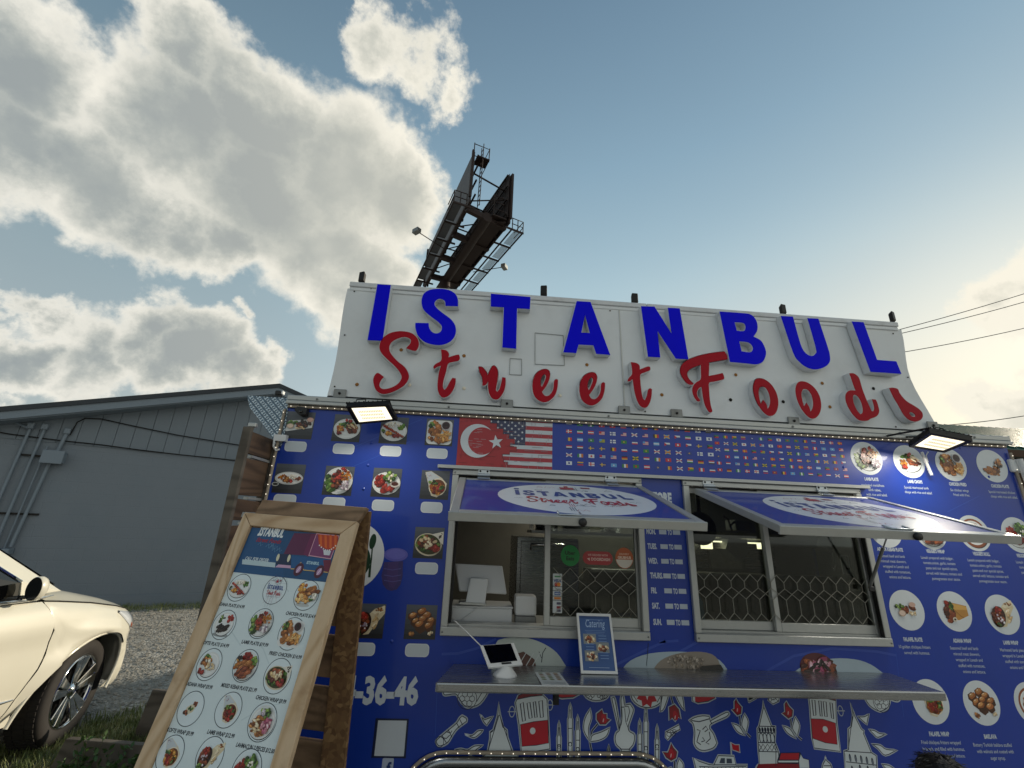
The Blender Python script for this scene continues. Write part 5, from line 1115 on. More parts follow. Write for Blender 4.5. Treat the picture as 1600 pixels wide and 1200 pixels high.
def d(A):
    silh(A, z2([(185, 240), (200, 300), (205, 350), (255, 340), (285, 390), (270, 450), (240, 540), (250, 585), (290, 610), (295, 660), (280, 710), (250, 745), (250, 770), (170, 770), (170, 745), (130, 705), (118, 650), (130, 600), (155, 580), (90, 300), (95, 285), (120, 300), (165, 560), (180, 450), (170, 310)]))
    ink(A, z2([(205, 365), (240, 365), (250, 410), (225, 500)])); ink(A, z2([(165, 745), (255, 745)])); ink(A, z2([(170, 370), (205, 370)])); ink(A, z2([(125, 330), (160, 560)])); ink(A, z2([(175, 380), (180, 480), (160, 570)]), .003); ink(A, z2([(205, 380), (215, 500), (245, 580)]), .003)
drawing('ewer_drawing', d)
def d(A):
    silh(A, z2([(780, 490), (830, 460), (900, 445), (960, 450), (970, 490), (1110, 415), (1140, 430), (1110, 460), (980, 520), (965, 560), (1000, 610), (1030, 690), (1000, 735), (920, 760), (860, 745), (825, 690), (830, 600), (815, 520)]))
    for L in ([(800, 490), (870, 500), (960, 475)], [(850, 570), (880, 580), (860, 640), (850, 680), (885, 705)], [(900, 570), (930, 540), (950, 570), (920, 590)], [(960, 590), (970, 650), (930, 690), (960, 700)], [(900, 640), (920, 670), (890, 680)], [(965, 490), (985, 520)]): ink(A, z2(L), .0045)
drawing('coffee_pot_drawing', d)
def d(A): L = [Vector(p) for p in TT(z1([(1060, 160), (1270, 160), (1290, 255), (1230, 285), (1130, 292), (1070, 275)]))]; A.poly(offset_loop(L, .005), '#aeb9c2'); A.poly(L, NAVY); A.poly(offset_loop(L, -.004), RED); A.poly(TT(z1([(1075, 180), (1100, 180), (1100, 280), (1080, 272)])), WHITE)
drawing('fez_drawing', d)
def d(A): L = [Vector(p) for p in TT(z2([(805, 190), (990, 190), (1015, 290), (950, 322), (860, 335), (810, 315)]))]; A.poly(offset_loop(L, .005), '#aeb9c2'); A.poly(L, NAVY); A.poly(offset_loop(L, -.004), RED); A.poly(TT(z2([(812, 205), (830, 205), (835, 325), (815, 312)])), WHITE)
drawing('fez_drawing', d)
def d(A):
    silh(A, z1([(1325, 170), (1545, 170), (1550, 260), (1500, 305), (1400, 310), (1330, 260)]))
    r = random.Random(4)
    for i in range(16): c = T(*z1([(1345+190*r.random(), 230+60*r.random())])[0]); A.ring(c[0], c[1], .007, .006, .003, NAVY, 8)
    for i in range(6): x = 1340+r.random()*170; ink(A, z1([(x, 195+20*r.random()), (x+30, 190+20*r.random())]), .008)
drawing('tea_glass_drawing', d)
def d(A):
    c = T(*z2([(405, 262)])[0]); A.ell(c[0], c[1], .088, .06, '#aeb9c2'); A.ell(c[0], c[1], .083, .055, NAVY); A.ell(c[0], c[1], .079, .051, WHITE)
    star(A, c[0], c[1], .056, RED, .68, .3, 8); star(A, c[0], c[1], .022, '#e0e4e6', .35, math.pi/2, 4); star(A, c[0], c[1], .006, '#8c5a2a')
    for sx_ in (-1, 1): A.line([(c[0]+sx_*.05, c[1]+.03), (c[0]+sx_*.072, c[1]), (c[0]+sx_*.05, c[1]-.03)], .0035, NAVY)
drawing('tile_drawing', d)
def lok(Z, P, n):
    def d(A):
        silh(A, Z(P), .004, False); r = random.Random(n)
        cx_ = sum(p[0] for p in P)/len(P); cy_ = sum(p[1] for p in P)/len(P)
        for i in range(4): a_, b_ = cx_+r.uniform(-40, 40), cy_+r.uniform(-22, 22); A.ring(*T(*Z([(a_, b_)])[0]), .009, .007, .0025, NAVY, 10)
        ink(A, Z([P[0], (cx_, cy_), P[2]]), .003)
    drawing('sweet_drawing', d)
lok(z2, [(570, 590), (690, 525), (700, 570), (650, 600), (590, 665), (570, 640)], 1); lok(z2, [(1280, 220), (1425, 220), (1420, 260), (1310, 325)], 2); lok(z2, [(1520, 225), (1600, 225), (1580, 320), (1530, 345), (1485, 310)], 3); lok(z3, [(30, 285), (160, 285), (155, 330), (60, 385)], 4)
drawing('dolma_drawing', lambda A: (silh(A, z3([(1065, 300), (1395, 300), (1405, 360), (1380, 375), (1320, 360), (1300, 430), (1250, 462), (1210, 462), (1130, 410)])), [A.ring(*T(*z3([(1240+38*math.cos(t), 385+40*math.sin(t))])[0]), .012, .011, .0025, NAVY, 10) for t in (0, 1.05, 2.1, 3.14, 4.2, 5.24)], A.ring(*T(*z3([(1240, 385)])[0]), .043, .042, .003, NAVY, 20)))
def gal(Z, dx, dy):
    S_ = lambda L: Z([(x+dx, y+dy) for x, y in L])
    def d(A):
        silh(A, S_([(1445, 310), (1450, 370), (1515, 535), (1550, 540), (1550, 600), (1545, 680), (1580, 770), (1590, 900), (1410, 900), (1400, 770), (1395, 690), (1390, 560), (1405, 535), (1440, 380)]), .005, False)
        for L in ([(1400, 540), (1550, 545)], [(1395, 595), (1550, 600)], [(1400, 685), (1545, 690)], [(1405, 765), (1575, 770)], [(1405, 700), (1440, 760), (1480, 700), (1520, 760), (1550, 700)], [(1405, 760), (1440, 700), (1480, 760), (1520, 700), (1560, 765)], [(1555, 700), (1555, 900)]): ink(A, S_(L))
        for k in range(6): A.ell(*T(*S_([(1410+25*k, 572)])[0]), .006, .011, NAVY, 0, 10)
        for k in range(4): A.ring(*T(*S_([(1425+33*k, 645)])[0]), .008, .018, .004, NAVY, 12)
    return d
drawing('tower_drawing', gal(z2, 0, 0))
def d(A):
    A.poly(TT(z2([(1370, 905), (1390, 875), (1500, 865), (1600, 868), (1700, 900), (1700, 960), (1365, 960)])), '#aeb9c2'); A.poly(TT(z2([(1385, 905), (1400, 880), (1500, 870), (1690, 880), (1690, 960), (1380, 960)])), '#8c1428'); ink(A, z2([(1385, 905), (1690, 905)]))
    A.poly(TT(z3([(330, 835), (515, 830), (540, 880), (595, 895), (600, 970), (310, 970), (310, 900)])), NAVY); A.poly(TT(z3([(345, 840), (505, 838), (500, 895), (330, 895)])), RED); A.poly(TT(z3([(520, 850), (540, 885), (590, 900), (595, 970), (510, 970), (505, 905)])), WHITE); A.poly(TT(z3([(320, 905), (498, 905), (498, 920), (320, 920)])), WHITE); A.poly(TT(z3([(140, 935), (300, 930), (500, 935), (510, 975), (130, 975)])), '#8c1428')
drawing('tower_base_drawing', d)
def d(A):
    silh(A, z2([(815, 820), (870, 850), (960, 880), (1000, 885), (1040, 800), (1180, 805), (1200, 885), (1300, 885), (1290, 960), (1250, 1010), (900, 1010), (850, 960)]), .005, False)
    for L in ([(1050, 870), (1065, 825), (1100, 825), (1100, 872)], [(1115, 872), (1115, 828), (1160, 830), (1165, 872)]): A.poly(TT(z2(L)), '#3a465c')
    ink(A, z2([(870, 900), (1000, 905), (1290, 900)])); ink(A, z2([(1000, 885), (1200, 885)]))
    for k in range(11): ink(A, z2([(880+38*k, 905), (880+38*k, 935)]), .003)
    A.line(TT(z2([(1158, 800), (1150, 680)])), .007, '#aeb9c2'); A.poly(TT(z2([(1150, 680), (1190, 700), (1230, 700), (1238, 780), (1195, 765), (1165, 755)])), '#aeb9c2'); A.poly(TT(z2([(1157, 690), (1190, 708), (1224, 708), (1230, 770), (1195, 757), (1168, 748)])), RED)
drawing('ferry_drawing', d)
def d(A): silh(A, z3([(740, 865), (750, 900), (790, 940), (800, 1010), (710, 1010), (715, 940), (735, 900)]), .004); ink(A, z3([(725, 950), (795, 950)]))
drawing('dome_drawing', d)
# little bumps of rivets under the film
for (px, py) in ((580, 692), (575, 727), (568, 764), (612, 1002), (1545, 745), (1310, 1002), (1318, 730), (1500, 700)):
    c = Wp(px, py); q = MB(); q.lathe([(0, -.004), (.005, -.003), (.009, 0)], (c.x, 0, c.z), (0, 1, 0), 10); q.build('rivet', M_['vinyl_blue'], truck)

for pts in ([(549, 700), (610, 675), (660, 655)], [(520, 742), (585, 715), (640, 690)], [(683, 1078), (680, 1150)], [(1345, 770), (1352, 840)], [(1400, 1020), (1412, 1120)], [(1480, 800), (1530, 775)], [(430, 760), (470, 730)]):
    A = Art(WM, .0004); A.line(TT(pts), .0022, '#2450b4'); A.build('film_crease', VP_, truck)


# ================================================================== FLOODLIGHTS
def floodlight(label, pts, root_at, watts, tilt_gap=.035):
    """pts: the four lens-side corners of the housing (far-left, far-right, near-right, near-left)"""
    t = thing('floodlight', label, 'floodlight', root_at, 'lit floodlights under the roof rail')
    P = [Vector(p) for p in pts]; nrm = (P[1]-P[0]).cross(P[3]-P[0]).normalized()
    if nrm.dot(CP-P[0]) < 0: nrm = -nrm
    c = sum(P, Vector())/4
    L = lambda k, off: [c+(p-c)*k+nrm*off for p in P]
    q = MB(); q.prism([L(1, 0), L(.80, 0)], -nrm*.03); q.build('housing', M_['black_metal'], t, .003, fixn=True)
    q = MB(); q.prism([L(.96, -.031)], -nrm*.006); 
    for i in range(9):
        a = P[0]+(P[1]-P[0])*(i+.5)/9-nrm*.038; b_ = P[3]+(P[2]-P[3])*(i+.5)/9-nrm*.038; q.bar(a, b_, .004, .004, nrm)
    q.build('heat_sink', M_['black_metal'], t, fixn=True)
    q = MB(); q.add(L(.795, -.006), [(0, 1, 2, 3)]); le = q.build('lens', M_['led_panel'], t)
    q = MB()
    e1, e2 = (P[1]-P[0]), (P[3]-P[0])
    for i in range(14):
        for j in range(3):
            o = P[0]+e1*(.24+.52*i/13)+e2*(.32+.18*j)-nrm*.004; q.obox(o, e1*.012, e2*.05, nrm*.0008)
    tag(q.build('led_chip', M_['led_chips'], le), kind='stuff')
    q = MB(); m1, m2 = (P[0]+P[3])/2-nrm*.015, (P[1]+P[2])/2-nrm*.015; w1 = Vector((P[0].x+.06, -.03, 2.34)); w2 = Vector((P[1].x-.06, -.03, 2.34))
    q.tube([m1, P[0]-nrm*.03, w1], .006, 6); q.tube([m2, P[1]-nrm*.03, w2], .006, 6); q.build('bracket', M_['black_metal'], t)
    q = MB(); q.tube([P[0]+(P[1]-P[0])*.2-nrm*.02, P[0]+(P[1]-P[0])*.2-nrm*.03+Vector((0, .02, .022)), P[0]+(P[1]-P[0])*.42-nrm*.03+Vector((0, .02, .022)), P[0]+(P[1]-P[0])*.42-nrm*.02], .003, 6); q.build('handle', M_['black_metal'], t)
    l = bpy.data.lights.new('flood_lamp', 'AREA'); l.energy = watts; l.color = (1, .93, .80); l.shape = 'RECTANGLE'; l.size = (P[1]-P[0]).length*.7; l.size_y = (P[3]-P[0]).length*.7; l.spread = R(180)
    o = bpy.data.objects.new('flood_lamp', l); COL.objects.link(o); o.parent = t; o.location = c+nrm*.004-Vector(root_at); o.rotation_euler = (-nrm).to_track_quat('Z', 'Y').to_euler()
yb, yf = -.25, -.13
floodlight('lit black floodlight over the food photos at the left end of the wall', [Wp(540, 636, yb), Wp(607, 633, yb), Wp(621, 658, yf), Wp(556, 664, yf)], (Wp(580, 640).x, -.03, 2.34), 2.4)
yb, yf = -.34, -.12
floodlight('lit black floodlight over the round menu photos at the right end of the wall', [Wp(1453, 677, yb), Wp(1521, 690, yb), Wp(1476, 708, yf), Wp(1420, 699, yf)], (Wp(1465, 690).x, -.03, 2.34), 3.4)
t = thing('latch_bar', 'white flap rod hanging down under the right floodlight', 'rod', tuple(Wp(1445, 706, -.02)))
q = MB(); q.bar(Wp(1440, 706, -.03), Wp(1456, 743, -.03), .014, .014); q.build('rod', M_['white_plastic'], t, .003)
q = MB(); q.tube([Wp(1450, 706, -.03), Wp(1447, 712, -.03), Wp(1450, 722, -.025)], .003, 6); q.build('wire', M_['white_plastic'], t)
t = thing('camera_box', 'small black security camera box at the top left corner of the wall', 'camera', tuple(Wp(470, 641, -.02)))
P = [Wp(459, 640, -.05), Wp(464, 634, -.05), Wp(480, 637, -.05), Wp(477, 648, -.05), Wp(468, 649, -.05)]
q = MB(); q.prism([P], (0, .045, 0)); q.build('body', M_['black_plastic'], t, .004, fixn=True)
q = MB(); q.lathe([(0, -.006), (.008, -.006), (.009, 0)], Wp(470, 643, -.052), (0, 1, 0), 10); q.build('lens', M_['screen_black'], t)
q = MB(); q.tube([Wp(470, 640, -.01), Wp(468, 630, -.012)], .006, 6); q.build('bracket', M_['black_metal'], t)
t = thing('roof_lamp', 'small black lamp on the truck roof corner above the diamond plate', 'lamp', tuple(Wp(440, 620, .05)))
q = MB(); c = Wp(437, 614.5, .05); q.box(c.x-.02, c.x+.012, .03, .07, c.z-.014, c.z+.012); q.build('body', M_['black_plastic'], t, .004)
q = MB(); q.box(c.x+.013, c.x+.024, .035, .065, c.z-.008, c.z+.014); q.build('lens', M_['white_plastic'], t, .003)

# ================================================================== INSIDE THE TRUCK
def simple(name, label, cat, loc): return thing(name, label, cat, loc)
bc = simple('work_counter', 'steel work counter with dark top inside the truck behind the windows', 'counter', (1, .4, ZB))
q = MB(); q.box(-1.0, 3.2, .12, .55, 1.16, 1.195); q.build('top', M_['alu_dull'], bc, .004); q = MB(); q.box(-1.0, 3.2, .14, .53, ZB+.06, 1.159); q.build('front', M_['inside_dark'], bc)
def ip(px, py, y): return Wp(px, py, y)
# cash drawer box
t = simple('cash_drawer', 'white cash drawer box standing inside the open left window', 'cash drawer', tuple(ip(755, 972, .2)))
a = ip(706, 949, .14); b_ = ip(803, 975, .14)
q = MB(); q.box(a.x, b_.x-.012, .14, .34, 1.197, a.z); q.build('box', M_['white_plastic'], t, .004)
q = MB(); q.box(a.x-.004, b_.x-.008, .135, .345, a.z+.001, a.z+.010); q.build('lid', M_['white_plastic'], t, .003)
q = MB(); q.tube([ip(716, 972, .132), ip(730, 962, .132), ip(748, 948, .132)], .0025, 6); q.build('cord', M_['white_plastic'], t)
# till monitor seen from behind
t = simple('till_monitor', 'white till monitor seen from behind on the cash drawer', 'monitor', tuple(ip(740, 945, .2)))
P = [ip(711, 880, .20), ip(785, 884, .24), ip(792, 928, .20), ip(718, 923, .16)]
n_ = (P[1]-P[0]).cross(P[3]-P[0]).normalized(); n_ = n_ if n_.y < 0 else -n_
q = MB(); q.prism([P], -n_*.02); q.build('screen_back', M_['white_plastic'], t, .004, fixn=True)
P = [ip(735, 903, .15), ip(763, 904, .15), ip(758, 943, .13), ip(727, 942, .13)]; L = [Vector(p) for p in P]
q = MB(); q.prism([L], (0, .035, 0)); q.build('stand', M_['white_plastic'], t, .006, 2, fixn=True)
q = MB(); q.prism([[ip(719, 941, .12), ip(760, 943, .12), ip(758, 946.5, .12), ip(716, 944, .12)]], (0, .09, .004)); q.build('foot', M_['alu'], t, fixn=True)
t = simple('receipt_printer', 'white receipt printer beside the cash drawer in the open left window', 'printer', tuple(ip(823, 974, .15)))
a = ip(806, 931, .13); b_ = ip(838, 974, .13)
q = MB(); q.box(a.x, b_.x, .13, .24, b_.z+.034, a.z); q.build('body', M_['white_plastic'], t, .012, 2)
q = MB(); q.box(a.x+.001, b_.x-.001, .131, .239, 1.197, b_.z+.033); q.build('base', M_['alu_dull'], t, .003)
# oven, shelf, hood
t = simple('steel_oven', 'tall stainless oven with bar handle seen through the left window', 'oven', tuple(ip(835, 900, .9)))
a = ip(808, 838, .9); b_ = ip(905, 925, .9)
q = MB(); q.box(a.x, b_.x, .9, 1.5, ZB+.1, a.z); q.build('cabinet', M_['steel'], t, .006)
q = MB(); q.box(a.x+.03, b_.x-.03, .88, .899, b_.z-.2, a.z-.03); dr = q.build('door', M_['steel'], t, .004)
c0, c1 = ip(830, 851, .86), ip(880, 852, .86)
q = MB(); q.tube([c0+Vector((0, .02, -.03)), c0, c1, c1+Vector((0, .02, -.03))], .012, 8); q.build('handle', M_['chrome'], dr)
t = simple('wall_shelf', 'steel wall shelf with pots above the oven inside the truck', 'shelf', tuple(ip(850, 828, 1.2)))
a = ip(828, 828, 1.1); q = MB(); q.box(a.x, a.x+.9, 1.0, 1.3, a.z-.02, a.z); q.build('board', M_['alu'], t)
q = MB(); q.box(a.x+.02, a.x+.05, 1.28, 1.3, a.z, a.z+.3); q.build('upright', M_['alu'], t)
for k, (dx, r_, h_) in enumerate(((.14, .09, .14), (.38, .11, .1), (.66, .08, .17))):
    tt = simple('cooking_pot', ['small steel pot at the left of the inner wall shelf', 'wide steel pot in the middle of the inner wall shelf', 'narrow steel pot at the right of the inner wall shelf'][k], 'pot', (a.x+dx, 1.15, a.z)); tt['group'] = 'pots on the inner wall shelf'
    q = MB(); q.lathe([(0, .001), (r_, .001), (r_, h_), (r_*.96, h_), (r_*.94, .01)], (a.x+dx, 1.15, a.z), (0, 0, 1), 20); q.build('body', M_['steel'], tt)
    q = MB(); q.tube([(a.x+dx-r_, 1.15, a.z+h_*.7), (a.x+dx-r_-.03, 1.15, a.z+h_*.75), (a.x+dx-r_-.03, 1.12, a.z+h_*.75), (a.x+dx-r_, 1.12, a.z+h_*.7)], .005, 6); q.build('handle', M_['black_metal'], tt)
t = simple('extractor_hood', 'lit extractor hood with two light strips seen through the right window', 'hood', (2.4, 1.7, 1.9))
a, b_ = ip(1092, 842, 1.5), ip(1196, 850, 1.5)
q = MB(); q.prism([[(a.x-.1, 1.5, a.z+.02), (a.x-.1, 1.74, a.z-.05), (a.x-.1, 1.74, 2.25), (a.x-.1, 1.6, 2.25)]], (b_.x-a.x+1.2, 0, 0)); q.build('canopy', M_['alu_dull'], t, fixn=True)
for p0, p1 in (((1094, 844), (1142, 846)), ((1164, 847), (1194, 849))):
    u0, u1 = ip(*p0, 1.5), ip(*p1, 1.5); q = MB(); q.box(u0.x, u1.x, 1.49, 1.53, u0.z-.012, u0.z); q.build('light_strip', M_['tube_light'], t)
for p0, p1 in (((1095, 846), (1114, 858)), ((1183, 849), (1193, 858))):
    u0, u1 = ip(*p0, 1.52), ip(*p1, 1.52); q = MB(); q.box(u0.x, u1.x, 1.52, 1.53, u1.z, u0.z-.005); q.build('light_strip', M_['tube_light'], t)
q = MB(); u0 = ip(1153, 850, 1.4); q.prism([[ip(1138, 842, 1.4), ip(1166, 843, 1.4), ip(1172, 858, 1.4), ip(1160, 880, 1.4), ip(1134, 858, 1.4)]], (0, .2, 0)); q.build('duct_funnel', M_['alu_dull'], t, fixn=True)
hl_ = bpy.data.lights.new('interior_fill', 'AREA'); hl_.energy = 11; hl_.color = (1, .92, .74); hl_.shape = 'RECTANGLE'; hl_.size = .8; hl_.size_y = .05; ho_ = bpy.data.objects.new('interior_fill', hl_); COL.objects.link(ho_); ho_.parent = t; ho_.location = Vector((1.25, 1.25, 2.2))-Vector((2.4, 1.7, 1.9))  # fill light added near the ceiling to brighten the interior, apart from the hood strips
t = simple('cook_range', 'dark cooking range with splash panels under the hood inside the truck', 'range', (2.4, 1.6, ZB))
a = ip(1080, 893, 1.5); q = MB(); q.box(1.0, 3.2, 1.5, 1.74, ZB+.1, a.z-.01); q.build('cabinet', M_['inside_dark'], t, .005)
q = MB(); q.box(1.0, 3.2, 1.45, 1.52, a.z-.03, a.z); q.build('edge', M_['alu_dull'], t, .004)
for k in range(4):
    x = 1.55+.33*k; q = MB(); q.box(x, x+.3, 1.73, 1.74, a.z+.02, a.z+.6); q.build('splash_panel', M_['steel'] if k % 2 else M_['alu_dull'], t)
t = simple('water_bottle', 'clear blue water bottle standing inside at the left edge of the right window', 'bottle', tuple(ip(1091, 975, .12)))
a = ip(1089, 968, .14); mat('bottle_blue', '#7fa8c8', 0.15, coat=.5)
q = MB(); q.lathe([(0, 0), (.03, 0), (.032, .02), (.032, .12), (.028, .13), (.032, .14), (.03, .16), (.012, .19), (.012, .2), (0, .2)], (a.x+.012, .14, 1.197), (0, 0, 1), 16); q.build('body', M_['bottle_blue'], t)
q = MB(); q.lathe([(.014, .2), (.014, .218), (0, .218)], (a.x+.012, .14, 1.197), (0, 0, 1), 12); q.build('cap', M_['white_plastic'], t)
# hanging colander / slotted spoon and towel holder seen at the right pane
t = simple('hanging_ladle', 'perforated ladle hanging inside the right pane of the right window', 'ladle', tuple(ip(1292, 850, .5)))
q = MB(); c = ip(1294, 852, .5); q.lathe([(.0, .0), (.03, .006), (.05, .02), (.055, .03)], c, (.2, 1, .2), 16); q.build('bowl', M_['alu_dull'], t)
q = MB(); q.tube([c+Vector((0, 0, .05)), c+Vector((-.02, 0, .25))], .005, 6); q.build('handle', M_['alu_dull'], t)
q = MB(); q.tube([c+Vector((.02, 0, -.05)), c+Vector((.03, 0, -.12)), c+Vector((.01, 0, -.16))], .006, 6); q.build('hook', M_['chrome'], t)
t = simple('switch_plate', 'white switch plate with black key on the wall inside the right window', 'switch', tuple(ip(1322, 883, .6)))
a, b_ = ip(1313, 868, .6), ip(1331, 898, .6); q = MB(); q.box(a.x, b_.x, .6, .61, b_.z, a.z); q.build('plate', M_['white_plastic'], t, .002)
q = MB(); q.box((a.x+b_.x)/2-.004, (a.x+b_.x)/2+.02, .595, .599, (a.z+b_.z)/2-.03, (a.z+b_.z)/2-.015); q.build('key', M_['black_plastic'], t)
t = simple('hanging_pan', 'dark frying pan hanging under the flap inside the right window', 'pan', tuple(ip(1090, 822, .6)))
c = ip(1092, 826, .8); q = MB(); q.lathe([(0, 0), (.10, 0), (.12, .03), (.115, .03), (.098, .006), (0, .006)], c, (0, -1, .1), 24); q.build('dish', M_['black_metal'], t)
q = MB(); q.bar(c+Vector((0, -.02, .1)), c+Vector((0, -.02, .28)), .03, .012, (0, 1, 0)); q.build('handle', M_['black_metal'], t)
t = simple('wall_box', 'grey junction box and cables on the inner ceiling behind the right window', 'box', tuple(ip(1155, 825, 1.0)))
a, b_ = ip(1148, 812, 1.0), ip(1170, 830, 1.0); q = MB(); q.box(a.x, b_.x+.05, 1.0, 1.15, b_.z, a.z); q.build('body', M_['alu_dull'], t, .006)
q = MB(); q.tube([ip(1148, 815, 1.0), ip(1140, 822, 1.0), ip(1144, 830, 1.0), ip(1138, 812, 1.0), ip(1130, 806, 1.0)], .008, 6); q.build('cable', M_['black_plastic'], t)

# stickers on the left window's right pane
gy = .012+.009-.0006
def sticker(label, fn):
    A = Art(wall_matrix(gy), .0003, .00003); fn(A); o = A.build('window_sticker', M_['paper_print'], None); tag(o, label, 'sticker', 'stickers on the left window pane')
def Tg(px, py): p = Wp(px, py, gy); return (p.x, p.z)
def f(A): c = Tg(891, 868); A.ell(c[0], c[1], .052, .054, '#12803c', 0, 32); A.text('Uber', c[0], c[1]+.004, .019, '#0c1a10', bold=.03); A.text('Eats', c[0], c[1]-.024, .019, '#0c1a10', bold=.03)
sticker('round green delivery sticker on the left window pane', f)
def f(A): c = Tg(934, 872); A.rect(c[0]-.083, c[1]-.034, c[0]+.083, c[1]+.034, '#a8383a', .033, 8); A.text('WE DELIVER WITH', c[0], c[1]+.010, .010, '#d8b4ac', bold=.02, sx=.9); A.text('DOORDASH', c[0]+.016, c[1]-.013, .014, '#d8b8b0', bold=.04, width=.105); A.poly([(c[0]-.06, c[1]-.004), (c[0]-.045, c[1]+.0), (c[0]-.045, c[1]-.016)], '#e0c4bc')
sticker('rounded red delivery sticker in the middle of the left window pane', f)
def f(A): c = Tg(975.5, 872); A.ell(c[0], c[1], .050, .054, '#b5582a', 0, 32); A.ell(c[0], c[1], .047, .051, '#d8d0c4', 0, 24, 180, 360); A.ell(c[0], c[1]-.008, .047, .045, '#b5582a', 0, 24, 0, 180); A.text('DELIVERY', c[0], c[1]+.016, .009, '#e0b8a0', bold=.02); A.text('GRUBHUB', c[0], c[1]-.004, .013, '#e4c8b4', bold=.05, width=.075)
sticker('round orange delivery sticker at the right of the left window pane', f)
def f(A):
    a, b_ = Tg(864, 896), Tg(877, 958); x0, x1, y1, y0 = a[0], b_[0]+.004, a[1], b_[1]; H = y1-y0
    A.rect(x0, y0, x1, y1, '#c8ced0', .003); m_ = (x0+x1)/2; w = x1-x0
    A.rect(m_-.016, y1-.018, m_+.016, y1-.011, '#3a8a4c'); A.text('VISA', m_, y1-H*.22, .014, '#1c3a7c', bold=.05); A.ell(m_-.007, y1-H*.28, .01, .01, '#b8202c'); A.ell(m_+.007, y1-H*.28, .01, .01, '#d8862c')
    A.line([(x0, y1-H*.335), (x1, y1-H*.335)], .003, '#20262c'); A.line([(x0, y1-H*.44), (x1, y1-H*.44)], .003, '#20262c'); A.line([(x0, y1-H*.58), (x1, y1-H*.58)], .003, '#20262c'); A.line([(x0, y1-H*.68), (x1, y1-H*.68)], .003, '#20262c')
    A.rect(m_-.01, y1-H*.41, m_+.018, y1-H*.39, '#5a6066'); A.rect(m_-.016, y1-H*.555, m_+.016, y1-H*.465, '#1f4f94'); A.text('AMEX', m_, y1-H*.53, .007, '#d8dce0', bold=.03); A.rect(m_-.018, y1-H*.66, m_+.018, y1-H*.60, '#c87a34')
    for yy in (.76, .86, .94): A.rect(m_-.004, y1-H*yy-.006, m_+.018, y1-H*yy+.006, '#4a4a60' if yy != .86 else '#8a2a34')
sticker('tall white payment card sticker at the left edge of the window pane', f)
def f(A): a = Tg(972, 963); A.text('& SERVICE', a[0], a[1], .016, '#141a1c', bold=.05, sx=.8); A.text('ALWAYS', a[0]-.01, a[1]-.03, .016, '#141a1c', bold=.05, sx=.8); A.ring(a[0]+.085, a[1]-.005, .03, .02, .002, '#2a3436', 16); A.line([(a[0]+.06, a[1]-.02), (a[0]+.11, a[1]+.02)], .003, '#2a3436')
sticker('dark lettering sticker at the bottom right of the left window pane', f)

# ================================================================== THINGS ON THE COUNTER
def cz(y): return 1.060+(.022)*(-y/.36)
# tablet on a stand
P = [Wp(750, 1008, -.17), Wp(803, 1004, -.17), Wp(817, 1038, -.25), Wp(763, 1043, -.25)]
t = thing('tablet_screen', 'white tablet with black screen tilted on the counter at its left end', 'tablet', (sum(p.x for p in P)/4, -.2, cz(-.2)))
c = sum(P, Vector())/4; n_ = (P[1]-P[0]).cross(P[3]-P[0]).normalized(); n_ = n_ if n_.y < 0 else -n_
q = MB(); q.prism([P], -n_*.014); q.build('casing', M_['white_plastic'], t, .004, 2, fixn=True)
S_ = [c+(p-c)*k_+n_*.0008 for p, k_ in zip(P, (.82, .80, .78, .80))]; sh_ = (P[0]-P[3])*.06; S_ = [p+sh_ for p in S_]
q = MB(); q.add(S_, [(0, 1, 2, 3)]); q.build('screen', M_['screen_black'], t)
q = MB(); m_ = (P[2]+P[3])/2; e1 = (P[2]-P[3]).normalized(); e2 = (P[0]-P[3]).normalized(); q.obox(m_+e2*.012+n_*.001+e1*.008, e1*.022, e2*.004, n_*.0008); q.build('card_slot', M_['black_plastic'], t)
q = MB(); b0 = c-n_*.016; base = Vector((c.x, c.y+.0, cz(c.y))); q.lathe([(.0, .0), (.055, .0), (.05, .008), (.03, .03), (.028, .045)], (m_.x, m_.y+.03, cz(m_.y)), (0, 0, 1), 20); q.build('stand', M_['white_plastic'], t)
t = thing('charging_cord', 'thin white cord running from the open window down to the tablet', 'cord', tuple(Wp(710, 972, .0)))
q = MB(); q.tube([Wp(707, 968, .03), Wp(713, 972, -.035), Wp(730, 988, -.1), Wp(752, 1010, -.165)], .0028, 6); q.build('cord', M_['white_plastic'], t)
# printed menu sheet lying on the counter, overhanging its lip
P = [Wp(836, 1040, -.16), Wp(874, 1038, -.16), Wp(890, 1066, -.385), Wp(847, 1066, -.385)]
P = [Vector((p.x, p.y, cz(p.y)+.004 if i < 2 else 1.089)) for i, p in enumerate(P)]
eu = (P[1]-P[0]); ev = (P[0]-P[3]); nn = eu.cross(ev).normalized()
Mm = Matrix(((eu.normalized().x, ev.normalized().x, nn.x, P[3].x), (eu.normalized().y, ev.normalized().y, nn.y, P[3].y), (eu.normalized().z, ev.normalized().z, nn.z, P[3].z), (0, 0, 0, 1)))
t = thing('menu_sheet', 'white printed menu sheet with food photos lying on the counter edge', 'menu', tuple(P[3]))
w_, h_ = eu.length, ev.length
q = MB(); q.prism([[Mm @ Vector((x, y, 0)) for x, y in ((0, 0), (w_, 0), (w_, h_), (0, h_))]], -nn*.001); pp = q.build('paper', M_['white_plastic'], t, fixn=True)
A = Art(Mm, .0004, .00003); A.rect(.001, .001, w_-.001, h_-.001, '#c4ccd0'); r = random.Random(8)
for i in range(3):
    for j in range(5): A.ell(w_*(.2+.3*i), h_*(.92-.13*j), w_*.1, h_*.042, r.choice(['#8a6a4a', '#6a7a4a', '#7a4a34', '#a08a6a'])); A.rect(w_*(.1+.3*i), h_*(.86-.13*j), w_*(.3+.3*i), h_*(.865-.13*j), '#6a7078')
for j in range(4): A.rect(w_*.08, h_*(.2-.045*j), w_*.92, h_*(.21-.045*j), '#70767c')
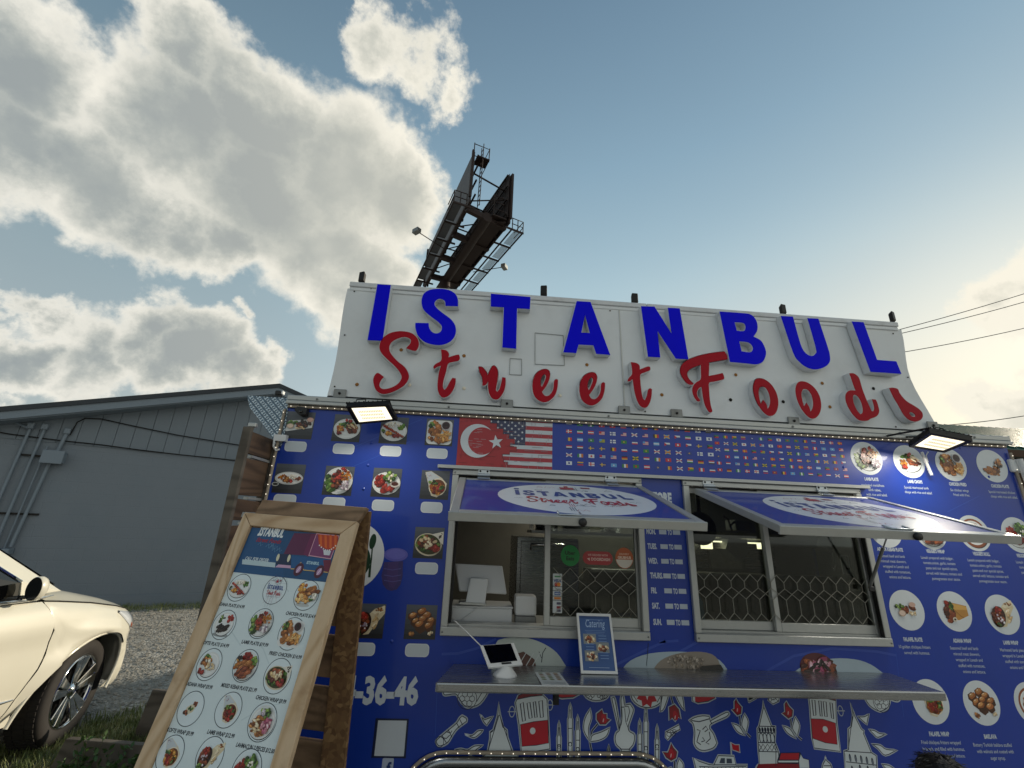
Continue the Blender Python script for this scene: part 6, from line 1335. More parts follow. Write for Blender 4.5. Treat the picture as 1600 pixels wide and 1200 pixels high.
A.build('menu_print', M_['paper_print'], pp)
# framed catering notice leaning against the window frame
P = [Wp(902, 958, -.07), Wp(955.5, 959.5, -.07), Wp(965, 1045, -.16), Wp(908, 1044, -.16)]
zc = cz(-.16)+.002; P[2].z = P[3].z = zc
eu = (P[2]-P[3]); ev = (P[0]-P[3]); eu_, ev_ = eu.normalized(), ev.normalized(); ev_ = (ev_-eu_*ev_.dot(eu_)).normalized(); nn = eu_.cross(ev_).normalized()
Mc = Matrix(((eu_.x, ev_.x, nn.x, P[3].x), (eu_.y, ev_.y, nn.y, P[3].y), (eu_.z, ev_.z, nn.z, P[3].z), (0, 0, 0, 1))); w_, h_ = eu.length, ev.length
t = thing('catering_notice', 'blue catering notice in a white frame leaning on the counter', 'sign', tuple(P[3]))
for a in ((0, .0, w_, .012), (0, h_-.012, w_, h_), (0, .0121, .010, h_-.0121), (w_-.010, .0121, w_, h_-.0121)):
    q = MB(); q.prism([[Mc @ Vector((x, y, .004)) for x, y in ((a[0], a[1]), (a[2], a[1]), (a[2], a[3]), (a[0], a[3]))]], -nn*.014); q.build('frame_bar', M_['white_plastic'], t, fixn=True)
A = Art(Mc, .0002, .00003); A.rect(.0102, .0122, w_-.0102, h_-.0122, '#2f5590'); A.rect(.0102, h_-.024, w_-.0102, h_-.0122, '#26467c')
A.text('Catering', w_*.5, h_*.76, .034, '#9fb8dc', bold=.005, shear=.15, width=w_*.56)
A.rect(w_*.25, h_*.885, w_*.75, h_*.893, '#7f9ac4')
for i in range(3): A.rect(w_*(.2+.03*i), h_*(.70-.028*i), w_*(.8-.03*i), h_*(.706-.028*i), '#6f8cba')
r = random.Random(12)
for (fx, fy) in ((.32, .56), (.66, .42), (.32, .28)):
    A.rect(w_*fx-.032, h_*fy-.022, w_*fx+.032, h_*fy+.022, '#7d8488'); heap(A, w_*fx, h_*fy, .024, .014, 'tan', 16, .007, r); heap(A, w_*fx, h_*fy-.003, .02, .012, 'meat', 8, .006, r)
    ox = .68 if fx < .5 else .3
    for k in range(3): A.rect(w_*ox-.02, h_*fy+.012-.012*k, w_*ox+.02, h_*fy+.015-.012*k, '#6f90c0')
A.rect(w_*.22, h_*.09, w_*.78, h_*.098, '#90a8cc'); A.build('notice_print', M_['paper_print'], t)
q = MB(); q.prism([[Mc @ Vector((x, y, 0)) for x, y in ((.0102, .0122), (w_-.0102, .0122), (w_-.0102, h_-.0122), (.0102, h_-.0122))]], -nn*.006); q.build('backing', M_['white_plastic'], t, fixn=True)

# ================================================================== SANDWICH BOARD
AO = Vector((-.969, -.5, 1.722)); AU = Vector((.9752, -.222, -.013)).normalized(); AV = Vector((.072, .259, .963)); AV = (AV-AU*AV.dot(AU)).normalized(); AN = AU.cross(AV).normalized()
if AN.y > 0: AN = -AN
MA = Matrix(((AU.x, AV.x, AN.x, AO.x), (AU.y, AV.y, AN.y, AO.y), (AU.z, AV.z, AN.z, AO.z), (0, 0, 0, 1)))
BW, BH = .512, 1.76
ab = thing('sandwich_board', 'tall wooden sandwich board with printed menu poster in front of the truck', 'menu board', tuple(AO-AV*BH*.97+Vector((.25, .1, 0))))
def ap(u, v, w=0): return MA @ Vector((u, v, w))
def board(nm, pts, w0, w1, m, bev=.002):
    q = MB(); q.prism([[ap(u, v, w1) for u, v in pts]], -AN*(w1-w0)); return q.build(nm, m, ab, bev, fixn=True)
fr = .052
board('stile', [(0, 0), (fr, -fr), (fr, -BH+fr), (0, -BH)], -.012, .014, M_['wood_new'])
board('stile', [(BW, -.012), (BW, -BH), (BW-fr-.005, -BH+fr), (BW-fr-.005, -fr-.012)], -.012, .014, M_['wood_new'])
board('top_rail', [(.002, .001), (BW-.002, -.011), (BW-fr-.006, -fr-.011), (fr+.001, -fr+.001)], -.012, .013, M_['wood_new_h'])
board('header_plank', [(.036, .004), (.505, -.008), (.528, .052), (.045, .064)], -.03, -.004, M_['wood_old_h'])
q = MB(); q.bar(ap(-.03, .0, -.02), ap(.05, -.0, -.02), .02, .012, tuple(AN)); q.build('corner_plate', M_['alu_dull'], ab)
pb = board('poster_backing', [(fr-.01, -fr+.008), (BW-fr+.006, -fr-.004), (BW-fr+.006, -BH+.02), (fr-.01, -BH+.02)], -.016, -.001, M_['osb'], 0)
# back leaf: weathered slats, strand-board edge
BU = AU; BV = Vector((.06, -.12, .985)); BV = (BV-BU*BV.dot(BU)).normalized(); BNn = BU.cross(BV); BNn = BNn if BNn.y < 0 else -BNn
BO2 = ap(0, .05, -.04)
def bq(u, v, w=0): return BO2+BU*u+BV*v+BNn*w
def bboard(nm, u0, u1, v0, v1, w0, w1, m):
    q = MB(); q.prism([[bq(u0, v0, w1), bq(u1, v0, w1), bq(u1, v1, w1), bq(u0, v1, w1)]], -BNn*(w1-w0)); q.build(nm, m, ab, .002, fixn=True)
bboard('back_stile', .43, .528, -1.80, -.004, -.016, 0, M_['osb']); bboard('back_stile', 0, .09, -1.80, -.004, -.016, 0, M_['osb'])
for k in range(9):
    v1 = -.12-.185*k; bboard('back_slat', .0, .50, v1-.15, v1, -.04, -.018, M_['wood_old_h'])
q = MB(); q.tube([ap(BW-.02, .02, -.012), bq(BW-.02, -.03, .006)], .012, 8); q.build('hinge', M_['alu_dull'], ab)
# poster
PM = M_['paper_print']
px0, px1, pt = fr+.002, BW-fr-.006, -.055
pw = px1-px0; pc = (px0+px1)/2
SK = -.0265                                                   # the print hangs slightly out of square in its frame
MP = MA @ Matrix(((1, 0, 0, 0), (SK, 1, 0, -SK*px0), (0, 0, 1, 0), (0, 0, 0, 1)))
A = Art(MP, .0000, .00003); A.rect(px0, -BH+.03, px1, pt, '#d4e1e5')
for (x0, y0, x1, y1) in ((.08, -.4, .2, -.46), (.3, -.66, .42, -.6), (.1, -.9, .3, -.86), (.25, -.44, .33, -.5)): A.line([(x0, y0), ((x0+x1)/2, (y0+y1)/2+.01), (x1, y1)], .004, '#c6d5da')
po = A.build('poster', PM, ab)
def apl(px, py):
    w = Pp(px, py, AO, AN); l = MP.inverted() @ w; return (l.x, l.y)
A = Art(MP, .0006, .00003)
hb = -.228
A.rect(px0, hb, px1, pt, '#0f4a78'); A.poly([(px0, hb), (px0+pw*.55, hb), (px0+pw*.3, pt), (px0, pt)], '#134f80')
A.poly([apl(*p) for p in ((443, 866), (460, 833), (500, 834), (481, 868))], '#5a1c48'); A.poly([apl(*p) for p in ((474, 866), (487, 834), (500, 834), (482, 870))], '#6c2050')
trk = lambda L: [apl(340+x/5.715, 770+y/5.715) for x, y in L]
A.poly(trk([(885, 365), (1085, 385), (1010, 590), (815, 560), (850, 450)]), '#7c3a6a'); A.line(trk([(885, 365), (1085, 385), (1010, 590), (815, 560)]), .004, '#d8a0b0', True)
A.poly(trk([(895, 370), (1080, 388), (1070, 505), (1020, 515), (960, 500), (905, 465)]), '#b83a14')
for k in range(4): A.poly(trk([(910+45*k, 375), (930+45*k, 378), (935+42*k, 490+6*k), (915+42*k, 480+6*k)]), '#d8601c')
for k in range(9): c = trk([(910+18*k, 470+(45*math.sin(k*.38)))])[0]; A.ell(c[0], c[1], .003, .003, '#e8e0d8', 0, 8)
A.poly(trk([(945, 510), (1015, 520), (1000, 560), (950, 555)]), '#d0d4dc')
A.poly(trk([(660, 560), (815, 575), (1010, 600), (1010, 710), (985, 715), (655, 680)]), '#14548a'); A.poly(trk([(945, 600), (1015, 600), (1005, 712), (955, 705)]), '#6c1c3c')
A.poly(trk([(540, 545), (660, 550), (655, 650), (520, 640)]), '#10284c'); A.poly(trk([(545, 640), (655, 650), (655, 675), (515, 665)]), '#c8a0c0')
for (x, y) in ((540, 578), (638, 585)): c = trk([(x, y)])[0]; A.ell(c[0], c[1], .006, .014, '#d8d4b8', .1)
A.line(trk([(655, 680), (700, 680), (745, 620), (770, 690), (870, 700), (920, 650), (940, 705), (985, 712)]), .003, '#d8b060')
for (x, y) in ((725, 685), (908, 705)): c = trk([(x, y)])[0]; A.ell(c[0], c[1], .018, .024, '#4a1430', -.3); A.ell(c[0], c[1], .009, .013, '#b890b8', -.3); A.line([(c[0]-.006, c[1]-.012), (c[0]+.006, c[1]+.012)], .003, '#e0d0e0')
A.text('ISTANBUL', *trk([(850, 640)])[0], .010, '#a8c8d8', bold=.05, sx=.8)
c0, c1 = trk([(355, 382)])[0], trk([(580, 402)])[0]; A.text('\u0130STANBUL', c0[0], c0[1]+.002, .031, '#dfe6ea', bold=.05, align='L', width=c1[0]-c0[0], shear=.1)
c = trk([(450, 445)])[0]; A.text('Street Foods', c[0], c[1], .016, '#a02038', bold=.02, shear=.3, width=.11); r = random.Random(2)
for i in range(8): c = trk([(350+r.random()*190, 460+r.random()*60)])[0]; A.line([c, (c[0]+.008, c[1]+.012), (c[0]+.014, c[1]-.004), (c[0]+.02, c[1]+.004)], .0016, '#6c9cc0')
c = trk([(350, 605)])[0]; A.text('CALL FOR ORDER:', c[0], c[1]-.002, .0125, '#d0dce4', bold=.03, width=.105, shear=.15); A.poly(trk([(225, 595), (520, 625), (515, 668), (220, 638)]), '#b8ccd4')
A.build('poster_header', PM, po)
items = [[(374, 918, 'skewer', 'ADANA PLATE $14.99'), (429.5, 922, 'logo', ''), (479, 930, 'chicken', 'CHICKEN PLATE $14.99')],
         [(350, 976, 'kofte', 'KOFTE PLATE $14.99'), (408, 974, 'lamb', 'LAMB PLATE $19.99'), (455, 990, 'wings', 'FRIED CHICKEN $14.99')],
         [(327, 1038, 'iskender', 'ADANA WRAP $9.99'), (384, 1040, 'mixed', 'MIXED KEBAB PLATE $21.99'), (433.5, 1056, 'shawarma', 'CHICKEN WRAP $9.99')],
         [(298, 1107, 'small', 'KOFTE WRAP $9.99'), (357, 1109, 'doner', 'LAMB WRAP $12.99'), (410, 1128, 'flat', 'LAHMACUN 2 PIECES $12.00')],
         [(266, 1178, 'wrap', ''), (328, 1181, 'roll', ''), (385, 1203, 'bites', '')]]
for j, row in enumerate(items):
    for i, (x, y, k, cap) in enumerate(row):
        c = apl(x, y); rr_ = (.0485, .049, .0515)[i]
        A = Art(MP, .0006, .000025); rx_, ry_ = rr_*.96, rr_
        A.ell(c[0], c[1], rx_, ry_, '#30404c', 0, 36); A.ell(c[0], c[1], rx_-.0022, ry_-.0022, '#d8e4e9', 0, 36)
        if k == 'logo':
            logo(A, c[0], c[1], rx_*.88, ry_*.85)
        else: food(A, c[0], c[1], rr_*(.90 if k not in ('small', 'roll', 'wrap', 'doner') else .84), k, random.Random(60+j*3+i))
        A.build('menu_picture', PM, po)
        if cap:
            A = Art(MP, .0006); A.text(cap, c[0]+(-.004 if i == 0 else .004), c[1]-ry_-.0185, .0105, '#1d2836', bold=.025, width=min(.0062*len(cap), .135), shear=.1); A.build('menu_caption', PM, po)

# ================================================================== UPRIGHT PALLET BESIDE THE TRUCK
ps = thing('upright_pallet', 'weathered wooden pallet screen standing upright at the truck corner', 'pallet', (-1.15, -.13, 0))
xq = -1.148
q = MB(); q.box(xq-.03, xq+.012, -.288, -.262, .02, 2.135); q.build('post', M_['wood_gray'], ps, .003)
q = MB(); q.box(xq-.03, xq+.010, .0, .03, .02, 2.10); q.build('post', M_['wood_gray'], ps, .003)
z = 2.12; k = 0
for hgt in (.13, .20, .12, .21, .14, .17, .12, .19, .14, .16, .15, .15):
    dz_ = rng.uniform(-.006, .006)
    q = MB(); q.prism([[(xq, -.261, z+dz_), (xq, -.004, z-dz_), (xq, -.004, z-dz_-hgt+.022), (xq, -.261, z+dz_-hgt+.022)]], (-.022, 0, 0)); q.build('plank', M_['wood_old'], ps, .002, fixn=True)
    if k % 2 == 0 or k == 1: q = MB(); q.box(xq-.02, xq+.004, -.15 if k else -.2, -.002, z-hgt+.004, z-hgt+.016); q.build('lit_edge', M_['alu'], ps)  # bright bar stands in for plank edges catching the light
    z -= hgt; k += 1
q = MB(); q.box(xq-.02, xq+.02, -.27, -.245, 2.137, 2.16); q.build('post_cap', M_['alu'], ps, .004)


# ================================================================== CAR
mat('car_paint', '#cfcbbb', 0.42, 0.0, 0.04, 5, coat=0.8); mat('mirror_black', '#15181b', 0.12, spec=.4); mat('car_black', '#0b0b0c', 0.35, coat=.3); mat('arch_dark', '#0a0a0a', 0.9); mat('tyre', '#26221f', 0.8, 0, 0.2, 30); mat('lamp_clear', '#c8ccd0', 0.1, coat=1.0); mat('amber', '#c85a14', 0.25, coat=.6)
HA = R(2); CF = Vector((math.sin(HA), math.cos(HA), 0)); CR = Vector((math.cos(HA), -math.sin(HA), 0))
CO = Vector((-3.083, 1.809, 0))-CR*.93
def cp(s, l, z): return CO+CF*s+CR*l+Vector((0, 0, z))
car = thing('parked_car', 'cream coloured SUV parked at the left with chrome wheels', 'car', tuple(CO))
def itp(tab, s):
    if s <= tab[0][0]: return tab[0][1]
    for (a, va), (b_, vb) in zip(tab, tab[1:]):
        if s <= b_: t = (s-a)/(b_-a); return va+(vb-va)*t
    return tab[-1][1]
WID = [(-4.1, .93), (-2.5, .985), (-.4, .985), (.18, .98), (.33, .955), (.44, .90), (.54, .81), (.62, .67), (.69, .45), (.72, .2)]
SHZ = [(-4.1, 1.16), (-.9, 1.09), (-.5, 1.07), (-.1, 1.0), (.2, .93), (.4, .87), (.72, .80)]
HDZ = [(-1.0, 1.20), (-.5, 1.165), (-.2, 1.13), (.1, 1.05), (.3, .985), (.5, .91), (.72, .82)]
LOZ = [(-4.1, .34), (-.6, .33), (.2, .29), (.72, .24)]
def side_pt(s, t, side=1):
    """t 0..1 from sill to shoulder"""
    w = itp(WID, s); zl, zs = itp(LOZ, s), itp(SHZ, s); z = zl+(zs-zl)*t
    prof = itp([(0, -.055), (.10, -.02), (.25, .0), (.45, .004), (.62, -.006), (.74, .008), (.86, -.006), (.95, -.03), (1, -.065)], t)
    fl = max(0, 1-((s)**2+(z-.36)**2-.42**2)/.13) if abs(s) < .7 and (s*s+(z-.36)**2) > .16 else 0
    return cp(s, (w+prof+.026*min(fl, 1))*side, z)
def door_edge(t): return itp([(0, -.60), (.23, -.545), (.4, -.47), (.55, -.437), (.83, -.447), (1, -.53)], t)
TS = [0, .05, .1, .18, .26, .34, .42, .5, .58, .64, .7, .76, .82, .88, .93, .97, 1]
def grid(q, P, flip=False):
    n, m_ = len(P), len(P[0]); o = [p for r_ in P for p in r_]
    f = [(i*m_+j, i*m_+j+1, (i+1)*m_+j+1, (i+1)*m_+j) for i in range(n-1) for j in range(m_-1)]
    q.add(o, [g_[::-1] for g_ in f] if flip else f, 0, True)
def arch_hit(s, z): return (s/.475)**2+((z-.35)/.405)**2 < 1
# right front fender with a cut wheel arch: rings of vertices from the arch outwards
def arch_e(a):
    z = .36+.39*math.sin(a); return Vector((-.085+.5*(z-.45)+.41*math.cos(a), z))
def fender(side):
    q = MB(); cols = 44; P = []
    # polar grid round the arch, clipped to the fender's outline
    for i in range(cols+1):
        a = R(-8+196*i/cols); e = arch_e(a)
        col = []
        d = Vector((math.cos(a), math.sin(a)*.9))
        # march to the outline
        k = 0
        while k < 4:
            s, z = e.x+d.x*k, e.y+d.y*k; zl, zs = itp(LOZ, s), itp(SHZ, min(s, .72)); t = (z-zl)/(zs-zl)
            if t > 1 or t < 0 or s > .718 or s < door_edge(max(0, min(1, t))): break
            k += .004
        for j in range(13):
            kk = k*j/12; s, z = e.x+d.x*kk, e.y+d.y*kk; s = min(s, .719); zl, zs = itp(LOZ, s), itp(SHZ, s); t = max(0, min(1, (z-zl)/(zs-zl))); col.append(side_pt(s, t, side))
        P.append(col)
    grid(q, P, side < 0)
    return q
fe = fender(1).build('front_fender', M_['car_paint'], car); fender(-1).build('front_fender', M_['car_paint'], car)
# door: own panel, a fine gap behind the fender
for sd in (1, -1):
    q = MB(); grid(q, [[side_pt(door_edge(t)-.012-(1.06)*k/6, t, sd) for t in TS] for k in range(7)], sd > 0); d_ = q.build('front_door', M_['car_paint'], car)
    q = MB(); grid(q, [[side_pt(door_edge(t)-.007-1.06-.008-(2.2)*k/6, t, sd) for t in TS] for k in range(7)], sd > 0); q.build('rear_side_panel', M_['car_paint'], car)
q = MB(); grid(q, [[side_pt(door_edge(t)-.006, t)-CR*.006 for t in TS], [side_pt(door_edge(t)+.02, t)-CR*.02 for t in TS]]); grid(q, [[side_pt(door_edge(t)-.006, t)-CR*.006 for t in TS], [side_pt(door_edge(t)-.03, t)-CR*.02 for t in TS]], True); q.build('door_gap', M_['arch_dark'], car)
# hood with its raised edge
q = MB(); P = []
SS = [-.52, -.4, -.3, -.2, -.1, 0, .1, .2, .28, .36, .44, .52, .59, .65, .70]
for s in SS:
    w = itp(WID, s); row = []
    for u in (-1, -.96, -.9, -.8, -.6, -.3, 0, .3, .6, .8, .9, .96, 1):
        zs, zh = itp(SHZ, s), itp(HDZ, s); a = abs(u); z = zs+.008+(zh-zs)*(1-a**4)*(1 if a < .95 else .8); row.append(cp(s, (w-.066)*u, z))
    P.append(row)
grid(q, P); q.build('hood', M_['car_paint'], car, fixn=True)
q = MB(); q.tube([cp(s, (itp(WID, s)-.062), itp(SHZ, s)+.002) for s in SS[:11]], .004, 6); q.build('hood_gap', M_['arch_dark'], car)
# front bumper and grille face
q = MB(); P = []
for t in (0, .2, .4, .6, .8, 1): P.append([cp(.73-.1*abs(u)**3-.02*t, u*.24, .24+.6*t) for u in (-1, -.5, 0, .5, 1)])
grid(q, P); q.build('front_grille', M_['car_black'], car, fixn=True)
q = MB(); q.prism([[cp(-.58, .62, .25), cp(.5, .62, .25), cp(.5, .62, .85), cp(-.58, .62, .98)]], CR*-1.24); q.build('wheel_well', M_['arch_dark'], car, fixn=True)
q = MB(); q.tube([cp(arch_e(R(a)).x, itp(WID, arch_e(R(a)).x)-.002, arch_e(R(a)).y) for a in range(-8, 189, 7)], .012, 6); q.build('arch_lip', M_['car_paint'], car)
q = MB(); q.prism([[cp(-.5, .93, .3), cp(-3.2, .93, .3), cp(-3.2, .93, .40), cp(-.5, .93, .40)]], CR*-.1); q.build('sill', M_['car_paint'], car, fixn=True)
# headlight wrapping the corner
def sp(s, z, off=.006):
    zl, zs = itp(LOZ, s), itp(SHZ, s); t = max(0, min(1, (z-zl)/(zs-zl))); p = side_pt(s, t); p2 = side_pt(s+.01, t); tg = (p2-p).normalized(); nn_ = tg.cross(UZ); nn_ = nn_ if nn_.dot(CR) > 0 or nn_.dot(CF) > 0 else -nn_; return p+nn_*off
q = MB(); P = []
for k in range(9):
    u = k/8; s = .17+.42*u; za, zb_ = .915-.09*u-.01, .885-.15*min(1, u*2.0)-.03*u; P.append([sp(s, zb_+(za-zb_)*j/4, .004+.012*math.sin(math.pi*j/4)) for j in range(5)])
grid(q, P); hl = q.build('headlight', M_['lamp_clear'], car, fixn=True)
q = MB(); q.add([sp(.36, .735, .012), sp(.42, .73, .012), sp(.42, .765, .014), sp(.36, .775, .014)], [(0, 1, 2, 3)]); q.build('reflector', M_['amber'], hl)
def cg(s, l, z): return cp(s+.20, l, z)
# greenhouse
for sd in (1, -1):
    q = MB(); A0, A1 = cg(-.60, .885*sd, 1.12), cg(-1.62, .70*sd, 1.66)
    q.prism([[cg(-.56, .88*sd, 1.12), cg(-.90, .905*sd, 1.12), cg(-.92, .90*sd, 1.22), cg(-1.36, .775*sd, 1.52), cg(-2.6, .74*sd, 1.68), cg(-2.6, .68*sd, 1.76), cg(-1.75, .66*sd, 1.76), cg(-1.36, .69*sd, 1.66)]], CR*(-.06*sd)); q.build('pillar', M_['car_paint'], car, .008, 2, fixn=True)
    q = MB(); q.add([cg(-.93, .915*sd, 1.122), cg(-.94, .905*sd, 1.22), cg(-1.36, .785*sd, 1.51), cg(-2.6, .75*sd, 1.67), cg(-2.6, .915*sd, 1.125)], [(0, 1, 2, 3, 4)]); q.build('side_window', M_['car_glass'], car)
    q = MB(); q.prism([[cg(-.93, .918*sd, 1.118), cg(-1.03, .918*sd, 1.12), cg(-1.03, .892*sd, 1.195), cg(-1.0, .895*sd, 1.185)]], CR*(-.01*sd)); q.build('window_corner', M_['car_black'], car, fixn=True)
    q = MB(); q.bar(cg(-.93, .906*sd, 1.225), cg(-1.365, .782*sd, 1.525), .014, .016); q.bar(cg(-1.365, .782*sd, 1.525), cg(-2.6, .748*sd, 1.685), .014, .016); q.build('window_trim', M_['chrome'], car, .003)
    q = MB(); q.tube([cg(-.66, .915*sd, 1.105), cg(-.80, .925*sd, 1.098), cg(-1.1, .928*sd, 1.106), cg(-2.6, .93*sd, 1.118)], [.004, .012, .012, .012], 8); q.build('belt_trim', M_['chrome'], car)
q = MB(); q.add([cg(-.55, -.8, 1.165), cg(-.55, .8, 1.165), cg(-1.4, .66, 1.70), cg(-1.4, -.66, 1.70)], [(0, 1, 2, 3)]); q.build('windscreen', M_['car_glass'], car)
q = MB(); grid(q, [[cg(s, .69*u, 1.70+.06*(1-u*u)+dz__) for u in (-1, -.6, -.2, .2, .6, 1)] for s, dz__ in ((-1.36, -.02), (-1.8, .02), (-2.6, .01), (-3.6, -.02), (-4.1, -.15))]); q.build('roof', M_['car_paint'], car, fixn=True)
q = MB(); q.prism([[cg(-.72, -.84, 1.15), cg(-.72, .84, 1.15), cg(-.55, .8, 1.17), cg(-.55, -.8, 1.17)]], Vector((0, 0, -.01))); q.build('cowl', M_['car_black'], car, fixn=True)
q = MB(); q.prism([[cg(-1.35, -.8, .5), cg(-1.35, .8, .5), cg(-1.35, .75, 1.05), cg(-1.35, -.75, 1.05)]], CF*.3); q.prism([[cg(-2.0, .2, .5), cg(-2.0, .7, .5), cg(-2.05, .65, 1.35), cg(-2.05, .25, 1.35)]], CF*-.15); tag(q.build('interior', M_['inside_black'], car, fixn=True), kind='stuff')
# door mirror
mc = cp(-.715, 1.02, 1.185)
q = MB(); prof = [(0, -.07), (.05, -.064), (.085, -.04), (.098, 0), (.098, .05), (.094, .058)]
q.lathe(prof, (0, 0, 0), (0, -1, 0), 24)
for i, v in enumerate(q.v): q.v[i] = mc+CF*v.y*.6+CR*v.x*.56+Vector((0, 0, v.z*.80))
mi = q.build('door_mirror', M_['car_paint'], car)
q = MB(); q.lathe([(0, .0565), (.092, .0565)], (0, 0, 0), (0, -1, 0), 24)
for i, v in enumerate(q.v): q.v[i] = mc+CF*(-abs(v.y)*.6-.0015)+CR*v.x*.56+Vector((0, 0, v.z*.80))
q.build('mirror_glass', M_['mirror_black'], mi)
q = MB(); q.bar(mc+Vector((0, 0, -.055))-CR*.02, cp(-.70, .90, 1.12), .05, .03); q.build('mirror_arm', M_['chrome'], mi, .006)
q = MB(); q.tube([side_pt(-.58, .20)+CR*.004, side_pt(-.75, .21)+CR*.006, side_pt(-1.7, .22)+CR*.006], [.006, .012, .012], 6); q.build('side_moulding', M_['chrome'], car)
# wheels
def wheel(s, sd):
    steer = R(-10) if s == 0 else HA
    CF = Vector((math.sin(steer), math.cos(steer), 0)); CR = Vector((math.cos(steer), -math.sin(steer), 0))
    c = cp(s, .93*sd, .36); ax = CR*sd
    q = MB(); q.lathe([(.24, -.24), (.30, -.235), (.345, -.21), (.357, -.17), (.357, -.05), (.350, -.02), (.335, -.004), (.30, .002), (.262, -.004), (.248, -.014), (.246, -.05)], c, ax, 56); w = q.build('wheel', M_['tyre'], car)
    q = MB()
    for k in range(56):
        a = 2*math.pi*k/56; a1 = CF*math.cos(a)+UZ*math.sin(a); tn = -CF*math.sin(a)+UZ*math.cos(a)
        for (l0, l1) in ((-.20, -.155), (-.145, -.085), (-.075, -.03)): q.obox(c+a1*.3575+ax*(l0+l1)/2, a1*.003, tn*.013, ax*((l1-l0)/2))
    tag(q.build('tread', M_['tyre'], w), kind='stuff')
    q = MB(); q.lathe([(.247, -.016), (.243, -.006), (.236, -.008), (.228, -.03), (.224, -.11)], c, ax, 48); q.build('rim', M_['chrome'], w)
    q = MB(); q.lathe([(.225, -.09), (0, -.09)], c, ax, 32); q.build('brake_disc', M_['arch_dark'], w)
    q = MB(); q.lathe([(.0, -.012), (.032, -.014), (.036, -.022), (.06, -.028), (.066, -.06)], c, ax, 24); q.build('hub_cap', M_['chrome'], w)
    for k in range(10):
        a = 2*math.pi*(k//2)/5+(.19 if k % 2 else -.19)+.3; a1 = CF*math.cos(a)+UZ*math.sin(a); tn = -CF*math.sin(a)+UZ*math.cos(a); a0 = 2*math.pi*(k//2)/5+(.30 if k % 2 else -.30)*.9+.3; b1 = CF*math.cos(a0)+UZ*math.sin(a0)
        i0, o0 = c+b1*.05+ax*-.03, c+a1*.234+ax*-.012
        q = MB(); d_ = (o0-i0).normalized(); sdv = d_.cross(ax).normalized()
        P8 = [i0+sdv*.018, i0-sdv*.018, o0-sdv*.038, o0+sdv*.038]; q.prism([[P8[0]+ax*.006, P8[1]+ax*.006, P8[2]+ax*.008, P8[3]+ax*.008]], ax*-.03); q.build('spoke', M_['chrome'], w, .006, 2, fixn=True)
for s, sd in ((0, 1), (0, -1), (-3.02, 1), (-3.02, -1)): wheel(s, sd)

# ================================================================== BILLBOARD
bb = thing('billboard', 'tall two sided billboard on a brown steel pole behind the roof sign', 'billboard', (-4.55, 36.6, 0))
BZ, BHt = 26.0, 4.4
L0, L1, R0_, R1_ = Gp(735, 306, BZ), Gp(663, 446, BZ), Gp(797, 340, BZ), Gp(705, 455, BZ)
BS = M_['brown_steel']
q = MB(); q.tube([(-4.62, 36.5, 0), (-4.62, 36.5, 25.6)], .54, 24); q.build('pole', BS, bb)
mat('ad_face', '#4a4c52', 0.6, 0, 0.3, 1.2, dirt=.6, dcol='#26282c', dscale=1.1)
mat('grate', '#8f9ba4', 0.5)
b = NB(M_['grate'].node_tree); t_ = b.new('ShaderNodeBsdfTransparent'); mx_ = b.new('ShaderNodeMixShader'); mx_.inputs[0].default_value = .42; b.l.new(t_.outputs[0], mx_.inputs[1]); b.l.new(b.n['Principled BSDF'].outputs[0], mx_.inputs[2]); b.l.new(mx_.outputs[0], b.n['Material Output'].inputs[0])   # expanded metal: mostly holes
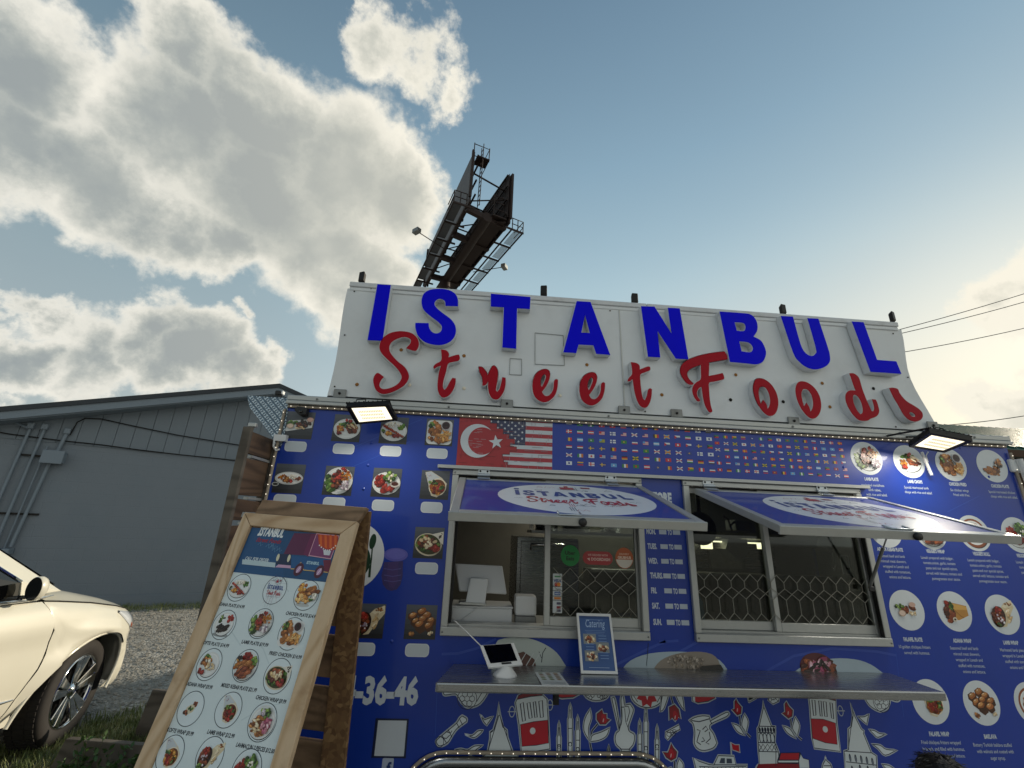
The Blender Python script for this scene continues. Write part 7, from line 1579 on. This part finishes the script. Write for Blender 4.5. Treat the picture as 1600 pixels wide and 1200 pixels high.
def panel(a, b_, out, nm):
    d_ = (b_-a).normalized(); n_ = Vector((out*-d_.y, out*d_.x, 0)); n_.normalize()
    q = MB(); q.prism([[a+n_*.02, b_+n_*.02, b_+n_*.02+UZ*BHt, a+n_*.02+UZ*BHt]], -n_*.12); q.build(nm, M_['ad_face'] if out > 0 else BS, bb, fixn=True)
    q = MB(); q.prism([[a+n_*.05-UZ*.55, b_+n_*.05-UZ*.55, b_+n_*.05-UZ*.01, a+n_*.05-UZ*.01]], -n_*.12); q.build('apron', BS, bb, fixn=True)
    for s_, e_ in ((a, a), (b_, b_)): q = MB(); q.bar(s_+n_*.06-UZ*.1, s_+n_*.06+UZ*(BHt+.1), .18, .18, d_); q.build('edge_trim', BS, bb)
    for k in range(9):
        p = a+(b_-a)*(k+.5)/9; q = MB(); q.bar(p-n_*.2-UZ*.5, p-n_*.2+UZ*BHt*.98, .14, .2, d_); q.build('stringer', BS, bb)
    for z in (.3, 1.7, 3.1, 4.2): q = MB(); q.bar(a-n_*.38+UZ*z, b_-n_*.38+UZ*z, .12, .12); q.build('horizontal_rail', BS, bb)
    # catwalk outside
    cz_ = -1.0; w = 1.25; o = n_*.25
    for e in (.25, w): q = MB(); q.bar(a+n_*e+UZ*cz_, b_+n_*e+UZ*cz_, .09, .12); q.build('catwalk_beam', BS, bb)
    for k in range(7):
        p = a+(b_-a)*k/6; q = MB(); q.bar(p-n_*.4+UZ*(cz_-.06), p+n_*(w+.05)+UZ*(cz_-.06), .1, .14); q.build('catwalk_bracket', BS, bb)
    for k in range(6):
        p0, p1 = a+(b_-a)*(k+.04)/6, a+(b_-a)*(k+.96)/6; q = MB(); q.prism([[p0+n_*.55+UZ*(cz_+.08), p1+n_*.55+UZ*(cz_+.08), p1+n_*(w-.06)+UZ*(cz_+.08), p0+n_*(w-.06)+UZ*(cz_+.08)]], UZ*.03); q.build('catwalk_grate', M_['ad_face'] if out > 0 else M_['grate'], bb, fixn=True)
    for z in (.5, 1.05):
        q = MB(); q.tube([a+n_*.2+UZ*(cz_+z), a+n_*w+UZ*(cz_+z), a+n_*w+(b_-a)*.12+UZ*(cz_+z)], .04, 6); q.build('handrail', BS, bb)
    for e in (.25, .75, w): q = MB(); q.tube([a+n_*e+UZ*cz_, a+n_*e+UZ*(cz_+1.05)], .04, 6); q.build('rail_post', BS, bb)
    return d_, n_
dl, nl = panel(L0, L1, 1, 'ad_panel'); dr_, nr = panel(R0_, R1_, -1, 'ad_panel')
for k, f in enumerate((.06, .3, .55, .8)):
    p, q_ = L0+(L1-L0)*f, R0_+(R1_-R0_)*f; q = MB(); q.bar(p-UZ*.5, q_-UZ*.5, .35, .5); q.build('cross_beam', BS, bb)
    q = MB(); q.bar(p+UZ*3.2, q_+UZ*3.2, .1, .1); q.build('tie', BS, bb); q = MB(); q.bar(p+UZ*.2, q_+UZ*2.4, .08, .08); q.build('brace', BS, bb)
m0, m1 = (L0+R0_)/2, (L1+R1_)/2
q = MB(); q.tube([m0-UZ*.55+(m1-m0)*.04, m1-UZ*.55], .42, 16); q.build('torsion_tube', BS, bb)
q = MB(); q.prism([[R0_+nr*-.35-UZ*.62, R1_+nr*-.35-UZ*.62, R1_+nr*-1.9-UZ*.62, R0_+(R1_-R0_)*.06+nr*-1.9-UZ*.62]], UZ*.05); q.build('belly_plate', BS, bb, fixn=True)
q = MB(); q.prism([[R0_+nr*-.25+UZ*.0, R1_+nr*-.25, R1_+nr*-.25+UZ*BHt, R0_+nr*-.25+UZ*BHt]], nr*.04); q.build('back_sheet', BS, bb, fixn=True)
# inner access ladder and upper rails at the near end
for e in (-.3, .3): q = MB(); q.tube([L0+nl*-.7+dl*e*.8+UZ*-.8, L0+nl*-.7+dl*e*.8+UZ*5.3], .035, 6); q.build('ladder_rail', BS, bb)
for k in range(13): q = MB(); q.tube([L0+nl*-.7-dl*.24+UZ*(-.6+.45*k), L0+nl*-.7+dl*.24+UZ*(-.6+.45*k)], .025, 5); q.build('ladder_rung', BS, bb)
for z in (4.0, 5.2):
    q = MB(); q.tube([L0+UZ*z, L0+nl*-1.3+UZ*z, L0+nl*-1.3+dl*2.0+UZ*z], .035, 6); q.build('handrail', BS, bb)
for e in (0, -1.3): q = MB(); q.tube([L0+nl*e+UZ*3.9, L0+nl*e+UZ*5.3], .04, 6); q.build('rail_post', BS, bb)
q = MB(); q.obox(L0+nl*-.8+dl*.3+UZ*3.95, nl*.5, dl*.5, UZ*.05); q.build('ladder_platform', BS, bb)
for z in (.9, 1.6, 2.2):
    q = MB(); q.tube([R0_+nr*-.6+UZ*(z-.6), R0_+nr*-1.5+(R1_-R0_)*.0+UZ*(z-.6), R0_+nr*-1.5+(R1_-R0_)*.75+UZ*(z-.6)], .045, 6); q.build('inner_rail', BS, bb)
for k in range(7): p = R0_+nr*-1.5+(R1_-R0_)*.125*k; q = MB(); q.tube([p-UZ*.2, p+UZ*1.6], .045, 6); q.build('rail_post', BS, bb)
q = MB(); q.prism([[R0_+nr*-1.55+UZ*-.25, R1_+nr*-1.55+UZ*-.25, R1_+nr*-.3+UZ*-.25, R0_+nr*-.3+UZ*-.25]], UZ*-.1); q.build('inner_walkway', BS, bb, fixn=True)
for (a, f, n_, px, py, lab) in ((L0+(L1-L0)*.42, .42, nl, 651, 361, 'l'), (R0_+(R1_-R0_)*.55, .55, nr, 788, 417, 'r')):
    tip = Gp(px, py, BZ-1.2); q = MB(); q.tube([a-UZ*1.0, tip], .04, 6); q.build('lamp_arm', BS, bb)
    q = MB(); e = (tip-a); e.z = 0; e.normalize(); s_ = e.cross(UZ); q.obox(tip, e*.22, s_*.34, UZ*.2); q.build('lamp_box', M_['alu_dull'], bb, .04, fixn=True)

# ================================================================== OVERHEAD WIRES
for lab, a, c in (('highest overhead wire at the right of the roof sign', (25.26, 20, 14.31), (34.8, 20, 17.62)), ('second highest overhead wire, close under the top one', (25.32, 20, 14.06), (34.57, 20, 16.99)), ('third overhead wire, well below the upper pair', (25.73, 20, 12.94), (33.87, 20, 15.06)), ('lowest overhead wire just above the right end of the truck', (26.25, 20, 8.32), (31.76, 20, 9.21))):
    a, c = Vector(a), Vector(c); d_ = c-a; q = MB(); L_ = [a+d_*(t_/6.0)+Vector((0, 0, .02*(t_)*(t_-6)*.3)) for t_ in range(-6, 13)]
    q.tube(L_, .022, 6); o = q.build('overhead_wire', M_['black_metal']); tag(o, lab, 'wire', 'overhead wires beside the sign')

# ================================================================== GREEN ROOFED BUILDING, RIGHT
gb_ = thing('green_roof_building', 'low brown building with green ribbed metal roof behind the truck at right', 'building', (18, 11, 0))
q = MB(); q.box(13.2, 24, 8.6, 16, 0, 4.15); q.build('wall', M_['brown_wall'], gb_)
e0, e1, r0, r1 = Vector((12.6, 7.9, 4.18)), Vector((24.6, 7.9, 4.18)), Vector((12.6, 12.3, 6.0)), Vector((24.6, 12.3, 6.0))
q = MB(); q.prism([[e0, e1, r1, r0]], Vector((0, 0, .06))); rf = q.build('roof', M_['green_metal'], gb_, fixn=True)
for k in range(40):
    x = 12.62+.3*k; q = MB(); q.bar((x, 7.9, 4.27), (x, 12.3, 6.09), .06, .06); q.build('rib', M_['green_metal'], rf)
q = MB(); q.box(12.6, 24.6, 7.84, 7.9, 4.02, 4.2); q.build('fascia', M_['brown_wall'], gb_)
q = MB(); q.prism([[Vector((12.6, 12.35, 6.0)), Vector((24.6, 12.35, 6.0)), Vector((24.6, 16.6, 4.18)), Vector((12.6, 16.6, 4.18))]], Vector((0, 0, .06))); q.build('roof', M_['green_metal'], gb_, fixn=True)

# ================================================================== PLANTS
def leaf(q, p, d_, n_, L, w, mi=0):
    s_ = d_.cross(n_).normalized(); q.add([p, p+d_*L*.5+s_*w, p+d_*L, p+d_*L*.5-s_*w], [(0, 1, 2, 3)], mi)
def rdir(r): 
    v = Vector((r.gauss(0, 1), r.gauss(0, 1), r.gauss(0, 1))); return v.normalized()
r = random.Random(31)
mat('leaf_yellow', '#6a6a20', 0.6, 0, .4, 6); mat('bark', '#4a3a2c', .9, 0, .3, 8)
sh_ = thing('leafy_shrub', 'small yellow green leafy shrub behind the right end of the truck', 'shrub', (7.0, 3.9, 0))
q = MB(); q.tube([(7.0, 3.9, 0), (7.05, 3.9, 1.2), (6.95, 3.95, 2.3)], [.08, .06, .03], 8); q.build('stem', M_['bark'], sh_)
q = MB()
for i in range(900):
    u_ = rdir(r); p = Vector((7.0, 3.9, 2.0))+Vector((u_.x*.55, u_.y*.5, u_.z*.75))*r.uniform(.35, 1.05); leaf(q, p, rdir(r), rdir(r), r.uniform(.07, .13), r.uniform(.02, .035))
q.build('foliage', M_['leaf_yellow'], sh_)
def tuft(q, x, y, n, spread, h, r):
    for i in range(n):
        p = Vector((x+r.gauss(0, spread), y+r.gauss(0, spread), 0)); a = r.uniform(0, 6.28); l_ = r.uniform(.1, .6); d_ = Vector((math.cos(a)*l_, math.sin(a)*l_, 1)).normalized(); s_ = Vector((-math.sin(a), math.cos(a), 0))*r.uniform(.002, .004); hh = h*r.uniform(.5, 1.3)
        m_ = p+d_*hh*.6; e_ = m_+Vector((d_.x*1.6, d_.y*1.6, d_.z*.6)).normalized()*hh*.45; q.add([p-s_, p+s_, m_+s_*.7, m_-s_*.7, e_], [(0, 1, 2, 3), (3, 2, 4)])
q = MB()
for i in range(420):                                    # verge along the building
    s_ = r.uniform(-3.5, 6.5); k_ = abs(r.gauss(0, .28)); p = bp(s_, 0, .12+k_); tuft(q, p.x, p.y, 14, .10, .09, r)
for i in range(240):                                    # between the car wheel and the timbers
    x, y = r.gauss(-2.72, .26), r.gauss(2.05, .22)
    if x > -2.42 and y < 2.1: continue
    tuft(q, x, y, 16, .05, .075, r)
for i in range(120):
    x, y = r.uniform(-3.5, -2.75), r.uniform(1.05, 1.75); tuft(q, x, y, 14, .05, .08, r)
tag(q.build('grass', M_['grass']), kind='stuff')
q = MB()
for i in range(3800):
    y = 1.2+6.2*r.random()**1.5; x = -1.5-r.random()*(2.0+.75*y); s_ = r.uniform(.006, .018)*(1+.12*y); c = Vector((x, y, s_*.25))
    vs = [c+Vector((rx*s_*r.uniform(.7, 1.3), ry*s_*r.uniform(.7, 1.3), rz*s_*r.uniform(.5, .9))) for rx, ry, rz in ((1, 0, 0), (-1, 0, 0), (0, 1, 0), (0, -1, 0), (0, 0, 1), (0, 0, -1))]
    q.add(vs, [(0, 2, 4), (2, 1, 4), (1, 3, 4), (3, 0, 4), (2, 0, 5), (1, 2, 5), (3, 1, 5), (0, 3, 5)])
mat('stone', '#8f8b83', .95, 0, .35, 14); tag(q.build('loose_gravel', M_['stone']), kind='stuff')
for i, (x, y, h, lab) in enumerate(((-2.45, 1.22, .30, 'tall thin weed growing in front of the grey timber'), (-2.30, 1.20, .26, 'leaning weed with bare stems in front of the timber'), (-2.56, 1.18, .2, 'short leafy weed at the left end of the timber'), (-2.15, 1.2, .22, 'low weed beside the foot of the sandwich board'))):
    t = thing('weed', lab, 'weed', (x, y, 0)); q = MB(); q2 = MB()
    for k in range(5):
        a = r.uniform(0, 6.28); d_ = Vector((math.cos(a)*.35, math.sin(a)*.35, 1)).normalized(); L_ = [Vector((x, y, 0))+d_*h*j/4*r.uniform(.9, 1.1)+Vector((0, 0, -.004*j*j)) for j in range(5)]
        q.tube(L_, [.0035, .003, .0025, .002, .001], 5)
        for j in range(1, 5):
            for s_ in range(4): leaf(q2, L_[j], (rdir(r)+Vector((0, 0, .4))).normalized(), rdir(r), r.uniform(.03, .055), r.uniform(.008, .014))
    q.build('stem', M_['weed_stem'], t); q2.build('leaves', M_['weed'], t)
# timbers in the grass
t = thing('timber_edging', 'grey weathered timber board edging the grass in front of the car wheel', 'timber', (-2.4, 1.35, 0))
q = MB(); q.prism([[(-2.80, 1.375, 0), (-1.75, 1.27, 0), (-1.75, 1.27, .195), (-2.2, 1.315, .20), (-2.74, 1.37, .208)]], (.005, .045, 0)); q.build('board', M_['wood_gray'], t, .006, 2, fixn=True)
q = MB(); q.box(-2.70, -2.66, 1.415, 1.45, 0, .18); q.build('stake', M_['wood_gray'], t, .004)
t = thing('broken_pallet', 'dark broken pallet standing in the grass behind the grey timber', 'pallet', (-2.4, 1.85, 0))
q = MB(); q.prism([[(-2.60, 1.86, 0), (-2.47, 1.86, 0), (-2.43, 1.90, .335), (-2.56, 1.90, .345)]], (.0, .03, 0)); q.build('upright', M_['wood_gray'], t, .004, fixn=True)
for z, h in ((.04, .13), (.20, .12)): q = MB(); q.box(-2.44, -1.55, 1.895, 1.92, z, z+h); q.build('slat', M_['wood_gray'], t, .003)
q = MB(); q.box(-2.42, -2.37, 1.925, 1.99, 0, .32); q.build('runner', M_['wood_gray'], t, .003)

# ================================================================== PERSON (only the top of the head rises into the frame)
mat('skin', '#a8785c', .55); mat('hair', '#120c0a', .45, 0, .3, 60, .3, 200); mat('shirt', '#3c4a5e', .8, 0, .1, 30)
hp = CP+ray(1472, 1186)*1.60; hx, hy, hz_ = hp.x, hp.y, hp.z
pe = thing('person', 'person with short dark hair below the counter, facing the truck', 'person', (hx, hy, 0))
sk = {'pelvis': (0, 0, .50, .095), 'waist': (0, 0, .60, .085), 'chest': (0, 0, .70, .10), 'neck': (0, 0, .775, .04), 'head0': (0, .01, .82, .065), 'head1': (0, .01, .89, .082), 'head2': (0, .0, .945, .055),
      'shl': (-.11, 0, .735, .04), 'ell': (-.15, -.01, .60, .03), 'hal': (-.14, .06, .48, .022), 'shr': (.11, 0, .735, .04), 'elr': (.15, -.01, .60, .03), 'har': (.14, .06, .48, .022),
      'hil': (-.055, 0, .46, .07), 'knl': (-.06, .01, .26, .045), 'anl': (-.06, 0, .06, .03), 'tol': (-.065, .09, .025, .025), 'hir': (.055, 0, .46, .07), 'knr': (.06, .01, .26, .045), 'anr': (.06, 0, .06, .03), 'tor': (.065, .09, .025, .025)}
ks = list(sk); ed = [('pelvis', 'waist'), ('waist', 'chest'), ('chest', 'neck'), ('neck', 'head0'), ('head0', 'head1'), ('head1', 'head2'), ('chest', 'shl'), ('shl', 'ell'), ('ell', 'hal'), ('chest', 'shr'), ('shr', 'elr'), ('elr', 'har'), ('pelvis', 'hil'), ('hil', 'knl'), ('knl', 'anl'), ('anl', 'tol'), ('pelvis', 'hir'), ('hir', 'knr'), ('knr', 'anr'), ('anr', 'tor')]
ksc = hz_/.985
me = bpy.data.meshes.new('body'); me.from_pydata([Vector(sk[k][:3])*ksc for k in ks], [(ks.index(a), ks.index(b_)) for a, b_ in ed], [])
ob = bpy.data.objects.new('body', me); COL.objects.link(ob); md = ob.modifiers.new('skin', 'SKIN'); 
for i, k in enumerate(ks): me.skin_vertices[0].data[i].radius = (sk[k][3]*ksc,)*2; me.skin_vertices[0].data[i].use_root = (k == 'pelvis')
ob.modifiers.new('sub', 'SUBSURF').levels = 2
bpy.context.view_layer.update(); m2 = bpy.data.meshes.new_from_object(ob.evaluated_get(bpy.context.evaluated_depsgraph_get())); ob.modifiers.clear(); ob.data = m2; m2.name = 'body'
m2.materials.clear(); m2.materials.append(M_['skin']); m2.materials.append(M_['shirt'])
for p in m2.polygons: p.use_smooth = True; p.material_index = 1 if .05 < p.center.z < .75*ksc and not (abs(p.center.x) > .12 and p.center.z < .55) else 0
ob.parent = pe
q = MB(); hc = Vector((hx, hy+.005, .90*ksc)); rows, seg = 9, 22; vs = []
for i in range(rows+1):
    th = math.pi*.62*i/rows
    for j in range(seg):
        a = 2*math.pi*j/seg; rr_ = .093*ksc*(1+.05*math.sin(a*5+i)+r.uniform(-.02, .02)); vs.append(hc+Vector((rr_*math.sin(th)*math.cos(a)*.95, rr_*math.sin(th)*math.sin(a)*1.05, rr_*math.cos(th)*1.02)))
q.add(vs, [(i*seg+j, i*seg+(j+1) % seg, (i+1)*seg+(j+1) % seg, (i+1)*seg+j) for i in range(rows) for j in range(seg)], 0, True)
for i in range(500):
    u_ = rdir(r); u_.z = abs(u_.z); p = hc+Vector((u_.x*.09, u_.y*.098, u_.z*.095))*ksc; d_ = (u_*.5+Vector((r.gauss(0, .5), r.gauss(0, .5), -.4))).normalized(); leaf(q, p, d_, rdir(r), r.uniform(.02, .04), .0015)
q.build('hair', M_['hair'], pe)
